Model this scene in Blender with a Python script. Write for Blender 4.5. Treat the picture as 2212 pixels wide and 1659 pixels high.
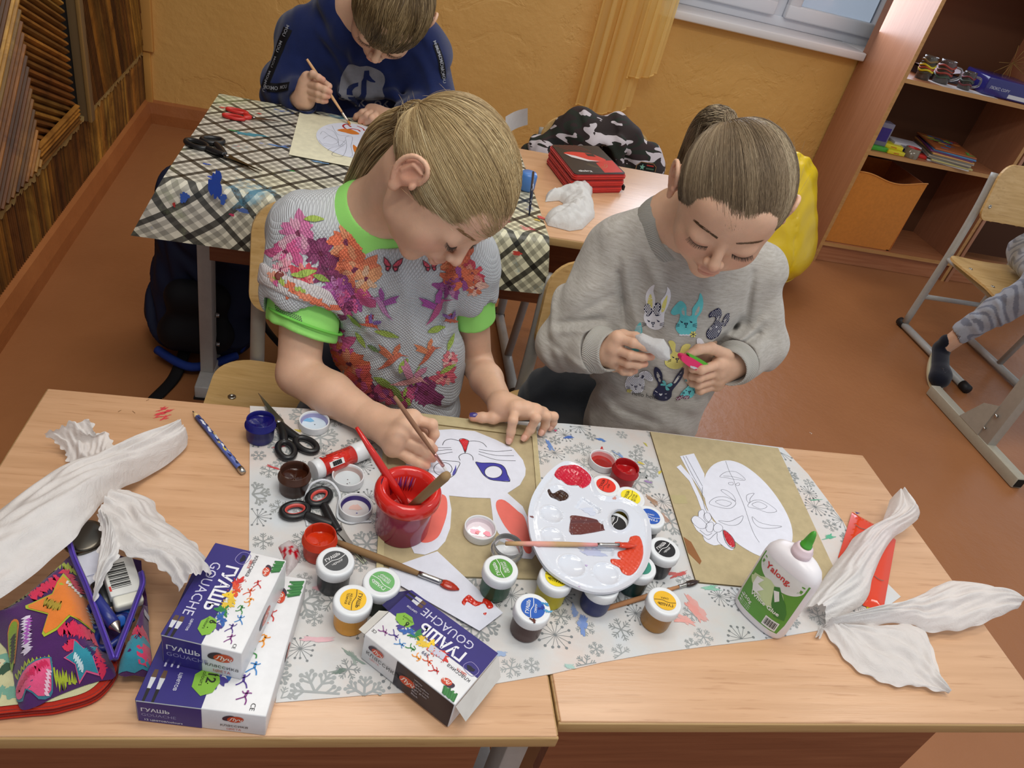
import bpy, bmesh, math, random
import numpy as np
from mathutils import Vector, Matrix
from mathutils.bvhtree import BVHTree
from mathutils.geometry import tessellate_polygon

for _o in list(bpy.data.objects): bpy.data.objects.remove(_o)
SC = bpy.context.scene
COL = SC.collection
random.seed(7); RNG = np.random.default_rng(7)

# ------------------------------------------------------------------ camera
H = 1.31                      # lens height above the floor
FPX = 1609.0                  # focal length in pixels of a 2212 x 1659 frame
R = np.array([[0.97008313, -0.10363796, -0.21954017],
              [-0.11451899, 0.60202485, -0.79022243],
              [0.21406568, 0.79172297, 0.57214563]])
CAMP = np.array([0.0, 0.0, H])
cd = bpy.data.cameras.new('camera'); cam = bpy.data.objects.new('camera', cd); COL.objects.link(cam)
cd.sensor_fit = 'HORIZONTAL'; cd.sensor_width = 36.0; cd.lens = 36.0 * FPX / 2212; cd.clip_start = 0.02
M = Matrix([list(R[0]) + [0], list(R[1]) + [0], list(R[2]) + [H], [0, 0, 0, 1]])
cam.matrix_world = M
SC.camera = cam
SC.view_settings.view_transform = 'Standard'; SC.view_settings.look = 'None'
SC.view_settings.gamma = 1.0; SC.view_settings.exposure = 0.0
SC.view_settings.use_curve_mapping = False

# ------------------------------------------------------------------ world and lamps
w = bpy.data.worlds.new('daylight'); SC.world = w; w.use_nodes = True
w.node_tree.nodes['Background'].inputs[0].default_value = (0.86, 0.92, 1.0, 1)
w.node_tree.nodes['Background'].inputs[1].default_value = 0.55
def area(name, loc, rot, sx, sy, power, col):
    l = bpy.data.lights.new(name, 'AREA'); l.shape = 'RECTANGLE'; l.size = sx; l.size_y = sy
    l.energy = power; l.color = col
    o = bpy.data.objects.new(name, l); COL.objects.link(o); o.location = loc; o.rotation_euler = rot
    return o
area('ceiling_lamp', (0.25, -0.15, 2.85), (0, 0, 0), 1.2, 0.32, 21, (1.0, 0.95, 0.86))
area('ceiling_lamp', (0.25, 0.75, 2.85), (0, 0, 0), 1.2, 0.32, 16, (1.0, 0.95, 0.86))
area('ceiling_lamp', (2.6, 0.6, 2.85), (0, 0, 0), 1.2, 0.32, 14, (1.0, 0.94, 0.85))
area('ceiling_lamp', (0.4, 2.7, 2.85), (0, 0, 0), 1.2, 0.32, 9, (1.0, 0.92, 0.8))
area('window_daylight', (1.95, 3.44, 1.45), (math.radians(-90), 0, 0), 1.1, 0.9, 20, (0.78, 0.86, 1.0))

# ------------------------------------------------------------------ pixel -> place helpers (frame of the photograph)
def ray(px, py): return R @ np.array([px - 1106.0, 829.5 - py, -FPX])
def Z(px, py, z):
    r = ray(px, py); return CAMP + r * ((z - H) / r[2])
def Y(px, py, y):
    r = ray(px, py); return CAMP + r * (y / r[1])
def X(px, py, x):
    r = ray(px, py); return CAMP + r * (x / r[0])
def camdir(x, y, z):          # right, up, toward the lens
    v = R @ np.array([x, y, z], float); return v / np.linalg.norm(v)
A = lambda *a: np.array(a, float)
def nrm(v): v = np.asarray(v, float); return v / max(1e-12, np.linalg.norm(v))

# ------------------------------------------------------------------ colours and materials
def lin(c):
    c = np.asarray(c, float) / 255.0
    return np.where(c <= 0.04045, c / 12.92, ((c + 0.055) / 1.055) ** 2.4)
MATS = {}
class NT:
    def __init__(s, name):
        s.m = bpy.data.materials.new(name); s.m.use_nodes = True; s.t = s.m.node_tree
        s.b = s.t.nodes['Principled BSDF']; MATS[name] = s.m
    def n(s, typ, **kw):
        x = s.t.nodes.new(typ)
        for k, v in kw.items(): setattr(x, k, v)
        return x
    def l(s, a, b): s.t.links.new(a, b)
    def inp(s, k, v): s.b.inputs[k].default_value = v
    def math(s, op, a, b=None, c=None):
        x = s.n('ShaderNodeMath', operation=op)
        for i, q in enumerate((a, b, c)):
            if q is None: continue
            if hasattr(q, 'links'): s.l(q, x.inputs[i])
            else: x.inputs[i].default_value = q
        return x.outputs[0]
    def ramp(s, fac, stops, interp='LINEAR'):
        x = s.n('ShaderNodeValToRGB'); cr = x.color_ramp; cr.interpolation = interp
        while len(cr.elements) < len(stops): cr.elements.new(0.5)
        for e, (p, c) in zip(cr.elements, stops):
            e.position = p; e.color = tuple(lin(c)) + (1,) if len(c) == 3 else c
        s.l(fac, x.inputs[0]); return x.outputs[0]
    def mix(s, fac, a, b, blend='MIX'):
        x = s.n('ShaderNodeMix', data_type='RGBA', blend_type=blend)
        for i, q in ((0, fac), (6, a), (7, b)):
            if hasattr(q, 'links'): s.l(q, x.inputs[i])
            elif i == 0: x.inputs[0].default_value = q
            else: x.inputs[i].default_value = tuple(lin(q)) + (1,)
        return x.outputs[2]
    def coord(s, kind='Object', scale=(1, 1, 1), rot=(0, 0, 0)):
        c = s.n('ShaderNodeTexCoord'); mp = s.n('ShaderNodeMapping'); s.l(c.outputs[kind], mp.inputs[0])
        mp.inputs['Scale'].default_value = scale; mp.inputs['Rotation'].default_value = rot
        return mp.outputs[0]
    def noise(s, vec, scale, detail=4, rough=0.6, dist=0.0):
        x = s.n('ShaderNodeTexNoise'); s.l(vec, x.inputs['Vector']); x.inputs['Scale'].default_value = scale
        x.inputs['Detail'].default_value = detail; x.inputs['Roughness'].default_value = rough
        x.inputs['Distortion'].default_value = dist; return x.outputs[0]
    def bump(s, h, dist, strength=1.0):
        x = s.n('ShaderNodeBump'); s.l(h, x.inputs['Height']); x.inputs['Distance'].default_value = dist
        x.inputs['Strength'].default_value = strength; s.l(x.outputs[0], s.b.inputs['Normal']); return x
    def base(s, c):
        if hasattr(c, 'links'): s.l(c, s.b.inputs['Base Color'])
        else: s.inp('Base Color', tuple(lin(c)) + (1,))
    def attr(s, name='Col'):
        x = s.n('ShaderNodeAttribute'); x.attribute_name = name; return x

def cmat(name, rough=0.6, spec=0.5, metal=0.0, coat=0.0, sheen=0.0, bump=None, mottle=0.0, sss=0.0, trans=0.0, twosided=0.0):
    t = NT(name); a = t.attr().outputs[0]
    if mottle:
        v = t.coord('Object'); nz = t.noise(v, 60, 4)
        f = t.ramp(nz, [(0.3, (255 - mottle,) * 3), (0.7, (255,) * 3)])
        a = t.mix(1.0, a, f, 'MULTIPLY')
    t.l(a, t.b.inputs['Base Color'])
    t.inp('Roughness', rough); t.inp('Specular IOR Level', spec); t.inp('Metallic', metal)
    t.inp('Coat Weight', coat); t.inp('Coat Roughness', 0.08); t.inp('Sheen Weight', sheen)
    if sss:
        t.inp('Subsurface Weight', sss); t.inp('Subsurface Radius', (1.0, 0.35, 0.2)); t.inp('Subsurface Scale', 0.006)
    if trans:
        t.inp('Transmission Weight', trans)
    if bump:
        sc, dist = bump; t.bump(t.noise(t.coord('Object'), sc, 5), dist)
    return t
cmat('matte', 0.85, 0.25)
cmat('paper', 0.8, 0.25, bump=(900, 0.0002), mottle=8)
cmat('card', 0.9, 0.2, bump=(700, 0.0003), mottle=18)
cmat('plastic', 0.35, 0.5)
cmat('gloss', 0.12, 0.6)
cmat('print', 0.38, 0.45, mottle=10)
cmat('wet', 0.14, 0.5, coat=0.2, bump=(160, 0.0004))
cmat('pot', 0.3, 0.3)
cmat('metal', 0.28, 0.5, metal=1.0)
cmat('painted_metal', 0.38, 0.5, mottle=12)
cmat('rubber', 0.55, 0.4)
cmat('fabric', 0.95, 0.15, sheen=0.25, bump=(1100, 0.0006), mottle=18)
cmat('nylon', 0.7, 0.3, bump=(1500, 0.0004))
cmat('vinyl', 0.32, 0.5, bump=(9, 0.004))
cmat('hair', 0.42, 0.5, mottle=0)
t = cmat('skin', 0.48, 0.4, sss=0.25, bump=(900, 0.00025), mottle=10)
t = cmat('clear', 0.08, 0.5, trans=0.85)
# thin tissue paper: light passes through
t = NT('tissue'); a = t.attr().outputs[0]
d1 = t.n('ShaderNodeBsdfDiffuse'); d2 = t.n('ShaderNodeBsdfTranslucent'); mx = t.n('ShaderNodeMixShader')
t.l(a, d1.inputs[0]); t.l(a, d2.inputs[0]); mx.inputs[0].default_value = 0.30
t.l(d1.outputs[0], mx.inputs[1]); t.l(d2.outputs[0], mx.inputs[2])
bp = t.n('ShaderNodeBump'); bp.inputs['Distance'].default_value = 0.003; bp.inputs['Strength'].default_value = 0.7
v = t.coord('Object'); t.l(t.noise(v, 55, 8, 0.65, 1.2), bp.inputs['Height'])
t.l(bp.outputs[0], d1.inputs['Normal']); t.l(bp.outputs[0], d2.inputs['Normal'])
t.l(mx.outputs[0], t.t.nodes['Material Output'].inputs[0])

def wood(name, c1, c2, c3, axis='x', rough=0.4, scale=1.0, spec=0.5):
    t = NT(name)
    sc = {'x': (1.2, 26, 26), 'y': (26, 1.2, 26), 'z': (26, 26, 1.2)}[axis]
    v = t.coord('Object', tuple(q * scale for q in sc))
    n1 = t.noise(v, 3.4, 5, 0.5, 0.4)
    v2 = t.coord('Object', tuple(q * scale * (5 if q > 2 else 7) for q in sc))
    n2 = t.noise(v2, 1.5, 3, 0.6)
    c = t.ramp(n1, [(0.32, c1), (0.5, c2), (0.68, c3)])
    f = t.ramp(n2, [(0.30, (226, 216, 206)), (0.42, (255, 255, 255))])
    t.base(t.mix(0.35 if 'cab' in name else 0.7, c, f, 'MULTIPLY')); t.inp('Roughness', rough); t.inp('Specular IOR Level', spec)
    t.bump(n2, 0.0003); return t
wood('beech', (200, 156, 118), (206, 162, 124), (213, 169, 131), 'x', 0.33)
wood('beech_edge', (168, 134, 88), (176, 142, 94), (184, 150, 102), 'x', 0.45)
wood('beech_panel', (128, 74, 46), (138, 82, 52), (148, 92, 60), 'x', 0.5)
wood('cabinet_wood', (164, 112, 82), (168, 116, 86), (173, 121, 91), 'z', 0.33)
wood('cabinet_shelf_wood', (160, 100, 66), (170, 110, 74), (178, 120, 84), 'x', 0.35)
wood('cabinet_edge', (176, 128, 74), (184, 136, 80), (190, 142, 88), 'x', 0.5)
wood('plywood', (196, 158, 100), (206, 168, 110), (214, 178, 122), 'x', 0.38)

# ------------------------------------------------------------------ mesh builder
WORLD = {}
def frame(o=(0, 0, 0), x=(1, 0, 0), y=(0, 1, 0), z=None):
    x = nrm(x); y = np.asarray(y, float); y = nrm(y - x * x.dot(y)); z = np.cross(x, y)
    m = np.eye(4); m[:3, 0] = x; m[:3, 1] = y; m[:3, 2] = z; m[:3, 3] = o; return m
def rotz(o=(0, 0, 0), deg=0.0):
    a = math.radians(deg); return frame(o, (math.cos(a), math.sin(a), 0), (-math.sin(a), math.cos(a), 0))
def axisframe(a, b, up=(0, 0, 1)):      # local z runs from a to b
    z = nrm(np.asarray(b, float) - np.asarray(a, float)); u = np.asarray(up, float)
    if abs(z.dot(nrm(u))) > 0.98: u = A(1, 0, 0)
    x = nrm(np.cross(u, z)); y = np.cross(z, x)
    m = np.eye(4); m[:3, 0] = x; m[:3, 1] = y; m[:3, 2] = z; m[:3, 3] = a; return m
I4 = np.eye(4)
_tc = {}
def text_mesh(s, bold=0.0):
    key = (s, bold)
    if key not in _tc:
        cu = bpy.data.curves.new('t', 'FONT'); cu.body = s; cu.size = 1.0; cu.resolution_u = 2; cu.offset = bold
        ob = bpy.data.objects.new('t', cu); me = ob.to_mesh()
        vs = np.array([v.co[:2] for v in me.vertices]).reshape(-1, 2); fs = [tuple(p.vertices) for p in me.polygons]
        ob.to_mesh_clear(); bpy.data.objects.remove(ob); bpy.data.curves.remove(cu); _tc[key] = (vs, fs)
    return _tc[key]
def smooth_path(pts, n=6, closed=False):
    P = [np.asarray(p, float) for p in pts]; out = []; N = len(P)
    for i in range(N if closed else N - 1):
        p0 = P[(i - 1) % N] if (closed or i > 0) else P[0]; p1 = P[i]; p2 = P[(i + 1) % N]
        p3 = P[(i + 2) % N] if (closed or i + 2 < N) else P[-1]
        for k in range(n):
            t = k / n
            out.append(0.5 * ((2 * p1) + (-p0 + p2) * t + (2 * p0 - 5 * p1 + 4 * p2 - p3) * t * t + (-p0 + 3 * p1 - 3 * p2 + p3) * t ** 3))
    if not closed: out.append(P[-1])
    return out
def ellipse(cx, cy, rx, ry, n=40, rot=0, a0=0, a1=360):
    r = math.radians(rot); o = []
    for i in range(n + (0 if a1 - a0 == 360 else 1)):
        a = math.radians(a0 + (a1 - a0) * i / n); x = rx * math.cos(a); y = ry * math.sin(a)
        o.append((cx + x * math.cos(r) - y * math.sin(r), cy + x * math.sin(r) + y * math.cos(r)))
    return o
def blob(cx, cy, rx, ry, n=28, jag=0.2, seed=0, rot=0):
    rg = random.Random(seed); ph = [rg.uniform(0, 6.3) for _ in range(5)]; r0 = math.radians(rot); o = []
    for i in range(n):
        a = 2 * math.pi * i / n
        k = 1 + jag * (0.5 * math.sin(2 * a + ph[0]) + 0.4 * math.sin(3 * a + ph[1]) + 0.3 * math.sin(5 * a + ph[2]) + 0.3 * math.sin(8 * a + ph[3]) + 0.2 * math.sin(13 * a + ph[4]))
        x = rx * k * math.cos(a); y = ry * k * math.sin(a)
        o.append((cx + x * math.cos(r0) - y * math.sin(r0), cy + x * math.sin(r0) + y * math.cos(r0)))
    return o
def star(cx, cy, r, r2=0.45, rot=90, n=5):
    return [(cx + (r if i % 2 == 0 else r * r2) * math.cos(math.radians(rot + i * 180 / n)), cy + (r if i % 2 == 0 else r * r2) * math.sin(math.radians(rot + i * 180 / n))) for i in range(2 * n)]

class MB:
    def __init__(s): s.v = []; s.f = []; s.c = []; s.m = []; s.s = []; s.n = 0; s.mats = []
    def mi(s, mat):
        if mat not in s.mats: s.mats.append(mat)
        return s.mats.index(mat)
    def add(s, vs, fs, col, mat='plastic', smooth=False, M=None):
        vs = np.asarray(vs, float).reshape(-1, 3)
        if M is not None: vs = vs @ M[:3, :3].T + M[:3, 3]
        b = s.n; s.v.append(vs); s.n += len(vs); k = s.mi(mat)
        col = np.asarray(col, float)
        cc = lin(col) if col.ndim == 1 else col
        s.c.append(np.broadcast_to(cc, (len(vs), 3)))
        for f in fs: s.f.append(tuple(int(i) + b for i in f))
        s.m += [k] * len(fs); s.s += [smooth] * len(fs); return s
    def box(s, c, d, col=(200,) * 3, mat='plastic', M=None, bev=0.0, seg=2):
        if bev <= 0:
            x, y, z = [q / 2 for q in d]
            vs = [(c[0] + a * x, c[1] + b * y, c[2] + e * z) for a in (-1, 1) for b in (-1, 1) for e in (-1, 1)]
            fs = [(0, 1, 3, 2), (4, 6, 7, 5), (0, 4, 5, 1), (2, 3, 7, 6), (0, 2, 6, 4), (1, 5, 7, 3)]
            return s.add(vs, fs, col, mat, False, M)
        bm = bmesh.new(); bmesh.ops.create_cube(bm, size=1.0)
        for v in bm.verts: v.co = Vector((v.co.x * d[0] + c[0], v.co.y * d[1] + c[1], v.co.z * d[2] + c[2]))
        bmesh.ops.bevel(bm, geom=list(bm.edges), offset=bev, segments=seg, affect='EDGES', profile=0.5)
        return s.bm(bm, col, mat, True, M)
    def bm(s, bm, col, mat, smooth=False, M=None):
        bm.verts.index_update(); vs = [tuple(v.co) for v in bm.verts]; fs = [[v.index for v in f.verts] for f in bm.faces]
        bm.free(); return s.add(vs, fs, col, mat, smooth, M)
    def lathe(s, prof, col, mat='plastic', M=None, seg=40, cols=None, smooth=True, squash=(1, 1), closed=False, rib=None):
        n = len(prof); vs = []; cc = []
        for j, (r, z) in enumerate(prof):
            for i in range(seg):
                a = 2 * math.pi * i / seg; rr = r
                if rib and rib[0] <= j <= rib[1] and i % 2: rr = r - rib[2]
                vs.append((rr * math.cos(a) * squash[0], rr * math.sin(a) * squash[1], z)); cc.append(cols[j] if cols else col)
        fs = []
        for j in range(n - 1):
            for i in range(seg):
                i2 = (i + 1) % seg; fs.append((j * seg + i, j * seg + i2, (j + 1) * seg + i2, (j + 1) * seg + i))
        if not closed:
            if prof[0][0] > 1e-6: fs.append(tuple(range(seg))[::-1])
            if prof[-1][0] > 1e-6: fs.append(tuple((n - 1) * seg + i for i in range(seg)))
        return s.add(vs, fs, lin(np.array(cc, float)), mat, smooth, M)
    def tube(s, pts, rad, col, mat='plastic', seg=10, M=None, cap=True, cols=None, flat=1.0, up=(0, 0, 1)):
        P = np.array(pts, float); n = len(P); rad = np.broadcast_to(np.asarray(rad, float), (n,))
        T = np.gradient(P, axis=0); T /= np.maximum(1e-9, np.linalg.norm(T, axis=1))[:, None]
        u = np.asarray(up, float)
        if abs(T[0].dot(u)) > 0.95: u = A(1, 0, 0) if abs(T[0][0]) < 0.9 else A(0, 1, 0)
        X0 = nrm(np.cross(u, T[0])); vs = []; cc = []
        for i in range(n):
            X0 = nrm(X0 - T[i] * T[i].dot(X0)); Y0 = np.cross(T[i], X0)
            for k in range(seg):
                a = 2 * math.pi * k / seg; vs.append(P[i] + rad[i] * (X0 * math.cos(a) + Y0 * math.sin(a) * flat)); cc.append(cols[i] if cols is not None else col)
        fs = [(i * seg + k, i * seg + (k + 1) % seg, (i + 1) * seg + (k + 1) % seg, (i + 1) * seg + k) for i in range(n - 1) for k in range(seg)]
        if cap: fs += [tuple(range(seg))[::-1], tuple((n - 1) * seg + k for k in range(seg))]
        return s.add(vs, fs, lin(np.array(cc, float)), mat, True, M)
    def cyl(s, a, b, r, col, mat='plastic', seg=20, r2=None): return s.tube([a, b], [r, r if r2 is None else r2], col, mat, seg)
    def flat(s, poly, z, col, mat='print', M=None, holes=()):
        loops = [[Vector((p[0], p[1], 0)) for p in poly]] + [[Vector((p[0], p[1], 0)) for p in h] for h in holes]
        tris = tessellate_polygon(loops); pts = [p for L in loops for p in L]; fs = []
        for t_ in tris:
            a, b, c = (pts[i] for i in t_)
            ar = (b.x - a.x) * (c.y - a.y) - (b.y - a.y) * (c.x - a.x)
            if abs(ar) < 1e-14: continue
            fs.append(t_ if ar > 0 else t_[::-1])
        return s.add([(p.x, p.y, z) for p in pts], fs, col, mat, False, M)
    def prism(s, poly, z0, z1, col, mat='plastic', M=None, holes=(), sidecol=None):
        s.flat(poly, z1, col, mat, M, holes)
        k = len(s.f); s.flat(poly, z0, col, mat, M, holes)
        for i in range(k, len(s.f)): s.f[i] = s.f[i][::-1]
        for L, sg in [(poly, 1)] + [(h, -1) for h in holes]:
            n = len(L); vs = [(p[0], p[1], z0) for p in L] + [(p[0], p[1], z1) for p in L]
            ar = sum(L[i][0] * L[(i + 1) % n][1] - L[(i + 1) % n][0] * L[i][1] for i in range(n)) * sg
            fs = [(i, (i + 1) % n, n + (i + 1) % n, n + i) for i in range(n)]
            if ar < 0: fs = [f[::-1] for f in fs]
            s.add(vs, fs, sidecol or col, mat, False, M)
        return s
    def stroke(s, pts, w_, z, col, mat='print', M=None, closed=False, sm=0, taper=False):
        if sm: pts = smooth_path(pts, sm, closed)
        P = np.array([p[:2] for p in pts], float)
        if closed: P = np.vstack([P, P[:1]])
        n = len(P); T = np.gradient(P, axis=0); T /= np.maximum(1e-9, np.linalg.norm(T, axis=1))[:, None]
        N = np.stack([-T[:, 1], T[:, 0]], 1); ws = np.full(n, w_ / 2)
        if taper: ws = ws * np.clip(np.sin(np.linspace(0.15, math.pi - 0.15, n)) * 1.3, 0.15, 1)
        L = P + N * ws[:, None]; Rr = P - N * ws[:, None]
        vs = [(a[0], a[1], z) for q in zip(Rr, L) for a in q]
        fs = [(2 * i, 2 * i + 2, 2 * i + 3, 2 * i + 1) for i in range(n - 1)]
        return s.add(vs, fs, col, mat, False, M)
    def text(s, st, x, y, size, col, z=0.0, M=None, rot=0, bold=0.0, align='L', mat='print', sx=1.0, shear=0.0):
        vs, fs = text_mesh(st, bold)
        if not len(vs): return s
        v = vs.copy(); w0 = v[:, 0].max()
        if align == 'C': v[:, 0] -= w0 / 2
        v[:, 0] += shear * v[:, 1]
        v = v * size; v[:, 0] *= sx; a = math.radians(rot)
        q = np.stack([x + v[:, 0] * math.cos(a) - v[:, 1] * math.sin(a), y + v[:, 0] * math.sin(a) + v[:, 1] * math.cos(a), np.full(len(v), z)], 1)
        return s.add(q, fs, col, mat, False, M)
    def grid(s, P, col, mat='fabric', smooth=True, closeu=False):
        P = np.asarray(P, float); nu, nv = P.shape[:2]
        fs = []
        for i in range(nu if closeu else nu - 1):
            for j in range(nv - 1):
                i2 = (i + 1) % nu; fs.append((i * nv + j, i2 * nv + j, i2 * nv + j + 1, i * nv + j + 1))
        col = np.asarray(col, float)
        return s.add(P.reshape(-1, 3), fs, col if col.ndim == 1 else col.reshape(-1, 3), mat, smooth)
    def build(s, name, parent=None, origin=None, uv=None):
        V = np.concatenate(s.v); C = np.concatenate(s.c)
        if parent is not None: o = WORLD.get(parent.name, np.zeros(3))
        elif origin is not None: o = np.asarray(origin, float)
        else:
            o = A((V[:, 0].min() + V[:, 0].max()) / 2, (V[:, 1].min() + V[:, 1].max()) / 2, V[:, 2].min())
        me = bpy.data.meshes.new(name); me.from_pydata((V - o).tolist(), [], s.f)
        at = me.color_attributes.new('Col', 'FLOAT_COLOR', 'POINT')
        at.data.foreach_set('color', np.concatenate([C, np.ones((len(C), 1))], 1).astype(np.float32).ravel())
        for m_ in s.mats: me.materials.append(MATS[m_])
        me.polygons.foreach_set('material_index', s.m); me.polygons.foreach_set('use_smooth', s.s); me.update()
        ob = bpy.data.objects.new(name, me); COL.objects.link(ob)
        if parent is not None: ob.parent = parent; WORLD[ob.name] = o
        else: ob.location = o; WORLD[ob.name] = o
        return ob

def tag(o, label, cat, group=None, kind=None):
    if label: o['label'] = label
    if cat: o['category'] = cat
    if group: o['group'] = group
    if kind: o['kind'] = kind
    return o
def thing(name, label, cat, loc=(0, 0, 0), group=None):
    o = bpy.data.objects.new(name, None); COL.objects.link(o); o.location = loc; o.empty_display_size = 0.05
    WORLD[o.name] = np.asarray(loc, float); return tag(o, label, cat, group)
def struct(o): o['kind'] = 'structure'; return o
def place(o, loc, rz=0.0):
    o.location = loc; o.rotation_euler = (0, 0, math.radians(rz)); return o
def dup(root, loc, rz=0.0, label=None, group=None):
    r = root.copy(); COL.objects.link(r); place(r, loc, rz)
    if label: r['label'] = label
    if group: r['group'] = group
    for ch in root.children:
        c = ch.copy(); COL.objects.link(c); c.parent = r
        for g in ch.children:
            d = g.copy(); COL.objects.link(d); d.parent = c
    return r
# ------------------------------------------------------------------ implicit surfaces (for bodies, garments, soft things)
def rc(a, b, ra, rb=None, k=0.01, op='u', flat=None, ax=None, c=None):
    return dict(t='rc', a=np.asarray(a, float), b=np.asarray(b, float), ra=ra, rb=ra if rb is None else rb, k=k, op=op, flat=flat, ax=None if ax is None else nrm(ax), c=c)
def el(c, r, k=0.01, op='u', M=None, col=None):
    return dict(t='el', a=np.asarray(c, float), r=np.asarray(r, float) * np.ones(3), k=k, op=op, M=M, c=col)
def hs(p, n, k=0.004, op='i'):            # keep the side the normal points away from
    return dict(t='hs', a=np.asarray(p, float), n=nrm(n), k=k, op=op)
def chain(pts, rs, k=0.003, op='u', **kw):
    return [rc(pts[i], pts[i + 1], rs[i], rs[i + 1], k, op, **kw) for i in range(len(pts) - 1)]
def pd(q, P):
    if q['t'] == 'hs': return (P - q['a']) @ q['n']
    if q['t'] == 'rc':
        a, b = q['a'], q['b']; ab = b - a; L = max(1e-12, ab.dot(ab)); pa = P - a
        t_ = np.clip(pa @ ab / L, 0, 1); dv = pa - t_[:, None] * ab
        r = q['ra'] + (q['rb'] - q['ra']) * t_
        if q['flat']:
            e = dv @ q['ax']; dv = dv + np.outer(e * (1 / q['flat'] - 1), q['ax'])
            return (np.linalg.norm(dv, axis=1) - r) * (q['flat'] * 0.5 + 0.5 if q['flat'] < 1 else 1)
        return np.linalg.norm(dv, axis=1) - r
    d = P - q['a']
    if q['M'] is not None: d = d @ q['M']
    k0 = np.linalg.norm(d / q['r'], axis=1); k1 = np.linalg.norm(d / q['r'] ** 2, axis=1)
    return k0 * (k0 - 1) / np.maximum(k1, 1e-9)
def smin(a, b, k):
    if k <= 0: return np.minimum(a, b)
    h = np.maximum(k - np.abs(a - b), 0) / k; return np.minimum(a, b) - h * h * k * 0.25
def bound(q):
    if q['t'] == 'hs': return None
    if q['t'] == 'rc':
        f = max(1, q['flat'] or 1); return (q['a'] + q['b']) / 2, np.linalg.norm(q['a'] - q['b']) / 2 + max(q['ra'], q['rb']) * f
    return q['a'], q['r'].max()
def sdf(prims, P, disp=None):
    d = np.full(len(P), 1.0)
    for q in prims:
        e = pd(q, P); op = q['op']
        if op == 'u': d = smin(d, e, q['k'])
        elif op == 's': d = -smin(-d, e, q['k'])
        else: d = -smin(-d, -e, q['k'])
    if disp is not None: d = d + disp(P)
    return d
def sdf_mesh(prims, h, disp=None, n=20):
    bs = [bound(q) for q in prims]
    lo = np.min([b[0] - b[1] for b, q in zip(bs, prims) if b and q['op'] == 'u'], axis=0) - 3 * h
    hi = np.max([b[0] + b[1] for b, q in zip(bs, prims) if b and q['op'] == 'u'], axis=0) + 3 * h
    nb = np.ceil((hi - lo) / (n * h)).astype(int); NN = nb * n + 2
    G = np.stack(np.meshgrid(*[np.arange(q) for q in nb], indexing='ij'), -1).reshape(-1, 3)
    Cn = lo + (G + 0.5) * n * h; dc = sdf(prims, Cn); rad = n * h * 0.87
    keep = np.abs(dc) < rad * 1.55 + 0.006
    ii = np.arange(n + 1); off = np.stack(np.meshgrid(ii, ii, ii, indexing='ij'), -1).reshape(-1, 3)
    ids = []; vv = []; qq = []
    for g, cn in zip(G[keep], Cn[keep]):
        sub = [q for q, b in zip(prims, bs) if b is None or np.linalg.norm(b[0] - cn) < b[1] + rad + 0.03 + q['k']]
        if not any(q['op'] == 'u' for q in sub): continue
        b0 = g * n; P = lo + (off + b0) * h; D = sdf(sub, P, disp).reshape(n + 1, n + 1, n + 1); S = D < 0
        if S.all() or not S.any(): continue
        acc = np.zeros((n, n, n, 3)); cnt = np.zeros((n, n, n)); qs = []
        for ax in range(3):
            D0 = np.moveaxis(D, ax, 0); S0 = np.moveaxis(S, ax, 0)
            cr = S0[:-1] != S0[1:]; tt = np.where(cr, D0[:-1] / np.where(cr, D0[:-1] - D0[1:], 1), 0)
            A_ = np.moveaxis(acc, ax, 0); C_ = np.moveaxis(cnt, ax, 0)
            o1, o2 = [q for q in range(3) if q != ax]
            I, J, K = np.meshgrid(ii[:-1], ii, ii, indexing='ij')
            pos = np.zeros(I.shape + (3,)); pos[..., ax] = I + tt; pos[..., o1] = J; pos[..., o2] = K
            w_ = cr.astype(float)
            for dj in (0, 1):
                for dk in (0, 1):
                    sl = (slice(None), slice(dj, n + dj), slice(dk, n + dk))
                    A_ += (pos * w_[..., None])[sl]; C_ += w_[sl]
            m = cr[:, :n, :n]; I2, J2, K2 = np.nonzero(m); s_ = S0[:-1][:, :n, :n][m]
            base = np.zeros((len(I2), 3), int); base[:, ax] = I2; base[:, o1] = J2; base[:, o2] = K2; base += b0
            def cid(dj, dk):
                c = base.copy(); c[:, o1] -= dj; c[:, o2] -= dk; c += 1
                return (c[:, 0] * (NN[1] + 2) + c[:, 1]) * (NN[2] + 2) + c[:, 2]
            q4 = np.stack([cid(1, 1), cid(0, 1), cid(0, 0), cid(1, 0)], 1)
            fl = s_ ^ (ax == 1); q4[~fl] = q4[~fl][:, ::-1]; qs.append(q4)
        mk = cnt > 0; I, J, K = np.nonzero(mk)
        vv.append(lo + (acc[mk] / cnt[mk][:, None] + b0) * h)
        c = np.stack([I, J, K], 1) + b0 + 1
        ids.append((c[:, 0] * (NN[1] + 2) + c[:, 1]) * (NN[2] + 2) + c[:, 2]); qq += qs
    ids = np.concatenate(ids); V = np.concatenate(vv); Q = np.concatenate(qq)
    o = np.argsort(ids); ids = ids[o]; V = V[o]
    ix = np.searchsorted(ids, Q); ix = np.clip(ix, 0, len(ids) - 1); ok = (ids[ix] == Q).all(1)
    return V, ix[ok]
def near_color(V, prims, base, soft=0.002):
    C = np.broadcast_to(lin(base), (len(V), 3)).copy()
    for q in prims:
        if q.get('c') is None: continue
        q, c = (q, q['c']); d = pd(q, V); w_ = np.clip(1 - d / soft, 0, 1) if soft else (d < 0).astype(float)
        C = C * (1 - w_[:, None]) + lin(c) * w_[:, None]
    return C
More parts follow.
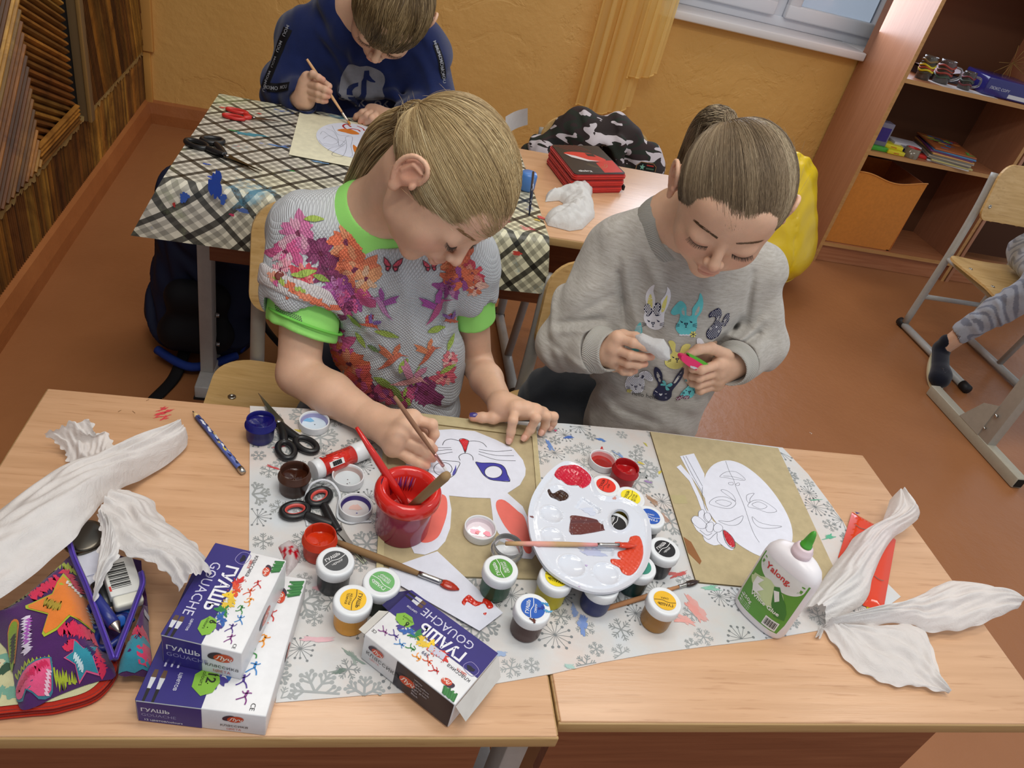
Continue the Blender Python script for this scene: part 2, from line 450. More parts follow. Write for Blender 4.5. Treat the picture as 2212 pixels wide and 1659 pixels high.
def wave(P, dirs):
    """sum of directed soft folds: (direction, wavelength, amplitude, phase, warp)"""
    d = np.zeros(len(P))
    for (u, wl, am, ph, wp) in dirs:
        s_ = P @ nrm(u); s2 = P[:, 0] * 23 + P[:, 2] * 17 - P[:, 1] * 19
        d += am * np.sin(2 * np.pi * s_ / wl + ph + wp * np.sin(s2 + ph) + 0.6 * wp * np.sin(s2 * 2.3 + 1))
    return d
class Surf:
    """ray target for prints that follow a curved surface"""
    def __init__(s, V, F): s.b = BVHTree.FromPolygons(V.tolist(), F.tolist())
def decal(mb, surf, poly, Fr, col, mat, off, maxlen=0.006, holes=(), D=None):
    tmp = MB(); tmp.flat(poly, 0, col, mat, None, holes)
    bm = bmesh.new(); vs = [bm.verts.new(p) for p in np.concatenate(tmp.v)]
    for f in tmp.f:
        try: bm.faces.new([vs[i] for i in f])
        except ValueError: pass
    for _ in range(7):
        lg = [e for e in bm.edges if e.calc_length() > maxlen]
        if not lg: break
        bmesh.ops.subdivide_edges(bm, edges=lg, cuts=1); bmesh.ops.triangulate(bm, faces=[f for f in bm.faces if len(f.verts) > 3])
    project(mb, surf, bm, Fr, col, mat, off, D)
def project(mb, surf, bm, Fr, col, mat, off, D=None):
    n = Fr[:3, 2]; out = []; good = []
    bm.verts.index_update(); lim = 0.6
    for v in bm.verts:
        p = Fr[:3, :3] @ np.array(v.co) + Fr[:3, 3]; h_ = surf.b.ray_cast(Vector(p + n * lim * 0.5), Vector(-n), lim)
        if h_[0] is None: out.append(p); good.append(False)
        else: out.append(np.array(h_[0]) + np.array(h_[1]) * off * (1 if np.dot(h_[1], n) > 0 else -1)); good.append(abs(np.dot(h_[1], n)) > 0.12)
    fs = []
    for f in bm.faces:
        ix = [v.index for v in f.verts]
        if not all(good[i] for i in ix): continue
        q = [out[i] for i in ix]
        if max(np.linalg.norm(q[a] - q[a - 1]) for a in range(len(q))) > 0.03: continue
        fs.append(ix)
    bm.free()
    if fs: mb.add(out, fs, col, mat, True)
def dstroke(mb, surf, pts, w_, Fr, col, mat, off, sm=4, closed=False, taper=False):
    tmp = MB(); P = smooth_path(pts, sm, closed) if sm else pts
    tmp.stroke(P, w_, 0, col, mat, None, closed, 0, taper)
    bm = bmesh.new(); vs = [bm.verts.new(p) for p in np.concatenate(tmp.v)]
    for f in tmp.f:
        try: bm.faces.new([vs[i] for i in f])
        except ValueError: pass
    lg = [e for e in bm.edges if e.calc_length() > 0.008]
    if lg: bmesh.ops.subdivide_edges(bm, edges=lg, cuts=2); bmesh.ops.triangulate(bm, faces=list(bm.faces))
    project(mb, surf, bm, Fr, col, mat, off)
def dtext(mb, surf, st, x, y, size, Fr, col, mat, off, rot=0, bold=0.0):
    tmp = MB(); tmp.text(st, x, y, size, col, 0, None, rot, bold)
    if not tmp.v: return
    bm = bmesh.new(); vs = [bm.verts.new(p) for p in np.concatenate(tmp.v)]
    for f in tmp.f:
        try: bm.faces.new([vs[i] for i in f])
        except ValueError: pass
    project(mb, surf, bm, Fr, col, mat, off)

def pix(P):
    v = (P - CAMP) @ R; return 1106.0 + FPX * v[:, 0] / -v[:, 2], 829.5 - FPX * v[:, 1] / -v[:, 2]
def creases(base, L):
    """cloth folds: (x0, y0, x1, y1, width, height) in photograph pixels, height in metres (negative = valley)"""
    def f(P):
        d = base(P); x, y = pix(P)
        for (x0, y0, x1, y1, w_, a) in L:
            dx, dy = x1 - x0, y1 - y0; t_ = np.clip(((x - x0) * dx + (y - y0) * dy) / (dx * dx + dy * dy), 0, 1); q = np.hypot(x - x0 - t_ * dx, y - y0 - t_ * dy)
            d = d - a * np.exp(-(q / w_) ** 2) * (0.35 + 0.65 * np.sin(np.pi * (0.15 + 0.7 * t_)))
        return d
    return f
# ================================================================== SETTING
# floor : worn orange-brown linoleum paint
t = NT('floor_paint'); v = t.coord('Object')
c = t.ramp(t.noise(v, 1.3, 5, 0.6), [(0.3, (148, 95, 57)), (0.7, (162, 107, 67))])
sp = t.noise(t.coord('Object', (9, 30, 1), (0, 0, 0.5)), 6, 8, 0.75, 1.5)
sp2 = t.noise(t.coord('Object', (34, 8, 1), (0, 0, -0.4)), 5, 8, 0.75, 1.5)
m1 = t.ramp(sp, [(0.66, (0, 0, 0)), (0.76, (255, 255, 255))]); m2 = t.ramp(sp2, [(0.67, (0, 0, 0)), (0.78, (255, 255, 255))])
wear = t.ramp(t.noise(v, 1.1, 3), [(0.45, (0, 0, 0)), (0.62, (140, 140, 140))])
f = t.mix(1.0, t.mix(1.0, m1, m2, 'ADD'), wear, 'MULTIPLY')
fm = t.n('ShaderNodeRGBToBW'); t.l(f, fm.inputs[0])
t.base(t.mix(fm.outputs[0], c, (198, 136, 92))); t.inp('Roughness', 0.36); t.inp('Specular IOR Level', 0.45)
t.bump(t.noise(v, 26, 6), 0.0018)
fl = MB(); fl.box((1.1, 1.4, -0.02), (5.2, 6.2, 0.04), mat='floor_paint'); struct(fl.build('floor'))

t = NT('orange_wall'); v = t.coord('Object')
n1 = t.noise(v, 2.6, 6, 0.62, 0.6)
c = t.ramp(t.noise(v, 1.7, 4), [(0.3, (212, 164, 92)), (0.7, (222, 174, 102))])
t.base(c); t.inp('Roughness', 0.5); t.inp('Specular IOR Level', 0.35)
sh = t.ramp(n1, [(0.40, (60, 60, 60)), (0.47, (120, 120, 120)), (0.5, (200, 200, 200)), (0.62, (225, 225, 225))])
sh2 = t.noise(v, 24, 6, 0.6)
b1 = t.n('ShaderNodeBump'); b1.inputs['Distance'].default_value = 0.006; b1.inputs['Strength'].default_value = 0.55; t.l(sh, b1.inputs['Height'])
b2 = t.n('ShaderNodeBump'); b2.inputs['Distance'].default_value = 0.0035; t.l(sh2, b2.inputs['Height']); t.l(b1.outputs[0], b2.inputs['Normal']); t.l(b2.outputs[0], t.b.inputs['Normal'])
t = NT('brown_paint'); v = t.coord('Object'); t.base(t.ramp(t.noise(v, 5, 5), [(0.3, (154, 92, 50)), (0.7, (168, 104, 58))])); t.inp('Roughness', 0.35); t.bump(t.noise(v, 14, 5), 0.004)

YW = 3.5; WX0, WX1, WZ0, WZ1 = 1.12, 2.75, 0.90, 2.3
wb = MB()
for (x0, x1, z0, z1) in ((-0.96, WX0, 0, 2.9), (WX1, 3.7, 0, 2.9), (WX0, WX1, 0, WZ0 - 0.035), (WX0, WX1, WZ1, 2.9)):
    wb.box(((x0 + x1) / 2, YW + 0.15, (z0 + z1) / 2), (x1 - x0, 0.3, z1 - z0), mat='orange_wall')
struct(wb.build('wall_back'))

# the panelled left wall stands a little out of square
LWd = nrm(A(0.0445, -1.0, 0)); LWo = A(-0.975, 3.5, 0); LWn = A(-LWd[1], LWd[0], 0)
LWn = LWn if LWn[0] > 0 else -LWn
LF = frame(LWo, LWd, (0, 0, 1)); LF[:3, 2] = LWn     # local x = towards the camera, y = up, z = into the room
lw = MB(); lw.box((1.6, 1.45, -0.11), (3.6, 2.9, 0.2), (92, 62, 30), 'matte', LF); struct(lw.build('wall_left'))
t = NT('slat_wood'); a = t.attr().outputs[0]; v = t.coord('Object', (1, 1, 1))
nz = t.ramp(t.noise(v, 7, 5, 0.65, 1.0), [(0.28, (150, 130, 115)), (0.6, (255, 255, 255))])
t.l(t.mix(1.0, a, nz, 'MULTIPLY'), t.b.inputs['Base Color']); t.inp('Roughness', 0.45)
SL = [(176, 126, 50), (160, 108, 42), (138, 88, 32), (118, 72, 28), (102, 60, 24), (190, 142, 60), (150, 98, 36), (132, 82, 30)]
def clip_line(poly, p, d):
    ts = []
    n = len(poly)
    for i in range(n):
        a, b = np.array(poly[i]), np.array(poly[(i + 1) % n]); e = b - a
        den = d[0] * e[1] - d[1] * e[0]
        if abs(den) < 1e-9: continue
        q = a - p; tt = (q[0] * e[1] - q[1] * e[0]) / den; s_ = (q[0] * d[1] - q[1] * d[0]) / den
        if 0 <= s_ <= 1: ts.append(tt)
    return (min(ts), max(ts)) if len(ts) >= 2 else None
def slats(mb, poly, ang, pitch, depth, off, seed, board=6):
    """half-round ribs cut to the outline of a panel"""
    rg = random.Random(seed); d = A(math.cos(math.radians(ang)), math.sin(math.radians(ang))); nn = A(-d[1], d[0])
    pr_ = [np.dot(p, nn) for p in poly]; s_ = min(pr_) + pitch / 2; k = 0; col = SL[0]
    while s_ < max(pr_):
        if k % board == 0: col = A(*rg.choice(SL)) * rg.uniform(0.85, 1.08)
        r = clip_line(poly, nn * s_, d)
        if r and r[1] - r[0] > 0.01:
            a = nn * s_ + d * r[0]; b = nn * s_ + d * r[1]
            cc = np.clip(col * rg.uniform(0.74, 1.16), 0, 255)
            vs = []
            for q in (a, b):
                for (u, h_) in ((-0.5, 0), (-0.36, 0.45), (-0.12, 0.97), (0.12, 0.97), (0.36, 0.45), (0.5, 0)):
                    w2 = q + nn * u * pitch * 0.92; vs.append((w2[0], w2[1], off + h_ * depth))
            fs = [(i, i + 1, i + 7, i + 6) for i in range(5)] + [(0, 6, 11, 5), (5, 4, 3, 2, 1, 0), (6, 7, 8, 9, 10, 11)]
            mb.add(vs, fs, cc, 'slat_wood', False, LF)
        s_ += pitch; k += 1
wp = MB()   # wainscot, x runs 0 (corner) .. 3.3
slats(wp, [(0.0, 0.05), (3.3, 0.05), (3.3, 0.292), (0.0, 0.292)], 90, 0.0125, 0.011, 0.0, 3, 5)
wp.box((1.65, 0.17, 0.0), (3.3, 0.25, 0.004), (96, 56, 24), 'matte', LF); tag(wp.build('trim_1'), None, None, kind='structure')
# sawn ledge on top of the wainscot
lg = MB(); rg = random.Random(4); n = 260; xs = [i * 3.3 / n for i in range(n + 1)]
fr_ = [(x, 0.297 + rg.uniform(-0.003, 0.003), 0.014 + rg.uniform(-0.004, 0.004)) for x in xs]
lo_ = [(x, 0.282 + rg.uniform(-0.008, 0.008), 0.013 + rg.uniform(-0.001, 0.003)) for x in xs]
bk_ = [(x, 0.300, -0.004) for x in xs]
G = np.array([bk_, fr_, lo_]); G = G @ LF[:3, :3].T + LF[:3, 3]
lg.grid(G, (150, 122, 74), 'matte', False); tag(lg.build('trim_2'), None, None, kind='structure')
def lx(y): return (3.5 - y) / 0.999
# far panel with slanting ribs, its frame post, the dark gap, the chevron panels
pf = MB(); x_post = lx(2.66)
slats(pf, [(0.03, 0.305), (x_post - 0.02, 0.305), (x_post - 0.02, 2.4), (0.03, 2.4)], 76, 0.0150, 0.015, 0.006, 11, 4)
pf.box((x_post / 2, 1.35, 0.0), (x_post, 2.1, 0.012), (120, 78, 34), 'matte', LF)
struct(tag(pf.build('trim_3'), None, None))
po = MB(); po.box((x_post, 1.33, 0.012), (0.035, 2.1, 0.05), (124, 100, 68), 'matte', LF, 0.004)
po.box((x_post + 0.017, 1.33, 0.03), (0.012, 2.1, 0.012), (150, 116, 66), 'matte', LF, 0.003); struct(po.build('trim_4'))
gp = MB(); gp.box((x_post + 0.055, 1.33, -0.004), (0.075, 2.1, 0.004), (14, 11, 9), 'matte', LF); struct(gp.build('trim_5'))
xa = x_post + 0.085; xm = lx(2.20); xe = 3.3
ch = MB()
slats(ch, [(xa, 0.305), (xm - 0.002, 0.305), (xm - 0.06, 2.4), (xa, 2.4)], 24, 0.021, 0.013, 0.0, 21, 3)
slats(ch, [(xa, 0.300), (xm - 0.0, 0.300), (xm, 0.36), (xa, 0.36)], 0, 0.012, 0.012, 0.012, 22, 2)
ch.box(((xa + xm) / 2, 1.33, -0.004), (xm - xa, 2.1, 0.006), (98, 62, 26), 'matte', LF); struct(ch.build('trim_6'))
cn = MB(); slats(cn, [(xm, 0.305), (xe, 0.305), (xe, 2.4), (xm - 0.06, 2.4)], 142, 0.0215, 0.013, 0.012, 31, 3)
cn.box(((xe + xm) / 2 + 0.0, 1.33, 0.004), (xe - xm, 2.1, 0.014), (98, 56, 22), 'matte', LF); struct(cn.build('trim_7'))
# corner board
cb = MB(); cb.box((-0.943, YW - 0.012, 1.5), (0.05, 0.028, 2.4), (206, 154, 82), 'matte', None, 0.004); cb.box((-0.948, YW - 0.008, 0.19), (0.03, 0.018, 0.22), (200, 146, 74), 'matte', None, 0.003)
struct(cb.build('trim_8'))
# baseboards
def base_profile(mb, p0, p1, nrm_):
    prof = [(0, 0), (0.030, 0), (0.030, 0.045), (0.018, 0.088), (0.006, 0.096), (0, 0.096)]
    G = np.array([[np.asarray(p) + nrm_ * a + A(0, 0, b) for p in np.linspace(p0, p1, 12)] for a, b in prof])
    mb.grid(G, (150, 80, 38), 'brown_paint', False)
bl = MB(); base_profile(bl, A(-0.97, 3.5, 0) + LWn * 0.0, A(-0.97, 3.5, 0) + LWd * 3.3, LWn); struct(bl.build('baseboard_left'))
bb = MB(); base_profile(bb, A(-0.96, YW, 0), A(2.19, YW, 0), A(0, -1, 0)); struct(bb.build('baseboard_back'))

# ------------------------------------------------------------------ window
YF = 3.68
ws = MB(); ws.box(((WX0 + 2.188) / 2, 3.57, WZ0 - 0.018), (2.188 - WX0, 0.25, 0.036), (226, 224, 226), 'plastic', None, 0.006)
ws.box(((2.19 + WX1) / 2, 3.6, WZ0 - 0.019), (WX1 - 2.195, 0.19, 0.036), (226, 224, 226), 'plastic', None, 0.006)
struct(ws.build('trim_9'))
wf = thing('window_1', None, None, (1.9, YF, WZ0)); wf['kind'] = 'structure'
W_ = (222, 226, 234)
fr = MB(); fr.box(((WX0 + WX1) / 2, YF + 0.03, WZ0 + 0.022), (WX1 - WX0, 0.06, 0.044), W_, 'plastic', None, 0.004)
fr.box(((WX0 + WX1) / 2, YF + 0.03, WZ1 - 0.02), (WX1 - WX0, 0.06, 0.04), W_, 'plastic', None, 0.004)
for x in (WX0 + 0.02, 1.805, WX1 - 0.02): fr.box((x, YF + 0.03, (WZ0 + WZ1) / 2), (0.055, 0.053, WZ1 - WZ0 - 0.05), W_, 'plastic', None, 0.004)
fr.build('frame', wf)
for (x0, x1) in ((WX0 + 0.045, 1.777), (1.833, 2.35), (2.36, WX1 - 0.045)):
    s_ = MB(); z0, z1 = WZ0 + 0.042, WZ1 - 0.045; yy = YF - 0.004; tk = 0.062
    s_.box(((x0 + x1) / 2, yy, z0 + tk / 2), (x1 - x0, 0.05, tk), W_, 'plastic', None, 0.008)
    s_.box(((x0 + x1) / 2, yy, z1 - tk / 2), (x1 - x0, 0.05, tk), W_, 'plastic', None, 0.008)
    for x in (x0 + tk / 2, x1 - tk / 2): s_.box((x, yy, (z0 + z1) / 2), (tk - .001, 0.047, z1 - z0 - 0.03), W_, 'plastic', None, 0.008)
    sash = s_.build('sash', wf)
    g_ = MB(); g_.box(((x0 + x1) / 2, yy + 0.012, (z0 + z1) / 2), (x1 - x0 - 0.12, 0.004, z1 - z0 - 0.12), (225, 236, 250), 'clear')
    g_.build('pane', sash)
    r_ = MB()
    for x in (x0 + tk + 0.003, x1 - tk - 0.003): r_.box((x, yy + 0.016, (z0 + z1) / 2), (0.005, 0.003, z1 - z0 - 2 * tk), (50, 56, 76), 'rubber')
    r_.build('seal', sash)
# outside: a pale pink house front and snow on the ground
t = NT('outside_wall'); v = t.coord('Object', (1, 1, 1)); t.base(t.ramp(t.noise(v, 3, 4), [(0.3, (232, 205, 205)), (0.7, (244, 222, 218))]))
ob = MB(); ob.box((2.6, 9.0, 0.4), (1.7, 3, 7.0), (230, 205, 205), 'outside_wall'); ob.box((1.74, 7.49, 0.4), (0.08, 0.06, 7), (70, 80, 96), 'plastic')
tag(ob.build('house'), 'pale pink house front seen through the window pane', 'building')
sg = MB(); sg.box((2.0, 12.0, -1.6), (14, 16, 0.1), (216, 224, 238), 'matte'); tag(sg.build('ground'), None, None, kind='structure')

# ------------------------------------------------------------------ curtain : two overlapping hanging lengths
cu = thing('curtain', 'sheer yellow curtain hanging beside the window down to knee height', 'curtain', (1.0, 3.42, 0.45))
t = NT('sheer'); d1 = t.n('ShaderNodeBsdfDiffuse'); d2 = t.n('ShaderNodeBsdfTranslucent'); d3 = t.n('ShaderNodeBsdfTransparent'); m1 = t.n('ShaderNodeMixShader'); m2 = t.n('ShaderNodeMixShader')
d1.inputs[0].default_value = tuple(lin((250, 222, 150))) + (1,); d2.inputs[0].default_value = tuple(lin((255, 230, 150))) + (1,)
m1.inputs[0].default_value = 0.5; t.l(d1.outputs[0], m1.inputs[1]); t.l(d2.outputs[0], m1.inputs[2]); m2.inputs[0].default_value = 0.16
t.l(m1.outputs[0], m2.inputs[1]); t.l(d3.outputs[0], m2.inputs[2]); t.l(m2.outputs[0], t.t.nodes['Material Output'].inputs[0])
def drape(x0, x1, ztop, zb0, zb1, y0, amp, nf, ph, col=(240, 205, 115)):
    nu, nv = 90, 30; P = np.zeros((nu, nv, 3))
    for i in range(nu):
        u = i / (nu - 1)
        for j in range(nv):
            vv = j / (nv - 1); zb = zb0 + (zb1 - zb0) * u + 0.006 * math.sin(u * 9)
            P[i, j] = (x0 + (x1 - x0) * (0.5 + (u - 0.5) * (0.85 + 0.15 * vv)) + 0.004 * math.sin(u * 40), y0 + amp * (0.5 + 0.5 * vv) * math.sin(2 * math.pi * nf * u + ph + 0.5 * vv), ztop + (zb - ztop) * vv)
    return P
for (a, nm) in (((0.90, 1.06, 2.5, 0.43, 0.42, 3.435, 0.020, 2.3, 0), 'length'), ((0.98, 1.15, 2.5, 0.41, 0.47, 3.405, 0.022, 2.0, 1.4), 'length'), ((1.08, 1.21, 2.5, 0.60, 0.64, 3.37, 0.018, 2.2, 0.4), 'length')):
    c_ = MB(); G = drape(*a); c_.grid(G, (240, 205, 115), 'sheer')
    c_.tube([tuple(G[i, -1]) for i in range(0, 90, 2)], 0.0035, (225, 186, 92), 'sheer', 6); c_.build('length', cu)

# ------------------------------------------------------------------ cabinets against the back wall
def side(mb, x, y0, y1, z0, z1, tk=0.018, m='cabinet_wood'): mb.box((x + tk / 2, (y0 + y1) / 2, (z0 + z1) / 2), (tk, y1 - y0, z1 - z0), (0, 0, 0), m)
CX0, CX1, CY0, CY1 = 2.19, 2.965, 3.12, 3.49
cab = thing('open_shelf_cabinet', 'tall beech open shelf unit beside the window, holding jars and books', 'bookcase', (2.57, 3.3, 0))
for x in (CX0, CX1 - 0.018):
    m_ = MB(); side(m_, x, CY0 + 0.001, CY1, 0, 1.95); m_.box((x + 0.009, CY0, 0.975), (0.018, 0.002, 1.95), (0, 0, 0), 'cabinet_edge'); m_.build('side_panel', cab)
m_ = MB(); m_.box((2.577, CY1 - 0.004, 0.98), (0.74, 0.006, 1.9), (92, 58, 38), 'matte'); m_.build('back_panel', cab)
for z in (0.105, 0.562, 0.882, 1.36, 1.93):
    m_ = MB(); m_.box((2.577, 3.30, z - 0.009), (0.738, 0.36, 0.018), (0, 0, 0), 'cabinet_shelf_wood'); m_.box((2.577, 3.1195, z - 0.009), (0.738, 0.002, 0.018), (0, 0, 0), 'cabinet_edge'); m_.build('shelf', cab)
m_ = MB(); m_.box((2.577, 3.145, 0.046), (0.738, 0.016, 0.09), (0, 0, 0), 'cabinet_shelf_wood'); m_.build('plinth', cab)
cab2 = thing('cabinet', 'second wooden cupboard at the right edge behind the chair', 'cupboard', (3.35, 3.3, 0))
m_ = MB(); side(m_, 2.972, CY0 - 0.004, CY1, 0, 1.95); m_.build('side_panel', cab2)
m_ = MB(); m_.box((3.36, 3.30, 0.10), (0.74, 0.36, 0.018), (0, 0, 0), 'cabinet_shelf_wood'); m_.build('shelf', cab2)
m_ = MB(); m_.box((3.36, 3.15, 0.045), (0.74, 0.016, 0.088), (0, 0, 0), 'cabinet_shelf_wood'); m_.build('plinth', cab2)
m_ = MB(); m_.box((3.36, 3.20, 0.5), (0.74, 0.02, 0.7), (70, 42, 26), 'matte'); m_.build('door', cab2)
# ================================================================== FURNITURE
GREY = (176, 176, 172)
def desk(name, label, x0, x1, y0, y1, z, panel_y, legs, inset=0.0, panel_h=0.23):
    d = thing(name, label, 'desk', ((x0 + x1) / 2, (y0 + y1) / 2, 0))
    m = MB(); m.box(((x0 + x1) / 2, (y0 + y1) / 2, z - 0.009), (x1 - x0 - 0.004, y1 - y0 - 0.004, 0.018), (0, 0, 0), 'beech', None, 0.0015)
    e = 0.004
    for (c, s_) in ((((x0 + x1) / 2, y0 + e / 2, z - 0.0105), (x1 - x0, e, 0.0172)), (((x0 + x1) / 2, y1 - e / 2, z - 0.0105), (x1 - x0, e, 0.0172)), ((x0 + e / 2, (y0 + y1) / 2, z - 0.0105), (e, y1 - y0 - 0.008, 0.0172)), ((x1 - e / 2, (y0 + y1) / 2, z - 0.0105), (e, y1 - y0 - 0.008, 0.0172))):
        m.box(c, s_, (0, 0, 0), 'beech_edge', None, 0.0015)
    m.build('desktop', d)
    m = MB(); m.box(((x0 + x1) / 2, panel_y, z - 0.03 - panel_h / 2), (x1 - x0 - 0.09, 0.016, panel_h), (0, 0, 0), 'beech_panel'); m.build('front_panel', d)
    for (lx_, ly, ya, yb, kind) in legs:
        if kind == 'square':
            m = MB(); m.box((lx_, ly, 0.275), (0.032, 0.05, 0.47), (188, 186, 180), 'painted_metal', None, 0.002)
            m.box((lx_ + 0.001, ly, z - 0.018 - (z - 0.32) / 2), (0.024, 0.04, z - 0.32), (190, 184, 170), 'painted_metal', None, 0.002)
            m.box((lx_, (ya + yb) / 2, 0.022), (0.036, yb - ya, 0.036), (192, 192, 190), 'painted_metal', None, 0.003)
            m.box((lx_, ya + 0.012, 0.002), (0.040, 0.03, 0.008), (30, 28, 28), 'rubber')
            lg_ = m.build('leg', d)
            for zz in (0.20, 0.11):
                m = MB(); m.cyl((lx_ + 0.016, ly + 0.01, zz), (lx_ + 0.026, ly + 0.01, zz), 0.006, (190, 190, 190), 'metal', 14); m.build('bolt', lg_)
        else:
            m = MB(); m.tube([(lx_, ya, 0.02), (lx_, yb, 0.02)], 0.017, GREY, 'painted_metal', 14)
            m.tube([(lx_, ly, 0.03), (lx_, ly, z - 0.03)], 0.0205, (150, 148, 150), 'painted_metal', 16)
            m.tube([(lx_, ly + 0.16, 0.03), (lx_, ly + 0.16, z - 0.03)], 0.0205, (150, 148, 150), 'painted_metal', 16)
            m.box((lx_, (y0 + y1) / 2, z - 0.032), (0.03, y1 - y0 - 0.06, 0.024), GREY, 'painted_metal', None, 0.002)
            lg_ = m.build('leg', d)
            for yy in (ya, yb):
                k = MB(); k.tube([(lx_, yy - 0.02, 0.02), (lx_, yy + 0.02, 0.02)], 0.0205, (28, 26, 28), 'rubber', 14); k.build('end_cap', lg_)
    return d
ZF, ZR = 0.58, 0.70
dl = desk('school_desk', 'left front beech desk, under the tissues, pencil case and gouache boxes', -0.397, 0.2585, 0.388, 0.884, ZF, 0.475, [(-0.365, 0.70, 0.46, 0.84, 'square'), (0.222, 0.56, 0.46, 0.84, 'square')])
dr = desk('school_desk', 'right front beech desk, under the blank face mask and glue bottle', 0.2605, 0.918, 0.404, 0.908, ZF, 0.48, [(0.300, 0.56, 0.48, 0.86, 'square'), (0.885, 0.56, 0.48, 0.86, 'square')])
# black plastic height clips below the front edge of the right desk
for x in (0.335, 0.885):
    m = MB(); m.box((x, 0.44, ZF - 0.026), (0.03, 0.05, 0.016), (28, 24, 24), 'rubber', None, 0.003); m.build('corner_clip', dr)
rdl = desk('school_desk', 'wide rear desk, left part under chequered oilcloth, right part bare beech', -0.35, 0.85, 1.362, 1.872, ZR, 1.50, [(-0.352, 1.685, 1.595, 2.02, 'square'), (0.815, 1.70, 1.60, 2.02, 'square')], 0, 0.20)
# desk at the right edge: only its foot frame reaches the picture
dq = thing('school_desk', 'desk foot frame with square steel bar on the floor at right edge', 'desk', (2.45, 1.78, 0))
m = MB(); m.box((2.165, 1.78, 0.022), (0.04, 0.50, 0.04), (176, 170, 152), 'painted_metal', None, 0.002)
m.box((2.165, 1.529, 0.022), (0.030, 0.003, 0.030), (30, 26, 22), 'matte')
m.box((2.165, 1.72, 0.37), (0.036, 0.055, 0.66), (170, 166, 156), 'painted_metal', None, 0.002)
gs = frame((2.146, 0, 0), (0, 1, 0), (0, 0, 1)); m.prism([(1.745, 0.042), (1.85, 0.042), (1.80, 0.14), (1.745, 0.17)], -0.002, 0.002, (172, 168, 156), 'painted_metal', gs)
lgq = m.build('leg', dq); 
for q in ((1.728, 0.14, 0.006), (1.735, 0.08, 0.004)): k = MB(); k.cyl((2.144, q[0], q[1]), (2.136, q[0], q[1]), q[2], (190, 190, 186), 'metal', 12); k.build('bolt', lgq)
m = MB(); m.box((2.42, 1.75, 0.709), (0.60, 0.5, 0.018), (0, 0, 0), 'beech'); m.build('desktop', dq)

def roundrect(w_, h_, r, n=7, top=None):
    o = []
    for (cx, cy, a0, rr) in ((w_ / 2 - r, -h_ / 2 + r, -90, r), (w_ / 2 - (top or r), h_ / 2 - (top or r), 0, top or r), (-w_ / 2 + (top or r), h_ / 2 - (top or r), 90, top or r), (-w_ / 2 + r, -h_ / 2 + r, 180, r)):
        for i in range(n + 1):
            a = math.radians(a0 + 90 * i / n); o.append((cx + rr * math.cos(a), cy + rr * math.sin(a)))
    return o
def ply_sheet(mb, outline, bend, tk, M, screws=()):
    """bent plywood: a dense outline fan, curved by bend(x, y)"""
    t_ = MB(); t_.flat(outline, 0, (0, 0, 0)); bm = bmesh.new()
    vs = [bm.verts.new(p) for p in np.concatenate(t_.v)]
    for f in t_.f: bm.faces.new([vs[i] for i in f])
    for _ in range(6):
        lg = [e for e in bm.edges if e.calc_length() > 0.03]
        if not lg: break
        bmesh.ops.subdivide_edges(bm, edges=lg, cuts=1); bmesh.ops.triangulate(bm, faces=[f for f in bm.faces if len(f.verts) > 3])
    for v in bm.verts: v.co.z = bend(v.co.x, v.co.y)
    bm.normal_update(); ret = bmesh.ops.solidify(bm, geom=list(bm.faces), thickness=tk)
    mb.bm(bm, (0, 0, 0), 'plywood', False, M)
    for (x, y) in screws:
        z = bend(x, y) + 0.0008
        mb.lathe([(0.0078, z), (0.0078, z + 0.0012), (0.006, z + 0.0022), (0.0028, z + 0.0018), (0.0026, z), (0, z)], (190, 186, 176), 'metal', M @ frame((x, y, 0), (1, 0, 0), (0, 1, 0)), 16)
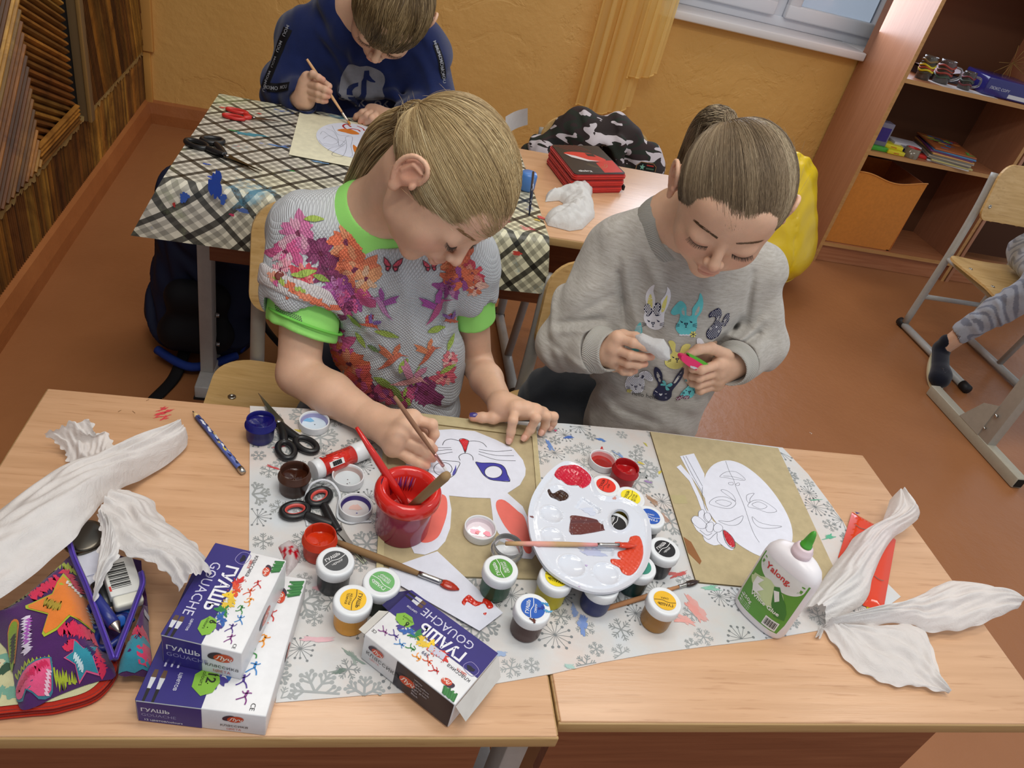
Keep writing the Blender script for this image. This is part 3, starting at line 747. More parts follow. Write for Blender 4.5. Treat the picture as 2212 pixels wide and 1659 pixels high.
def chair(label, x, y, seat_z, seat_w=0.40, back_w=0.31, seat_d=0.36, back_h=0.205, back_gap=0.10, rz=0, round_=False, group=None, bolt=(250, 250, 250)):
    r = thing('school_chair', label, 'chair', (0, 0, 0), group)
    yb = seat_d / 2 + 0.015; zt = seat_z + back_gap + back_h
    m = MB(); ply_sheet(m, roundrect(seat_w, seat_d, 0.06, 8, 0.075), lambda a, b: 0.010 * (a / 0.2) ** 2 - 0.02 * max(0, -(b + 0.09) / 0.09) ** 2, 0.009, frame((0, 0, seat_z), (1, 0, 0), (0, 1, 0)), [(-seat_w / 2 + 0.045, 0.06), (seat_w / 2 - 0.045, 0.06), (-seat_w / 2 + 0.045, -0.08), (seat_w / 2 - 0.045, -0.08)])
    m.build('seat', r)
    m = MB(); F_ = frame((0, yb - 0.016, zt - back_h / 2), (-1, 0, 0), (0, 0.16, 1)) ; F_ = frame((0, yb - 0.016, zt - back_h / 2), (1, 0, 0), (0, 0.14, 1))
    # back rest curves around the back: centre further away than the sides
    ply_sheet(m, roundrect(back_w, back_h, 0.04, 7, 0.065), lambda a, b: -0.012 + 0.022 * (a / (back_w / 2)) ** 2, 0.009, F_, [(-back_w / 2 + 0.028, -0.055), (back_w / 2 - 0.028, -0.055)])
    m.build('backrest', r)
    for sx in (-1, 1):
        px_ = sx * (back_w / 2 - 0.012); rr = 0.0145
        m = MB(); fl_ = 1.0 if round_ else 1.0
        m.tube(smooth_path([(px_, yb + 0.015, 0.03), (px_, yb + 0.004, seat_z), (px_, yb + 0.008, zt - back_h + 0.03), (px_, yb + 0.024, zt - 0.05)], 5), rr, GREY, 'painted_metal', 14)
        m.build('back_post', r)
        m = MB(); m.tube([(px_, yb + 0.03, 0.018), (px_, -seat_d / 2 - 0.06, 0.018)], 0.0155, GREY, 'painted_metal', 14); ft = m.build('foot_bar', r)
        for yy in (yb + 0.03, -seat_d / 2 - 0.06):
            k = MB(); k.tube([(px_, yy - 0.018, 0.018), (px_, yy + 0.018, 0.018)], 0.0185, (26, 25, 28), 'rubber', 14); k.build('end_cap', ft)
        m = MB(); m.tube([(px_, -0.04, 0.03), (px_, -0.10, seat_z - 0.03)], 0.0125, GREY, 'painted_metal', 12); m.build('leg', r)
        m = MB(); m.tube([(px_, yb, seat_z - 0.018), (px_ * 1.04, -0.10, seat_z - 0.022), (px_ * 1.04, -seat_d / 2 + 0.03, seat_z - 0.035)], 0.0105, (196, 196, 192), 'painted_metal', 12); m.build('side_rail', r)
    m = MB(); m.tube([(-back_w / 2 + 0.012, yb + 0.008, seat_z * 0.45), (back_w / 2 - 0.012, yb + 0.008, seat_z * 0.45)], 0.0105, GREY, 'painted_metal', 12); m.build('cross_bar', r)
    return place(r, (x, y, 0), rz)
chair('plywood school chair of the blonde girl, its seat beside the left desk', -0.03, 1.115, 0.35, 0.44, 0.325, 0.38, 0.225, 0.135)
chair('plywood school chair behind the girl in the grey sweatshirt', 0.545, 1.115, 0.35, 0.42, 0.33, 0.38, 0.205, 0.12)
chair('plywood school chair at the right edge with the seated child', 2.505, 2.325, 0.37, 0.40, 0.33, 0.36, 0.22, 0.17, 0, True)
chair('school chair by the wall draped with the camouflage hoodie', 0.655, 1.965, 0.40, 0.40, 0.34, 0.36, 0.20, 0.12)
chair('school chair under the boy in the navy hoodie', 0.02, 2.13, 0.40, 0.40, 0.34, 0.36, 0.20, 0.12)

# ------------------------------------------------------------------ oilcloth in a diagonal check on the rear desk
t = NT('check_cloth'); uvn = t.n('ShaderNodeUVMap'); uvn.uv_map = 'UVMap'
sx = t.n('ShaderNodeSeparateXYZ'); t.l(uvn.outputs[0], sx.inputs[0])
U = t.math('DIVIDE', t.math('ADD', sx.outputs[0], sx.outputs[1]), 0.0745); V_ = t.math('DIVIDE', t.math('SUBTRACT', sx.outputs[0], sx.outputs[1]), 0.0745)
def band(q, c0, hw):
    fr = t.math('FRACT', t.math('ADD', q, 20.0)); d = t.math('ABSOLUTE', t.math('SUBTRACT', fr, c0)); return t.math('LESS_THAN', d, hw)
def stripes(q):
    a = t.math('MULTIPLY', band(q, 0.12, 0.095), 0.88)
    b = t.math('MULTIPLY', band(q, 0.42, 0.085), 0.38); c = t.math('MULTIPLY', band(q, 0.72, 0.085), 0.38)
    return t.math('ADD', t.math('ADD', a, b), c)
ku = t.math('SUBTRACT', 1.0, stripes(U)); kv = t.math('SUBTRACT', 1.0, stripes(V_)); k = t.math('MULTIPLY', ku, kv)
k = t.math('MAXIMUM', k, 0.02)
v = t.coord('Object'); tone = t.ramp(t.noise(v, 2.2, 2), [(0.42, (216, 210, 196)), (0.6, (226, 222, 190))])
grey = t.mix(1.0, tone, (255, 255, 255), 'MULTIPLY'); cc = t.n('ShaderNodeCombineColor')
for i in range(3): t.l(k, cc.inputs[i])
base = t.mix(1.0, grey, cc.outputs[0], 'MULTIPLY')
# washed-in paint stains
for (sc, lo, hi, colr, amt, off) in ((7, 0.60, 0.66, (90, 160, 190), 0.55, 0), (9, 0.64, 0.67, (70, 110, 190), 0.7, 5), (11, 0.69, 0.71, (206, 84, 100), 0.7, 9), (5, 0.55, 0.7, (190, 205, 150), 0.5, 13)):
    vv = t.coord('Object', (1, 1, 1)); mp = vv.node; mp.inputs['Location'].default_value = (off, off * 2.3, 0)
    mk = t.ramp(t.noise(vv, sc, 6, 0.7), [(lo, (0, 0, 0)), (hi, (255, 255, 255))]); bw = t.n('ShaderNodeRGBToBW'); t.l(mk, bw.inputs[0])
    base = t.mix(t.math('MULTIPLY', bw.outputs[0], amt), base, colr)
t.base(base); t.inp('Roughness', 0.33); t.inp('Specular IOR Level', 0.5); t.bump(t.noise(v, 12, 4), 0.003)
nu, nv = 110, 60; x0, x1 = -0.354, 0.372; y0, y1 = 1.358, 1.873
P = np.zeros((nu, nv, 3)); UV = np.zeros((nu, nv, 2)); drop = 0.105; L = (y1 - y0) + drop
for i in range(nu):
    u = i / (nu - 1)
    for j in range(nv):
        s_ = L * j / (nv - 1)                       # distance from the rear edge
        x = x0 + (x1 - x0) * u
        if s_ <= (y1 - y0): y = y1 - s_; z = ZR + 0.0015 + 0.0006 * math.sin(31 * x + 17 * y); fl_ = 0
        else:
            q = (s_ - (y1 - y0)) / drop; y = y0 - 0.004 - 0.012 * (1 - math.exp(-3 * q)) + 0.010 * q * math.sin(9 * x + 1) - 0.004; z = ZR + 0.0015 - (q * (drop + 0.016 * math.sin(5.5 * x + 0.4) + 0.022 * (1 - u) )) ; fl_ = q
            if q < 0.1: z += 0.0
        x += -0.055 * fl_ * max(0, 1 - u * 7) + 0.02 * fl_ * max(0, (u - 0.9) * 10)
        P[i, j] = (x, y, z); UV[i, j] = (x0 + (x1 - x0) * u, y1 - s_)
m = MB(); m.grid(P, (220, 216, 200), 'check_cloth')
# paint marks with a shape of their own
def on_cloth(px, py): return Z(px, py, ZR + 0.0026)
def smear(mb, pts, w_, col, z, mat='print'): mb.stroke([tuple(p[:2]) for p in pts], w_, z, col, mat, None, False, 5, True)
for (px, py, rx, ry, c, s_) in ((463, 383, 0.008, 0.010, (40, 80, 180), 1), (540, 290, 0.030, 0.008, (60, 140, 160), 2), (505, 282, 0.008, 0.005, (70, 140, 90), 8), (632, 369, 0.004, 0.003, (40, 150, 70), 3), (446, 354, 0.006, 0.003, (50, 90, 190), 4), (560, 245, 0.006, 0.003, (210, 90, 80), 5), (480, 232, 0.008, 0.004, (210, 90, 80), 6), (600, 315, 0.018, 0.004, (100, 140, 200), 7), (690, 350, 0.016, 0.004, (120, 160, 200), 9), (1170, 470, 0.01, 0.006, (210, 80, 80), 10), (1160, 475, 0.006, 0.004, (220, 190, 80), 11)):
    p = on_cloth(px, py); m.flat(blob(p[0], p[1], rx, ry, 26, 0.5, s_), p[2], c, 'print')
def on_skirt(px, py): return Y(px, py, 1.3355)
SK = frame((0, 1.3352, 0), (1, 0, 0), (0, 0, 1))
for (px, py, rx, ry, c, s_) in ((466, 400, 0.010, 0.030, (38, 78, 178), 21), (398, 426, 0.008, 0.010, (60, 100, 190), 22), (482, 430, 0.006, 0.010, (60, 100, 190), 23), (376, 442, 0.003, 0.004, (190, 60, 60), 24), (501, 464, 0.004, 0.003, (210, 70, 110), 25), (1117, 547, 0.011, 0.004, (220, 80, 70), 26), (525, 455, 0.012, 0.004, (90, 120, 190), 27)):
    p = on_skirt(px, py); m.flat(blob(p[0], p[2], rx, ry, 26, 0.35, s_), 0, c, 'print', SK)
ck = m.build('oilcloth'); me = ck.data; uvl = me.uv_layers.new(name='UVMap'); UVf = UV.reshape(-1, 2)
li = np.zeros(len(me.loops), int); me.loops.foreach_get('vertex_index', li); uvd = np.zeros((len(li), 2)); ok = li < len(UVf); uvd[ok] = UVf[li[ok]]
uvl.data.foreach_set('uv', uvd.ravel())
tag(ck, 'black and cream diagonal check oilcloth with blue paint stains', 'tablecloth')

# ------------------------------------------------------------------ bean bag
bc = A(1.625, 2.86, 0)
pr_ = [el(bc + A(0, 0, 0.17), (0.325, 0.30, 0.17)), el(bc + A(0.02, 0.02, 0.30), (0.25, 0.24, 0.20), 0.12), el(bc + A(0.10, 0.03, 0.42), (0.12, 0.13, 0.13), 0.10), hs(bc + A(0, 0, 0.004), (0, 0, -1), 0.03)]
def dsp(P):
    r = P - bc; a = np.arctan2(r[:, 1], r[:, 0]); hgt = np.clip((P[:, 2] - 0.2) / 0.3, 0, 1)
    seam = -0.006 * np.exp(-(np.abs(np.sin(a * 3 + 0.4)) / 0.03) ** 2)
    return 0.004 * np.sin(a * 9 + 8 * P[:, 2]) * hgt - seam + wave(P, [((1, 0.3, 1), 0.15, 0.004, 0, 1.5), ((-0.6, 0.4, 1), 0.09, 0.002, 1, 2)]) * (0.3 + hgt)
V, F = sdf_mesh(pr_, 0.008, dsp); m = MB(); m.add(V, F, (226, 192, 26), 'vinyl' if 'vinyl' in MATS else 'plastic', True)
for q in (0.2,):
    ring = [tuple(bc + A(0.286 * math.cos(a), 0.264 * math.sin(a), 0.085)) for a in np.linspace(0, 2 * math.pi, 80)]
m.tube(ring, 0.004, (200, 166, 20), 'plastic', 6)
tag(m.build('bean_bag'), 'yellow vinyl bean bag on the floor beside the shelf unit', 'bean bag')

# ------------------------------------------------------------------ backpack
b0 = A(-0.395, 1.865, 0)
bp = thing('backpack', 'dark navy and black school backpack standing under the rear desk', 'backpack', tuple(b0))
def bk(x, y, z): return b0 + A(x, y, z)
pr_ = [rc(bk(-0.05, 0, 0.10), bk(-0.03, 0.02, 0.42), 0.095, 0.085, 0.05), rc(bk(0.06, 0, 0.10), bk(0.06, 0.02, 0.42), 0.095, 0.085, 0.05), rc(bk(-0.05, -0.06, 0.08), bk(0.05, -0.06, 0.08), 0.07, 0.07, 0.04), hs(bk(0, 0, 0.004), (0, 0, -1), 0.02)]
V, F = sdf_mesh(pr_, 0.007, lambda P: wave(P, [((0.2, 0, 1), 0.16, 0.006, 0, 2), ((1, 0.5, 0.3), 0.2, 0.005, 1, 1)]))
m = MB(); m.add(V, F, (20, 27, 52), 'nylon', True); body = m.build('body', bp)
pr_ = [rc(bk(-0.045, -0.115, 0.10), bk(0.045, -0.115, 0.10), 0.052, 0.052, 0.03), rc(bk(-0.035, -0.10, 0.20), bk(0.04, -0.10, 0.20), 0.045, 0.045, 0.05), hs(bk(0, 0, 0.02), (0, 0, -1), 0.02)]
V, F = sdf_mesh(pr_, 0.006); m = MB(); m.add(V, F, (14, 15, 20), 'nylon', True); m.build('front_pocket', bp)
m = MB(); m.tube(smooth_path([bk(0.10, -0.07, 0.03), bk(0.145, -0.04, 0.14), bk(0.15, -0.03, 0.30), bk(0.11, -0.02, 0.44)], 8), 0.02, (26, 52, 130), 'nylon', 10, flat=0.5); m.tube(smooth_path([bk(-0.10, -0.12, 0.035), bk(0.0, -0.175, 0.03), bk(0.10, -0.10, 0.03)], 8), 0.012, (30, 58, 140), 'nylon', 8); m.build('piping', bp)
m = MB(); st = smooth_path([bk(-0.03, -0.12, 0.04), bk(-0.04, -0.20, 0.008), bk(-0.065, -0.29, 0.006), bk(-0.08, -0.36, 0.006)], 6)
m.tube(st, 0.016, (16, 15, 18), 'nylon', 8, flat=0.22); m.build('strap', bp)
m = MB(); m.tube(smooth_path([bk(0.14, -0.02, 0.33), bk(0.20, -0.05, 0.22), bk(0.16, -0.06, 0.13), bk(0.24, -0.10, 0.05)], 8), 0.014, (16, 15, 18), 'nylon', 8, flat=0.3); m.build('strap', bp)

# ------------------------------------------------------------------ camouflage hoodie over the chair back
t = NT('camo'); v = t.coord('Object', (15, 15, 40), (0, 0.35, 0)); n1 = t.noise(v, 1.0, 1.5, 0.4, 0.9)
v2 = t.coord('Object', (9, 9, 24), (0, 0.2, 0)); v2.node.inputs['Location'].default_value = (5.2, 3, 1.7); n2 = t.noise(v2, 0.9, 1.5, 0.4, 0.8)
c1 = t.ramp(n2, [(0.0, (40, 28, 27)), (0.5, (31, 36, 27)), (0.58, (46, 30, 30)), (0.66, (22, 22, 22))], 'CONSTANT')
wf_ = t.ramp(n1, [(0.0, (0, 0, 0)), (0.555, (255, 255, 255))], 'CONSTANT'); bw = t.n('ShaderNodeRGBToBW'); t.l(wf_, bw.inputs[0])
t.base(t.mix(bw.outputs[0], c1, (196, 186, 190))); t.inp('Roughness', 0.9); t.bump(t.noise(t.coord('Object'), 700, 4), 0.0005)
hd = thing('hoodie', 'black, white and dark green camouflage hoodie hung over chair back', 'jacket', (0.65, 2.14, 0.5))
c0 = A(0.655, 2.14, 0)
pr_ = [rc(c0 + A(-0.065, 0, 0.692), c0 + A(0.055, 0, 0.692), 0.058, 0.060, 0.04), rc(c0 + A(-0.065, 0, 0.69), c0 + A(-0.155, -0.01, 0.60), 0.058, 0.055, 0.04), rc(c0 + A(0.055, 0, 0.69), c0 + A(0.15, 0, 0.62), 0.06, 0.066, 0.04), rc(c0 + A(0.15, 0, 0.62), c0 + A(0.15, -0.02, 0.50), 0.066, 0.07, 0.04),
       rc(c0 + A(-0.15, -0.01, 0.60), c0 + A(-0.13, -0.02, 0.50), 0.055, 0.06, 0.04), rc(c0 + A(-0.05, 0, 0.55), c0 + A(0.08, 0, 0.55), 0.07, 0.07, 0.05),
       rc(c0 + A(-0.045, -0.075, 0.60), c0 + A(-0.04, -0.07, 0.675), 0.022, 0.024, 0.01), rc(c0 + A(-0.04, -0.07, 0.675), c0 + A(0.03, -0.07, 0.70), 0.024, 0.024, 0.01), rc(c0 + A(0.03, -0.07, 0.70), c0 + A(0.07, -0.085, 0.60), 0.024, 0.026, 0.01),
       el(c0 + A(0.0, -0.085, 0.63), (0.042, 0.09, 0.062), 0.012, 's')]
V, F = sdf_mesh(pr_, 0.005, lambda P: wave(P, [((0.7, 0.3, 1), 0.11, 0.004, 0, 2), ((-0.7, 0.2, 1), 0.09, 0.003, 2, 2)])); m = MB(); m.add(V, F, (40, 40, 40), 'camo', True)
m.build('body', hd)
m = MB(); pb = Y(1395, 362, 2.052); Fp = frame(pb, (1, 0, 0), (0, 0.25, 1)); hx = [(-0.030, -0.008), (-0.030, 0.002), (-0.018, 0.014), (0.02, 0.014), (0.03, 0.006), (0.03, -0.02), (-0.02, -0.02)]
m.prism(hx, -0.002, 0.002, (24, 26, 24), 'fabric', Fp); m.stroke(hx, 0.0018, 0.0026, (150, 110, 70), 'fabric', Fp, True); m.flat(star(-0.012, 0.0, 0.009), 0.003, (120, 170, 150), 'fabric', Fp)
m.flat([(0.0, -0.004), (0.024, -0.004), (0.024, 0.0), (0.0, 0.0)], 0.003, (70, 100, 80), 'fabric', Fp); m.flat([(0.0, 0.005), (0.022, 0.005), (0.022, 0.009), (0.0, 0.009)], 0.003, (160, 50, 44), 'fabric', Fp); m.build('badge', hd)
# ================================================================== ON THE FRONT DESKS
def crop(ox, oy, s_):                         # enlarged view of the photograph -> its pixels
    return lambda x, y: (ox + x / s_, oy + y / s_)
cH = crop(780, 840, 4.809); c5 = crop(500, 840, 2.989); c6 = crop(560, 860, 6.912); cB = crop(580, 1120, 3.352)
cP = crop(980, 940, 3.457); cG = crop(1380, 900, 2.6587); cT = crop(0, 820, 3.318); cC = crop(0, 1160, 4.367)
def onp(fn, pts, z): return [tuple(Z(*fn(*p), z)[:2]) for p in pts]
ident = lambda x, y: (x, y)
def inside(poly, x, y):
    r = False; n = len(poly); j = n - 1
    for i in range(n):
        if (poly[i][1] > y) != (poly[j][1] > y) and x < (poly[j][0] - poly[i][0]) * (y - poly[i][1]) / (poly[j][1] - poly[i][1]) + poly[i][0]: r = not r
        j = i
    return r
def edgedist(poly, P):
    P = np.asarray(P, float)[:, :2]; d = np.full(len(P), 9.0); Q = np.array(poly, float)[:, :2]
    for i in range(len(Q)):
        a, b = Q[i - 1], Q[i]; ab = b - a; t_ = np.clip((P - a) @ ab / max(1e-12, ab @ ab), 0, 1); d = np.minimum(d, np.linalg.norm(P - a - t_[:, None] * ab, axis=1))
    return d
def dense(poly, maxlen, holes=()):
    t_ = MB(); t_.flat(poly, 0, (0, 0, 0), 'print', None, holes); bm = bmesh.new(); vs = [bm.verts.new(p) for p in np.concatenate(t_.v)]
    for f in t_.f:
        try: bm.faces.new([vs[i] for i in f])
        except ValueError: pass
    for _ in range(9):
        lg = [e for e in bm.edges if e.calc_length() > maxlen]
        if not lg: break
        bmesh.ops.subdivide_edges(bm, edges=lg, cuts=1); bmesh.ops.triangulate(bm, faces=[f for f in bm.faces if len(f.verts) > 3])
    bm.verts.index_update(); V = np.array([v.co[:] for v in bm.verts]); F = [[v.index for v in f.verts] for f in bm.faces]; bm.free(); return V, F
def puddle(mb, poly, zf, h, col, mat='wet', maxlen=0.003, edge=0.003, seed=0):
    V, F = dense(poly, maxlen); d = np.clip(edgedist(poly, V) / edge, 0, 1)
    nz = 1 + 0.4 * np.sin(V[:, 0] * 900 + seed) * np.sin(V[:, 1] * 700 + seed * 2)
    V[:, 2] = np.array([zf(x, y) for x, y in V[:, :2]]) + 0.0003 + h * np.sqrt(d) * nz; mb.add(V, F, col, mat, True)
TZ = ZF

# ---- snowflake oilcloth
t = NT('snow_cloth'); v = t.coord('Object'); a = t.ramp(t.noise(v, 6, 5, 0.65), [(0.35, (212, 199, 192)), (0.5, (208, 206, 204)), (0.65, (203, 209, 214))])
t.base(a); t.inp('Roughness', 0.4); t.bump(t.noise(v, 20, 4), 0.0016)
outl = onp(ident, [(540, 878), (700, 886), (860, 893), (1000, 905), (1220, 916), (1400, 932), (1690, 968), (1745, 1025), (1790, 1085), (1822, 1130), (1850, 1180), (1900, 1245), (1945, 1290), (1890, 1330), (1830, 1352), (1750, 1366), (1640, 1384), (1520, 1398), (1400, 1414), (1300, 1432), (1190, 1457), (1070, 1478), (950, 1492), (800, 1502), (595, 1519), (600, 1490), (538, 1400), (538, 1170)], TZ)
sc_ = MB(); sc_.prism(outl, TZ + 0.0002, TZ + 0.0012, (210, 205, 200), 'snow_cloth')
zc = TZ + 0.00135; rg = random.Random(5)
def flake(cx, cy, r, kind, col, rot):
    ins = lambda x, y: inside(outl, x, y)
    for k in range(6 if kind != 2 else 14):
        a = rot + k * 2 * math.pi / (6 if kind != 2 else 14); ca, sa = math.cos(a), math.sin(a); rr = r * (1 if kind != 2 else rg.uniform(0.7, 1.05))
        seg = [(cx, cy), (cx + ca * rr, cy + sa * rr)]
        if not ins(*seg[1]): continue
        w_ = {0: 0.0013, 1: 0.0026, 2: 0.0006}[kind]
        sc_.stroke([seg[0], ((seg[0][0] + seg[1][0]) / 2, (seg[0][1] + seg[1][1]) / 2), seg[1]], w_, zc + rg.uniform(0, 0.0002), col)
        if kind == 2: sc_.flat(ellipse(*seg[1], r * 0.09, r * 0.09, 10), zc + 0.0001, col); continue
        for f in ((0.45, 0.4), (0.72, 0.32)):
            for sg in (-1, 1):
                b = a + sg * 0.8; px, py = cx + ca * rr * f[0], cy + sa * rr * f[0]; e = (px + math.cos(b) * rr * f[1], py + math.sin(b) * rr * f[1])
                if ins(*e): sc_.stroke([(px, py), e], w_ * 0.85, zc + rg.uniform(0, 0.0002), col)
                if kind == 1 and ins(*e): sc_.flat(ellipse(*e, r * 0.10, r * 0.10, 9), zc + 0.0001, col)
pts = []
xs = [p[0] for p in outl]; ys = [p[1] for p in outl]; tries = 0
while tries < 9000 and len(pts) < 215:
    tries += 1; x = rg.uniform(min(xs), max(xs)); y = rg.uniform(min(ys), max(ys)); r = rg.choice([0.010, 0.013, 0.016, 0.021, 0.025])
    if not inside(outl, x, y) or any((x - q[0]) ** 2 + (y - q[1]) ** 2 < ((r + q[2]) * 0.82) ** 2 for q in pts): continue
    pts.append((x, y, r))
for (x, y, r) in pts:
    kd = 2 if r in (0.016, 0.021) and rg.random() < 0.6 else (1 if r > 0.02 else 0)
    g_ = rg.choice([150, 158, 166]); flake(x, y, r, kd, (g_ - 2, g_ + 2, g_ + 2) if kd < 2 else (128, 132, 134), rg.uniform(0, 1))
def pal(c, k): return tuple(c[i] * k + (208, 205, 204)[i] * (1 - k) for i in range(3))
for (px, py, rx, ry, c, rot, sd) in [(590, 1010, 12, 5, (196, 40, 44), 10, 1), (600, 965, 16, 3, (210, 80, 90), -8, 2), (645, 930, 9, 3, (220, 190, 60), 30, 3), (625, 1185, 7, 5, (205, 30, 50), 0, 4), (700, 1270, 22, 8, (225, 160, 170), 0, 5), (1060, 1480, 8, 2, (60, 60, 60), 0, 6),
    (1190, 960, 22, 7, (90, 130, 200), 70, 7), (1230, 945, 20, 4, (50, 90, 180), -30, 8), (1300, 950, 14, 5, (60, 110, 190), 20, 9), (1340, 985, 18, 4, (110, 150, 210), 60, 10), (1385, 1000, 10, 4, (215, 190, 60), 40, 11), (1395, 960, 8, 3, (200, 190, 60), 70, 12), (1410, 1080, 20, 7, (160, 120, 90), 50, 13), (1440, 1120, 16, 6, (170, 130, 110), 70, 14), (1350, 1045, 12, 5, (40, 90, 60), 20, 15), (1400, 1040, 10, 5, (150, 120, 180), 20, 16), (1425, 1020, 9, 4, (220, 200, 60), -30, 17),
    (1258, 1345, 9, 26, (110, 140, 205), 20, 18), (1240, 1320, 8, 16, (130, 155, 210), 5, 19), (1500, 1320, 34, 14, (235, 150, 140), 60, 20), (1480, 1340, 22, 10, (238, 160, 150), 20, 21), (1460, 1240, 28, 4, (196, 70, 66), -22, 22), (1760, 1080, 20, 3, (60, 160, 120), -8, 23), (1790, 1160, 20, 5, (70, 170, 130), -8, 24), (1535, 1270, 20, 6, (120, 190, 160), 0, 25), (760, 1420, 20, 5, (130, 150, 140), 50, 26), (730, 1450, 14, 4, (90, 110, 100), -30, 27), (620, 1300, 10, 5, (150, 170, 220), 0, 28), (690, 1380, 22, 9, (230, 180, 190), 0, 29), (900, 1462, 6, 3, (210, 60, 110), 0, 30), (1080, 1410, 14, 7, (150, 175, 215), 0, 31), (660, 1100, 6, 4, (80, 110, 190), 0, 32), (1300, 975, 4, 16, (196, 40, 40), 40, 33), (1200, 930, 5, 3, (210, 50, 100), 0, 34), (1720, 1250, 14, 6, (170, 150, 150), 30, 35), (1230, 1440, 10, 4, (160, 200, 190), 10, 36), (820, 945, 24, 5, (170, 140, 120), -35, 37)]:
    p = Z(px, py, TZ + 0.0016); k = 0.00062; vr = random.Random(sd)
    for q in range(3): sc_.flat(blob(p[0] + vr.uniform(-.3, .3) * rx * k, p[1] + vr.uniform(-.5, .5) * ry * k, rx * k * vr.uniform(.5, 1), ry * k * vr.uniform(.4, .9), 34, 0.5, sd * 7 + q, -rot + vr.uniform(-20, 20)), TZ + 0.0016 + q * 0.00008, pal(c, 0.62 + 0.12 * q))
tag(sc_.build('oilcloth'), 'snowflake patterned grey oilcloth with paint stains across both front desks', 'tablecloth')
# red smear on the bare desk and scratches
m = MB(); p = Z(352, 893, TZ + 0.0003)
for q in range(9): m.flat(blob(p[0] + random.Random(q).uniform(-.006, .006), p[1] + (q - 4) * 0.0028, 0.007 - abs(q - 5) * 0.0006, 0.0016, 24, 0.9, 60 + q, 35), TZ + 0.0003 + q * 0.00002, (214, 64, 72))
for (a, b) in (((255, 890), (262, 886)), ((286, 888), (292, 893)), ((316, 866), (322, 863)), ((350, 861), (356, 862))): m.stroke([tuple(Z(*a, TZ)[:2]), tuple(Z(*b, TZ)[:2])], 0.0007, TZ + 0.0003, (120, 84, 50))
mk = m.build('paint_marks', dl); mk['label'] = 'red paint smear and dark scratches'

# ---- pencil
def bodyline(a, b, t0, t1): return a + (b - a) * t0, a + (b - a) * t1
pn = MB(); a = Z(416, 888, TZ + 0.0045); b = Z(526, 1021, TZ + 0.0045)
def seg6(mb, a, b, r, r2, col, mat='plastic', seg=6): mb.tube([a, b], [r, r2], col, mat, seg)
pr0 = thing('pencil', 'blue and white patterned pencil with metal ferrule on the bare wood', 'pencil', tuple(Z(470, 955, TZ)))
p0, p1 = bodyline(a, b, 0.10, 0.93); m = MB(); seg6(m, p0, p1, 0.0040, 0.0040, (84, 100, 170), 'print')
for k in range(26):
    u = 0.12 + 0.03 * k; q = a + (b - a) * u; ang = 1.0 + 2.0 * random.Random(k).random(); d = nrm(b - a); sx_ = nrm(np.cross(d, (0, 0, 1)))
    n_ = nrm(sx_ * math.cos(ang) + A(0, 0, 1) * math.sin(ang)); Fq = frame(q + n_ * 0.0036, d, np.cross(n_, d)); m.flat(blob(0, 0, 0.0036, 0.0016, 14, 0.5, k), 0.0002, ((228, 230, 236), (40, 44, 84), (214, 190, 80), (210, 214, 226))[k % 4], 'print', Fq)
m.build('barrel', pr0)
m = MB(); m.tube([a + (b - a) * 0.028, p0], [0.0012, 0.004], (216, 184, 130), 'matte', 12); m.build('sharpened_wood', pr0)
m = MB(); m.tube([a, a + (b - a) * 0.03], [0.0004, 0.0013], (30, 30, 34), 'matte', 8); m.build('lead', pr0)
m = MB(); q0, q1 = bodyline(a, b, 0.93, 1.0); m.tube([q0, (q0 + q1) / 2, q1], [0.0042, 0.0042, 0.0036], (190, 190, 186), 'metal', 16); m.build('ferrule', pr0)

# ---- gouache jars
WHT = (226, 229, 232)
def lid_prof(r, h): return [(r - 0.0006, 0), (r, 0.0006), (r, h - 0.0025), (r - 0.0009, h - 0.0008), (r - 0.0022, h), (r - 0.004, h - 0.0004), (0, h - 0.0004)]
def jar(px, py, paint, lab, name_, label, txtcol=(240, 240, 240), rot=0, smudge=None, words=('ГУАШЬ', ''), jit=0):
    p = Z(px, py, TZ + 0.0435); zb = TZ + 0.0013
    if abs(px - 1081) < 3: zb = TZ + 0.0045
    r = thing('gouache_jar', label, 'paint jar', (0, 0, 0), 'gouache jars with screwed-on white lids')
    m = MB(); m.lathe([(0.0155, 0), (0.0172, 0.0008), (0.0182, 0.004), (0.0188, 0.028), (0.0196, 0.0285), (0.0196, 0.031), (0.017, 0.0312), (0, 0.0312)], paint, 'pot', None, 40); m.build('pot', r)
    m = MB(); L_ = lid_prof(0.0215, 0.0135); m.lathe([(a, b + 0.0295) for a, b in L_], WHT, 'plastic', None, 96, None, True, rib=(1, 2, 0.0003)); ld = m.build('lid', r)
    m = MB(); z = 0.0429 + 0.0002; a = math.radians(rot); T_ = rotz((0, 0, 0), rot)
    m.flat(ellipse(0, 0, 0.0142, 0.0142, 40), z, lab, 'print', T_)
    m.stroke([(-0.0138, 0.001), (-0.004, 0.0022), (0.004, -0.0002), (0.0138, 0.001)], 0.0007, z + 0.00015, (245, 245, 245) if txtcol[0] > 100 else (40, 40, 40), 'print', T_, False, 6)
    m.text(words[0], 0, 0.0042, 0.0056, txtcol, z + 0.00015, T_, 0, 0.02, 'C')
    if words[1]:
        for i, w_ in enumerate(words[1].split('|')): m.text(w_, 0, -0.0046 - 0.0036 * i, 0.0036, txtcol, z + 0.00015, T_, 0, 0.01, 'C')
    if smudge:
        for k, (x, y, c) in enumerate(smudge): m.flat(blob(x, y, 0.0035, 0.0022, 20, 0.8, k + 40), z + 0.0003, c, 'print')
    m.build('label', ld)
    ob_ = place(r, (p[0], p[1], zb), 0); return ob_
jar(725, 1212, (38, 42, 46), (78, 80, 82), '', 'jar of black gouache, grey label, nearest the open orange jar', rot=40, words=('ГУАШЬ', 'ЧЕРНАЯ'))
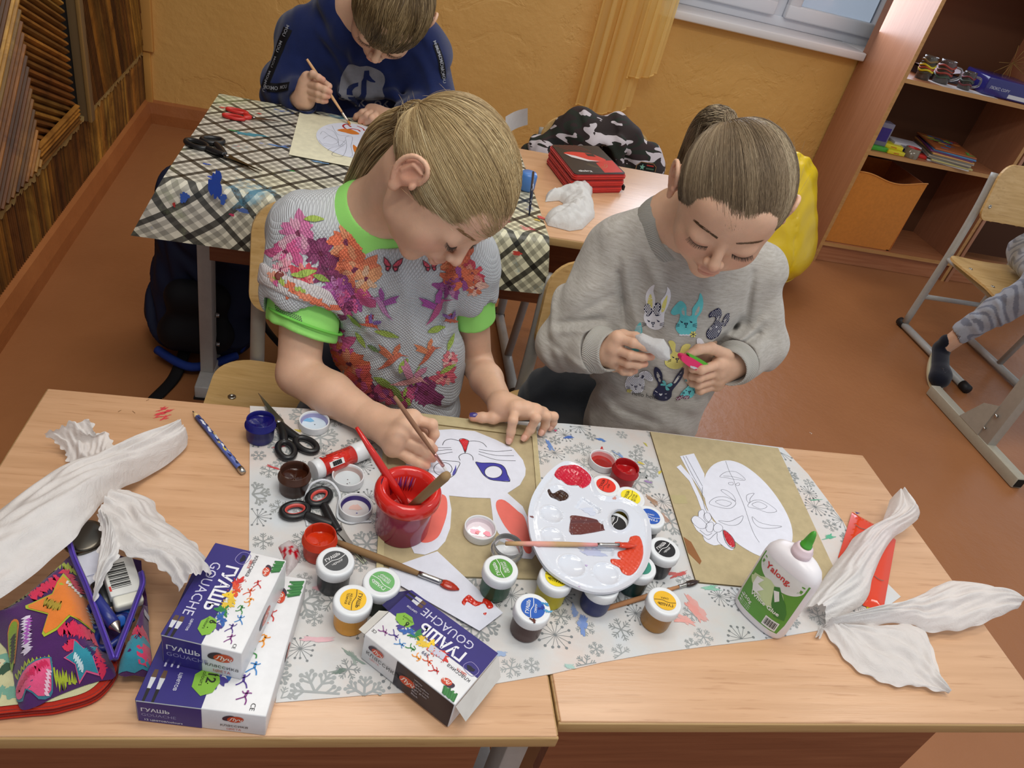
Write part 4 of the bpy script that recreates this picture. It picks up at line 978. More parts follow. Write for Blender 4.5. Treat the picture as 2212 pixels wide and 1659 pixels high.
jar(825, 1257, (18, 48, 36), (112, 178, 108), '', 'jar of dark green gouache with pale green label behind the open box', rot=140, words=('ГУАШЬ', 'ЗЕЛЕНАЯ|ТЕМНАЯ'))
jar(763, 1296, (222, 152, 24), (240, 190, 40), '', 'jar of dark yellow gouache left of the open box', (40, 30, 20), rot=-100, words=('ГУАШЬ', 'ЖЕЛТАЯ|ТЕМНАЯ'))
jar(1081, 1232, (22, 84, 56), (86, 152, 56), '', 'jar of green gouache, bright green label, at the cat board edge', rot=105, words=('ГУАШЬ', 'ЗЕЛЕНАЯ|СВЕТЛАЯ'))
jar(1202, 1247, (206, 190, 24), (236, 214, 30), '', 'jar of yellow gouache half hidden under the near edge of the palette', (40, 40, 20), rot=160, words=('ГУАШЬ', 'ЛИМОННАЯ'))
jar(1151, 1314, (72, 40, 34), (36, 92, 184), '', 'jar of brown gouache with a blue label and smudged lid', rot=75, words=('ГУАШЬ', 'СИНЯЯ'), smudge=[(0.016, 0.006, (60, 140, 190)), (0.017, -0.004, (90, 160, 200)), (-0.002, -0.017, (90, 40, 24)), (0.010, 0.000, (30, 50, 140))])
jar(1436, 1186, (22, 22, 28), (34, 34, 36), '', 'jar of black gouache with black label right of the palette', rot=40, words=('ГУАШЬ', 'ЧЕРНАЯ'))
jar(1436, 1298, (160, 112, 44), (236, 184, 44), '', 'jar of ochre gouache with yellow label, nearest the glue bottle', (60, 40, 20), rot=170, words=('ГУАШЬ', 'ОХРА'))
jar(1404, 1116, (26, 26, 40), (44, 92, 184), '', 'jar with blue label half covered by right edge of palette', rot=170, words=('ГУАШЬ', 'СИНЯЯ'))
jar(1362, 1074, (200, 180, 30), (246, 226, 50), '', 'jar with lemon yellow label behind the palette', (40, 40, 20), rot=60, words=('ГУАШЬ', 'ЖЕЛТАЯ|СВЕТЛАЯ'))
jar(1309, 1049, (190, 30, 26), (226, 56, 40), '', 'jar with red label tucked in the palette notch', (60, 20, 20), rot=60, words=('ГУАШЬ', 'АЛАЯ'))
jar(1330, 1131, (128, 112, 30), (40, 40, 42), '', 'jar seen through the thumb hole of the palette', rot=60, words=('ГУАШЬ', ''), smudge=[(-0.010, -0.008, (210, 60, 40))])
jar(1302, 1262, (28, 40, 96), (44, 92, 184), '', 'jar of dark blue gouache under the near rim of palette', rot=20)
jar(1383, 1222, (24, 66, 66), (60, 140, 120), '', 'jar of teal gouache under the right rim of palette', rot=20)

def open_jar(px, py, paint, wall, label, fill=0.022, zb=None, cl=False, smear_=None):
    zb = zb or TZ + 0.0013; p = Z(px, py, zb + 0.035)
    r = thing('open_gouache_jar', label, 'paint jar', (0, 0, 0))
    m = MB(); m.lathe([(0.0155, 0), (0.0175, 0.001), (0.0183, 0.004), (0.0190, 0.023), (0.0208, 0.0235), (0.0208, 0.0255), (0.0186, 0.0262), (0.0186, 0.0348), (0.0180, 0.0352), (0.0174, 0.0348), (0.0170, 0.028), (0.0168, 0.0008), (0, 0.0008)], wall, 'clear' if cl else 'pot', None, 48, closed=True); m.build('pot', r)
    m = MB(); n = 36; P = []
    for j, rr in enumerate(np.linspace(0, 0.0171, 9)):
        row = []
        for i in range(n):
            a = 2 * math.pi * i / n; z = fill + 0.0014 * math.sin(3 * a + 1) * (rr / 0.017) + 0.004 * max(0, (rr / 0.0171)) ** 3 * (0.5 + 0.5 * math.sin(a * 2 + 0.5)) + 0.0008 * math.sin(rr * 1500 + a)
            row.append((rr * math.cos(a), rr * math.sin(a), z))
        row.append(row[0]); P.append(row)
    m.grid(P, paint, 'wet'); m.build('paint', r)
    if smear_:
        m = MB()
        for k, (a0, a1, z0, z1) in enumerate(smear_):
            G = [[((0.0166) * math.cos(a), (0.0166) * math.sin(a), z0 + (z1 - z0) * q / 3 + 0.001 * math.sin(a * 9 + k)) for a in np.linspace(a0, a1, 14)] for q in range(4)]
            m.grid(G, paint, 'wet')
        m.build('smear', r)
    return place(r, (p[0], p[1], zb))
open_jar(563, 905, (22, 20, 96), (26, 26, 104), 'open jar of dark blue gouache at the back corner of oilcloth', 0.026)
open_jar(637, 1016, (58, 26, 14), (70, 44, 34), 'open jar of brown gouache between the black scissors and red scissors', 0.021, smear_=[(-0.6, 1.0, 0.022, 0.034)])
open_jar(692, 1154, (200, 52, 16), (196, 58, 34), 'open jar of orange red gouache beside the red-lined scissors', 0.020, smear_=[(0.5, 2.2, 0.02, 0.034), (3.4, 3.9, 0.02, 0.03)])
open_jar(1355, 1007, (172, 22, 26), (160, 26, 32), 'open jar of crimson gouache behind the palette', 0.022, smear_=[(0.2, 2.6, 0.02, 0.033)])
open_jar(1099, 1176, (226, 228, 232), (226, 228, 230), 'open clear jar of white gouache under the brush end', 0.014, TZ + 0.0045, True, None)

def lid(px, py, inner, label, spots=(), rim=None, rz=0, zb=None, tilt=None):
    zb = zb or TZ + 0.0014; p = Z(px, py, zb + 0.011); r = thing('jar_lid', label, 'jar lid', (0, 0, 0), 'white gouache lids lying upside down')
    m = MB(); m.lathe([(0.0200, 0), (0.0212, 0.0008), (0.0215, 0.002), (0.0215, 0.0118), (0.0212, 0.0126), (0.0200, 0.0126), (0.0196, 0.0118), (0.0194, 0.0026), (0, 0.0026)], WHT, 'plastic', None, 96, None, rib=(2, 3, 0.0003), closed=True)
    m.build('cap', r); m = MB(); m.lathe([(0.0193, 0.0095), (0.0178, 0.0085), (0.0176, 0.003), (0.0170, 0.0029), (0, 0.0029)], inner, 'plastic', None, 48, [rim or inner, rim or inner, rim or inner, inner, inner], closed=True)
    for k, (x, y, rr, c) in enumerate(spots): m.flat(blob(x, y, rr, rr * 0.8, 24, 0.3, k + 3), 0.0032 + .0003 * k, c, 'gloss')
    m.build('liner', r); o = place(r, (p[0], p[1], zb), rz)
    if tilt: o.rotation_euler = tilt
    return o
lid(679, 909, (206, 222, 234), 'upturned lid with pale blue tint beside the girl\'s forearm', [(-0.008, 0.010, 0.006, (120, 180, 220)), (0.001, 0.001, 0.0008, (40, 40, 60))], (150, 150, 190))
lid(752, 1027, (206, 216, 220), 'upturned clean lid beside the glue stick', [(0.0, 0.0, 0.0008, (90, 50, 40)), (0.0, -0.008, 0.0008, (90, 50, 40)), (0.003, -0.006, 0.0006, (90, 50, 40))], (180, 160, 156))
lid(769, 1092, (214, 208, 208), 'upturned lid with purple rim and pink smudge behind water cup', [(0.0, 0.004, 0.007, (228, 190, 180)), (0.002, -0.006, 0.001, (80, 90, 170))], (60, 46, 110))
lid(1038, 1140, (226, 214, 220), 'upturned lid with wet white and pink paint on the cat board', [(-0.002, 0.0, 0.012, (232, 226, 230)), (-0.006, 0.0, 0.006, (226, 130, 160)), (0.010, -0.003, 0.005, (214, 60, 110)), (-0.003, -0.002, 0.003, (200, 40, 70))], (214, 200, 208), 0, TZ + 0.0045)
lid(1303, 992, (168, 40, 34), 'upturned lid with red paint inside beside the crimson jar', [(0.0, 0.0, 0.013, (150, 34, 30))], (196, 120, 120))

# ---- glue stick
def on_line(a, b, t): return a + (b - a) * t
gs_ = thing('glue_stick', 'glue stick with red label lying beside the clean lid', 'glue stick', tuple(Z(730, 1000, TZ)))
a = Z(*c6(800, 1085), TZ + 0.0155); b = Z(*c6(1610, 750), TZ + 0.0155); rr = 0.0138
m = MB(); u = [on_line(a, b, q) for q in (0.0, 0.004, 0.14, 0.145, 0.17)]; m.tube(u, [rr - 0.001, rr, rr, rr - 0.0012, rr - 0.0012], WHT, 'plastic', 30); m.build('base_knob', gs_)
m = MB(); m.tube([on_line(a, b, 0.15), on_line(a, b, 0.72)], [rr - 0.0008] * 2, (206, 44, 34), 'gloss', 40)
d = nrm(b - a); n_ = nrm(camdir(0.0, 0.45, 1) - d * d.dot(camdir(0.0, 0.45, 1))); yv = np.cross(n_, d)
def on_cyl(mb, x, ang, w_, h_, col, lift=0.0003):
    n2 = nrm(n_ * math.cos(ang) + yv * math.sin(ang)); Fq = frame(on_line(a, b, x) + n2 * (rr - 0.0008 + lift), d, np.cross(n2, d)); mb.flat([(-w_ / 2, -h_ / 2), (w_ / 2, -h_ / 2), (w_ / 2, h_ / 2), (-w_ / 2, h_ / 2)], 0, col, 'print', Fq); return Fq
for k in range(16): on_cyl(m, 0.22 + 0.03 * (k % 16) , 0.35 + 0.28 * (k % 3), 0.006, 0.0006, (120, 30, 24), 0.0004)
on_cyl(m, 0.35, -0.62, 0.022, 0.008, (232, 232, 230))
for k in range(15): on_cyl(m, 0.35 + (k - 7) * 0.0105, -0.62, 0.0005 + 0.0005 * (k % 3), 0.0062, (20, 20, 20), 0.0005)
on_cyl(m, 0.22, 0.75, 0.006, 0.006, (230, 230, 230), 0.0003); on_cyl(m, 0.22, 0.75, 0.0035, 0.002, (20, 20, 20), 0.0005)
m.build('label', gs_)
m = MB(); m.tube([on_line(a, b, q) for q in (0.715, 0.72, 0.995, 1.0)], [rr - 0.0006, rr, rr, rr - 0.002], WHT, 'plastic', 30); m.build('cap', gs_)

# ---- scissors
def ring(cx, cy, rx, ry, rot, tube_r, col, mb, F_, z, mat='plastic', flat=1.0, n=36):
    e = ellipse(cx, cy, rx, ry, n, rot); pts = [tuple((F_[:3, :3] @ A(x, y, z)) + F_[:3, 3]) for x, y in e]; pts.append(pts[0]); pts.append(pts[1]); mb.tube(pts, tube_r, col, mat, 12, cap=False, up=(0.01, 0, 1), flat=flat)
def scissors(label, tip1, tip2, piv, r1, r2, z, handle=(26, 26, 28), inner=None, rr=0.0042, rad=((0.014, 0.010), (0.017, 0.011)), rots=(0, 0), bw=0.0085, metal=(150, 150, 148), name='scissors'):
    """tip/pivot/ring centres are world x, y"""
    s_ = thing(name, label, 'scissors', (piv[0], piv[1], z - 0.004)); P3 = lambda p, dz=0: A(p[0], p[1], z + dz)
    for k, (tip, rc_, rd, ro) in enumerate(((tip1, r1, rad[0], rots[0]), (tip2, r2, rad[1], rots[1]))):
        tip, rc2, pv = A(*tip), A(*rc_), A(*piv); dz = 0.0008 * (1 - 2 * k)
        d = nrm(tip - pv); nn = A(-d[1], d[0]); back = nrm(pv - rc2); 
        m = MB(); hb = pv - d * 0.022; sg = 1 if k else -1
        m.prism([tuple(tip), tuple(pv + d * 0.012 + nn * bw * 0.5 * sg), tuple(pv + nn * bw * 0.62 * sg), tuple(hb + nn * bw * 0.55), tuple(hb - nn * bw * 0.55), tuple(pv - nn * bw * 0.62 * sg), tuple(pv + d * 0.012 - nn * bw * 0.40 * sg)], z + dz - 0.0007, z + dz + 0.0007, metal, 'metal'); m.build('blade', s_)
        m = MB(); F0 = np.eye(4); ring(rc2[0], rc2[1], rd[0], rd[1], ro, rr, handle, m, F0, z, flat=1.0)
        q = rc2 + nrm(pv - rc2) * (rd[0] * 0.95); st = pv - d * 0.006; mid = (q + st) / 2 + nn * 0.0015 * sg
        m.tube(smooth_path([P3(q), P3(mid), P3(st)], 6), [rr * 1.15 + 0.0012 * math.sin(i * 0.25) for i in range(13)], handle, 'plastic', 12, flat=0.9); hd_ = m.build('handle', s_)
        if inner:
            m = MB(); ring(rc2[0], rc2[1], rd[0] - rr * 0.62, rd[1] - rr * 0.62, ro, rr * 0.62, inner, m, F0, z + 0.0006); m.build('grip_insert', hd_)
    m = MB(); m.lathe([(0.004, 0.0014), (0.004, 0.0024), (0.0028, 0.0032), (0, 0.0034)], (190, 190, 190), 'metal', frame(P3(piv), (1, 0, 0), (0, 1, 0)), 20); m.build('pivot_screw', s_)
    return s_
W2 = lambda fn, x, y, z=TZ + 0.005: tuple(Z(*fn(x, y), z)[:2])
scissors('black-handled scissors with wide grey blades behind the brown jar', W2(c6, -15, -60), W2(c6, 5, -40), W2(c6, 285, 365), W2(c6, 400, 785), W2(c6, 700, 705), TZ + 0.0062, rad=((0.0165, 0.0105), (0.0175, 0.0105)), rots=(110, 140), rr=0.0046, bw=0.012)
scissors('black scissors with red-lined finger rings behind the orange jar', W2(c5, 870, 1140), W2(c5, 690, 900), W2(c5, 690, 905), W2(c5, 410, 790), W2(c5, 565, 702), TZ + 0.0062, inner=(196, 70, 62), rad=((0.0155, 0.0115), (0.0155, 0.0115)), rots=(20, 50), rr=0.0046, bw=0.009)
# ---- white elastic cord of a mask
m = MB(); ec = smooth_path([Z(*c5(x, y), z) for x, y, z in ((492, 885, TZ + 0.0025), (478, 800, TZ + 0.003), (480, 700, TZ + 0.006), (510, 620, TZ + 0.012), (580, 588, TZ + 0.013), (640, 602, TZ + 0.013), (680, 645, TZ + 0.012), (700, 700, TZ + 0.008), (688, 760, TZ + 0.003), (690, 830, TZ + 0.003), (760, 866, TZ + 0.003), (830, 858, TZ + 0.003), (905, 855, TZ + 0.003))], 8)
m.tube(ec, 0.0019, (222, 226, 232), 'fabric', 6, flat=0.4); tag(m.build('elastic_cord'), 'white elastic cord curled around the red-lined scissors', 'cord')
# ---- crumpled tissue scrap with red paint and paper slips
def crumple(poly, z0, h, seed, maxlen=0.004):
    V, F = dense(poly, maxlen); d = np.clip(edgedist(poly, V) / 0.012, 0, 1); rs = np.random.default_rng(seed); zz = np.zeros(len(V))
    for k in range(9):
        a = rs.uniform(0, 6.28); f = rs.uniform(50, 190); u = V[:, 0] * math.cos(a) + V[:, 1] * math.sin(a); w_ = V[:, 1] * math.cos(a) - V[:, 0] * math.sin(a); zz += np.abs(np.sin(u * f + 2 * np.sin(w_ * f * 0.4 + k))) * (150 / (f + 100))
    V[:, 2] = z0 + h * np.sqrt(np.clip(edgedist(poly, V) / (h * .9), 0, 1)) * (.45 + .55 * zz / max(1e-9, zz.max())); return V, F
m = MB(); pl = onp(cB, [(70, 215), (150, 175), (215, 215), (235, 290), (200, 350), (130, 430), (120, 330), (95, 270)], TZ)
V, F = crumple(pl, TZ + 0.002, 0.014, 3); col = np.broadcast_to(lin((226, 218, 220)), (len(V), 3)).copy()
for (x, y, r) in ((85, 240, 0.006), (150, 245, 0.005), (190, 262, 0.006), (120, 270, 0.004)):
    p = Z(*cB(x, y), TZ + 0.005); k = np.linalg.norm(V[:, :2] - p[:2], axis=1) < r * (0.7 + 0.5 * np.sin(V[:, 0] * 900)); col[k] = lin((206, 30, 48))
m.add(V, F, col, 'tissue', True); tag(m.build('tissue_scrap'), 'small white tissue scrap stained with red paint beside top gouache box', 'tissue')
m = MB(); m.prism(onp(c5, [(665, 880), (690, 890), (870, 1120), (850, 1140), (800, 1090), (720, 960)], TZ), TZ + 0.0022, TZ + 0.0032, (206, 214, 190), 'paper'); tag(m.build('paper_slip'), 'narrow pale green paper slip lying along the scissor blades', 'paper slip')

# ---- water cup
cup0 = A(0.0915, 0.662, TZ + 0.0013)
cp = thing('water_cup', 'painting water cup of pinkish water with a red funnel lid', 'cup', tuple(cup0)); Mc = frame(cup0, (1, 0, 0), (0, 1, 0))
m = MB(); pf_ = [(0.030, 0), (0.033, 0.0015), (0.034, 0.006), (0.0362, 0.060), (0.0372, 0.072)]
m.lathe([(0, 0)] + pf_, (0, 0, 0), 'gloss', Mc, 64, [(120, 26, 56), (120, 26, 56), (126, 28, 58), (132, 32, 62), (164, 62, 86), (176, 84, 104)], closed=True); m.build('body', cp)
m = MB(); LR = (206, 44, 38)
m.lathe([(0.0385, 0.060), (0.0412, 0.0605), (0.0418, 0.064), (0.0415, 0.071), (0.0392, 0.0765), (0.0340, 0.0785), (0.0300, 0.0765), (0.0270, 0.0700), (0.0235, 0.050), (0.0215, 0.0385), (0.018, 0.036), (0, 0.036)], LR, 'gloss', Mc, 72, closed=True); ldc = m.build('funnel_lid', cp)
m = MB()
for k in range(10):
    a0 = 1.2 + 0.14 * k; m.tube([tuple(cup0 + A(rr_ * math.cos(a0 + j * 0.05), rr_ * math.sin(a0 + j * 0.05), zz)) for j, (rr_, zz) in enumerate(((0.0262, 0.0695), (0.0245, 0.0585), (0.0228, 0.0485)))], [0.0004, 0.0011 + 0.0006 * (k % 3), 0.0004], (110, 40, 110) if k % 2 else (196, 90, 100), 'wet', 6)
m.tube([tuple(cup0 + A(0.034 * math.cos(a), 0.034 * math.sin(a), 0.0786)) for a in (2.75, 2.9, 3.05, 3.15)], [0.0003, 0.0009, 0.0007, 0.0003], (70, 20, 60), 'wet', 6); m.build('paint_traces', ldc)
m = MB(); bt = cup0 + A(0.004, 0.004, 0.037); tp = Y(770, 923, 0.70); m.tube([bt, bt + (tp - bt) * 0.3, bt + (tp - bt) * 0.62, tp], [0.0052, 0.0056, 0.0048, 0.0022], (200, 36, 30), 'gloss', 8)
tag(m.build('paintbrush'), 'red plastic paintbrush handle standing in the water cup', 'paintbrush', 'paintbrushes on the front desks')
m = MB(); bt = cup0 + A(0.0, -0.004, 0.037); tp = Y(966, 1026, 0.605); m.tube([bt, bt + (tp - bt) * 0.4, bt + (tp - bt) * 0.95, tp], [0.0042, 0.0052, 0.0058, 0.0048], (152, 124, 88), 'matte', 14)
tag(m.build('paintbrush'), 'thick worn wooden brush handle leaning out of the water cup', 'paintbrush', 'paintbrushes on the front desks')
def brush(label, a, b, fer0, fer1, r, wood_, tipcol, tipw=1.0, met=(180, 178, 176), flatb=0.6, group='paintbrushes on the front desks', pinks=None):
    """a = end of handle, b = tip of bristles; fer0/fer1 = fractions where the ferrule runs"""
    a, b = A(*a), A(*b); o = thing('paintbrush', label, 'paintbrush', tuple((a + b) / 2 - A(0, 0, r)), group)
    m = MB(); us = np.linspace(0, fer0, 10); m.tube([on_line(a, b, u) for u in us], [r * (0.62 + 0.5 * math.sin(math.pi * min(1, 0.15 + 0.8 * u / fer0))) for u in us], wood_, 'matte', 12, cols=pinks); m.build('handle', o)
    m = MB(); m.tube([on_line(a, b, u) for u in np.linspace(fer0 - 0.01, fer1, 6)], [r * 0.85, r * 0.88, r * 0.82, r * 0.88, r * 0.86, r * 0.9], met, 'metal', 14); m.build('ferrule', o)
    m = MB(); us = np.linspace(0, 1, 6); m.tube([on_line(a, b, fer1 - 0.005 + (1 - fer1 + 0.005) * u) + A(0, 0, -0.2 * r * u) for u in us], [r * tipw * q for q in (0.85, 1.15, 1.2, 1.05, 0.7, 0.15)], tipcol, 'wet', 12, flat=flatb); m.build('bristles', o); return o
brush('wooden paintbrush with flat red bristles lying across the white paper tab', Z(*cB(497, 172), TZ + 0.012), Z(*cB(1382, 512), TZ + 0.008), 0.68, 0.86, 0.0043, (142, 112, 78), (176, 48, 26), 1.25, flatb=0.5)
brush('paintbrush with pink-stained handle resting on the palette and white jar', Z(1092, 1174, TZ + 0.050), Z(1376, 1178, TZ + 0.0565), 0.70, 0.86, 0.0031, (190, 152, 112), (206, 60, 34), 1.2, pinks=[(180, 146, 104), (186, 152, 110), (216, 150, 140), (222, 160, 150), (214, 160, 140), (190, 158, 116), (188, 156, 116), (190, 150, 116), (214, 150, 150), (214, 140, 140)])
brush('thin paintbrush with dark brown tip lying behind the ochre jar', Z(1281, 1323, TZ + 0.004), Z(1511, 1254, TZ + 0.005), 0.80, 0.87, 0.0030, (178, 128, 90), (46, 26, 18), 1.3)

# ---- cardboard with the cat mask
CB = (188, 172, 136)
bd = thing('cardboard_sheet', 'tan cardboard tray under the cat mask with raised cream edges', 'cardboard', tuple(Z(1000, 1080, TZ + 0.0012)))
bo = onp(ident, [(832, 884), (1158, 922), (1186, 1251), (812, 1240)], TZ + 0.004)
m = MB(); m.prism(bo, TZ + 0.0014, TZ + 0.0042, CB, 'card'); m.build('sheet', bd)
for k, q in enumerate(([(832, 884), (1158, 922), (1156, 944), (838, 903)], [(1148, 926), (1158, 922), (1180, 1180), (1168, 1180)], [(832, 884), (838, 903), (828, 1240), (812, 1240)])):
    m = MB(); m.prism(onp(ident, q, TZ + 0.006), TZ + 0.0043 + .0001 * k, TZ + 0.0064 + .0002 * k, (198, 184, 144), 'card', None, (), (150, 132, 94)); m.build('raised_edge', bd)
zp = TZ + 0.0045
mk_ = MB(); out = [cH(780, 430), cH(950, 420), cH(1180, 440), cH(1400, 530), cH(1580, 620), cH(1680, 740), cH(1710, 830), cH(1705, 900), cH(1650, 1000), cH(1520, 1085), c5(1880, 760), c5(1930, 870), c5(1960, 1000), c5(1970, 1060), c5(1940, 1100), c5(1880, 1096), c5(1800, 1010), c5(1720, 930), c5(1690, 860), c5(1672, 707), c5(1530, 702), c5(1404, 690), c5(1420, 780), c5(1412, 900), c5(1380, 985), c5(1330, 1040), c5(1250, 1072), c5(1180, 1062), (880, 1165), (876, 1110), (893, 1070), (878, 1030), (876, 990), (898, 950)]
mk_.prism(onp(ident, out, zp), zp, zp + 0.0004, (224, 227, 240), 'paper')
LB = (24, 22, 30); zl = zp + 0.00055
def ink(mb, fn, pts, w_=0.0009, z=zl, closed=False, col=LB, sm=6): mb.stroke(onp(fn, pts, z), w_, z, col, 'print', None, closed, sm)
mk_.flat(onp(cH, [(1020, 530), (1060, 516), (1118, 540), (1105, 590), (1086, 650), (1074, 650), (1052, 590)], zl), zl, (206, 28, 44), 'wet'); ink(mk_, cH, [(1020, 530), (1060, 516), (1118, 540), (1105, 590), (1082, 660), (1052, 590)], 0.0008, zl + 0.0002, True)
ink(mk_, cH, [(845, 585), (870, 540), (930, 520), (1000, 535), (1020, 540)]); ink(mk_, cH, [(1118, 545), (1180, 540), (1260, 560), (1306, 605)]); ink(mk_, cH, [(1080, 630), (1080, 670)], sm=0)
ink(mk_, cH, [(1028, 742), (1018, 700), (1060, 672), (1110, 672), (1155, 700), (1165, 742)])
for q in ([(765, 605), (850, 612), (935, 610)], [(785, 642), (870, 634), (945, 632)], [(795, 680), (880, 668), (950, 655)], [(1225, 628), (1400, 650), (1568, 636)], [(1222, 650), (1400, 690), (1588, 694)], [(1218, 676), (1400, 735), (1606, 748)]): ink(mk_, cH, q, 0.0008)
ink(mk_, cH, [(1022, 762), (900, 748), (780, 740), (720, 760), (700, 820), (690, 870), (658, 900), (780, 936), (900, 930), (970, 890), (1000, 830)], 0.0009, zl, True)
mk_.stroke([tuple(p) for p in onp(cH, [(850 + 95 * math.cos(a), 832 + 68 * math.sin(a)) for a in np.linspace(0, 6.2, 30)], zl)], 0.0009, zl, LB, 'print', None, True)
mk_.flat(onp(cH, [(985, 790), (990, 840), (975, 890), (945, 900), (955, 860), (972, 830)], zl), zl + 0.0002, (44, 40, 150), 'wet')
eyeo = [(1190, 760), (1250, 768), (1380, 770), (1460, 790), (1500, 830), (1520, 890), (1546, 960), (1440, 955), (1340, 940), (1270, 890), (1225, 820)]
mk_.flat(onp(cH, eyeo, zl), zl, (46, 44, 158), 'print', None, [onp(cH, [(1375 + 92 * math.cos(a), 864 + 64 * math.sin(a)) for a in np.linspace(0, 6.28, 25)[:-1]], zl)])
ink(mk_, cH, eyeo, 0.0009, zl + 0.0002, True, sm=3); mk_.stroke(onp(cH, [(1375 + 92 * math.cos(a), 864 + 64 * math.sin(a)) for a in np.linspace(0, 6.2, 30)], zl), 0.0009, zl + 0.0002, LB, 'print', None, True)
PK = (232, 108, 96)
puddle(mk_, smooth_path(onp(c5, [(1300, 685), (1360, 680), (1390, 710), (1392, 800), (1362, 900), (1330, 960), (1270, 992), (1212, 980), (1190, 900), (1250, 760)], zl), 3, True), lambda x, y: zp + 0.0003, 0.0002, PK, 'print', 0.01)
puddle(mk_, smooth_path(onp(c5, [(1715, 722), (1765, 720), (1850, 790), (1892, 830), (1922, 940), (1938, 1050), (1900, 1056), (1862, 980), (1800, 930), (1750, 862), (1710, 775)], zl), 3, True), lambda x, y: zp + 0.0003, 0.0002, PK, 'print', 0.01)
tag(mk_.build('cat_mask'), 'white paper cat mask with blue-painted eye and coral ears on the tray', 'paper mask')
m = MB(); m.prism(onp(ident, [(945, 1190), (1087, 1323), (1036, 1362), (862, 1262), (840, 1226)], TZ + 0.006), TZ + 0.0050, TZ + 0.0054, (222, 225, 238), 'paper')
for q, sd in (([(1400, 600), (1450, 550), (1500, 590), (1545, 605), (1560, 575), (1610, 600), (1628, 640), (1590, 652), (1560, 612), (1500, 635), (1440, 600), (1420, 628)], 1), ([(1555, 685), (1580, 680), (1570, 700)], 2)): puddle(m, smooth_path(onp(cB, q, TZ + 0.006), 3, True), lambda x, y: TZ + 0.0054, 0.0016, (206, 48, 30), 'wet', 0.002, 0.002, sd)
tag(m.build('paper_tab'), 'pointed white paper offcut with a squiggle of red paint', 'paper')

# ---- cardboard with the blank face mask
bd2 = MB(); zb2 = TZ + 0.0042
bd2.prism(onp(cG, [(65, 85), (800, 180), (1195, 1030), (330, 948)], zb2), TZ + 0.0014, zb2, CB, 'card', None, (), (120, 104, 74))
bd2.flat(onp(cG, [(255, 690), (300, 720), (360, 830), (350, 850), (320, 820), (280, 780)], zb2), zb2 + 0.0002, (146, 96, 54), 'print'); bd2.flat(onp(cG, [(180, 450), (265, 452), (282, 500), (205, 500)], zb2), zb2 + 0.0002, (182, 170, 126), 'print')
tag(bd2.build('cardboard_sheet'), 'plain tan cardboard sheet under the blank face mask', 'cardboard')
m = MB(); z0 = zb2 + 0.0002; zl = z0 + 0.0006
ov = [(370, 400), (385, 330), (430, 275), (500, 252), (570, 265), (640, 305), (720, 375), (790, 460), (850, 560), (880, 650), (876, 730), (830, 790), (760, 815), (690, 800), (620, 765), (555, 720), (470, 640), (400, 545), (378, 470)]
m.prism(smooth_path(onp(cG, ov, z0), 3, True), z0, z0 + 0.0005, (224, 226, 238), 'paper')
m.prism(onp(cG, [(236, 228), (316, 212), (376, 330), (378, 470), (350, 420), (290, 330)], z0), z0, z0 + 0.0004, (222, 225, 238), 'paper')
m.prism(onp(cG, [(216, 290), (240, 276), (300, 345), (345, 440), (395, 545), (365, 550), (330, 455), (290, 370)], z0), z0 + 0.00002, z0 + 0.00035, (222, 225, 238), 'paper')
m.prism(smooth_path(onp(cG, [(302, 590), (320, 570), (342, 572), (342, 545), (370, 532), (400, 545), (425, 600), (470, 625), (485, 655), (540, 690), (550, 740), (535, 768), (500, 755), (470, 735), (430, 740), (380, 715), (365, 680), (330, 650)], z0), 3, True), z0 + 0.00004, z0 + 0.00046, (224, 226, 238), 'paper')
GL = (96, 96, 104)
for q, cl in (([(498, 254), (520, 315), (545, 362)], 0), ([(465, 345), (500, 318), (560, 318), (612, 362), (560, 362), (500, 350)], 1), ([(485, 340), (540, 345), (600, 360)], 0), ([(515, 380), (540, 378), (540, 392), (520, 390)], 1), ([(558, 386), (575, 380), (578, 392), (562, 396)], 1), ([(545, 362), (560, 410), (600, 500), (640, 620), (665, 680), (692, 722)], 0),
    ([(472, 424), (500, 422), (540, 450), (555, 485), (520, 460)], 1), ([(405, 500), (440, 465), (500, 462), (557, 492), (530, 525), (480, 524)], 1), ([(440, 490), (480, 478), (532, 495), (500, 515)], 1), ([(620, 480), (622, 450), (662, 440), (640, 470), (636, 495)], 1), ([(626, 515), (650, 485), (700, 480), (750, 505), (792, 542), (740, 550), (680, 530)], 1), ([(650, 505), (690, 490), (736, 515), (700, 530)], 1),
    ([(458, 598), (520, 602), (570, 580), (598, 570), (590, 600), (560, 622), (510, 622)], 1), ([(652, 575), (690, 605), (750, 622), (820, 630), (780, 640), (700, 638), (662, 610)], 1), ([(255, 228), (300, 320), (368, 440)], 0), ([(270, 225), (330, 335), (366, 400)], 0), ([(366, 405), (364, 450), (378, 520), (392, 548)], 0),
    ([(302, 590), (320, 570), (350, 580), (390, 620), (380, 640), (345, 640), (310, 610)], 1), ([(342, 572), (345, 545), (372, 535), (380, 580), (400, 605)], 0), ([(372, 570), (385, 552), (405, 556), (418, 580), (400, 605), (380, 595)], 1), ([(385, 640), (390, 615), (420, 605), (430, 625), (420, 660), (395, 660)], 1), ([(430, 630), (450, 612), (478, 628), (480, 650), (455, 664), (432, 655)], 1), ([(350, 650), (390, 680), (420, 670)], 0), ([(365, 680), (400, 705), (430, 680), (450, 665)], 0), ([(450, 670), (452, 710), (480, 740)], 0)):
    ink(m, cG, q, 0.0006, zl, bool(cl), GL)
puddle(m, smooth_path(onp(cG, [(485, 655), (515, 670), (545, 710), (550, 745), (530, 748), (500, 710)], zl), 3, True), lambda x, y: zl, 0.0012, (190, 28, 42), 'wet', 0.0025, 0.003); ink(m, cG, [(484, 652), (515, 668), (547, 708), (552, 748), (528, 752), (496, 712)], 0.0007, zl + 0.0004, True)
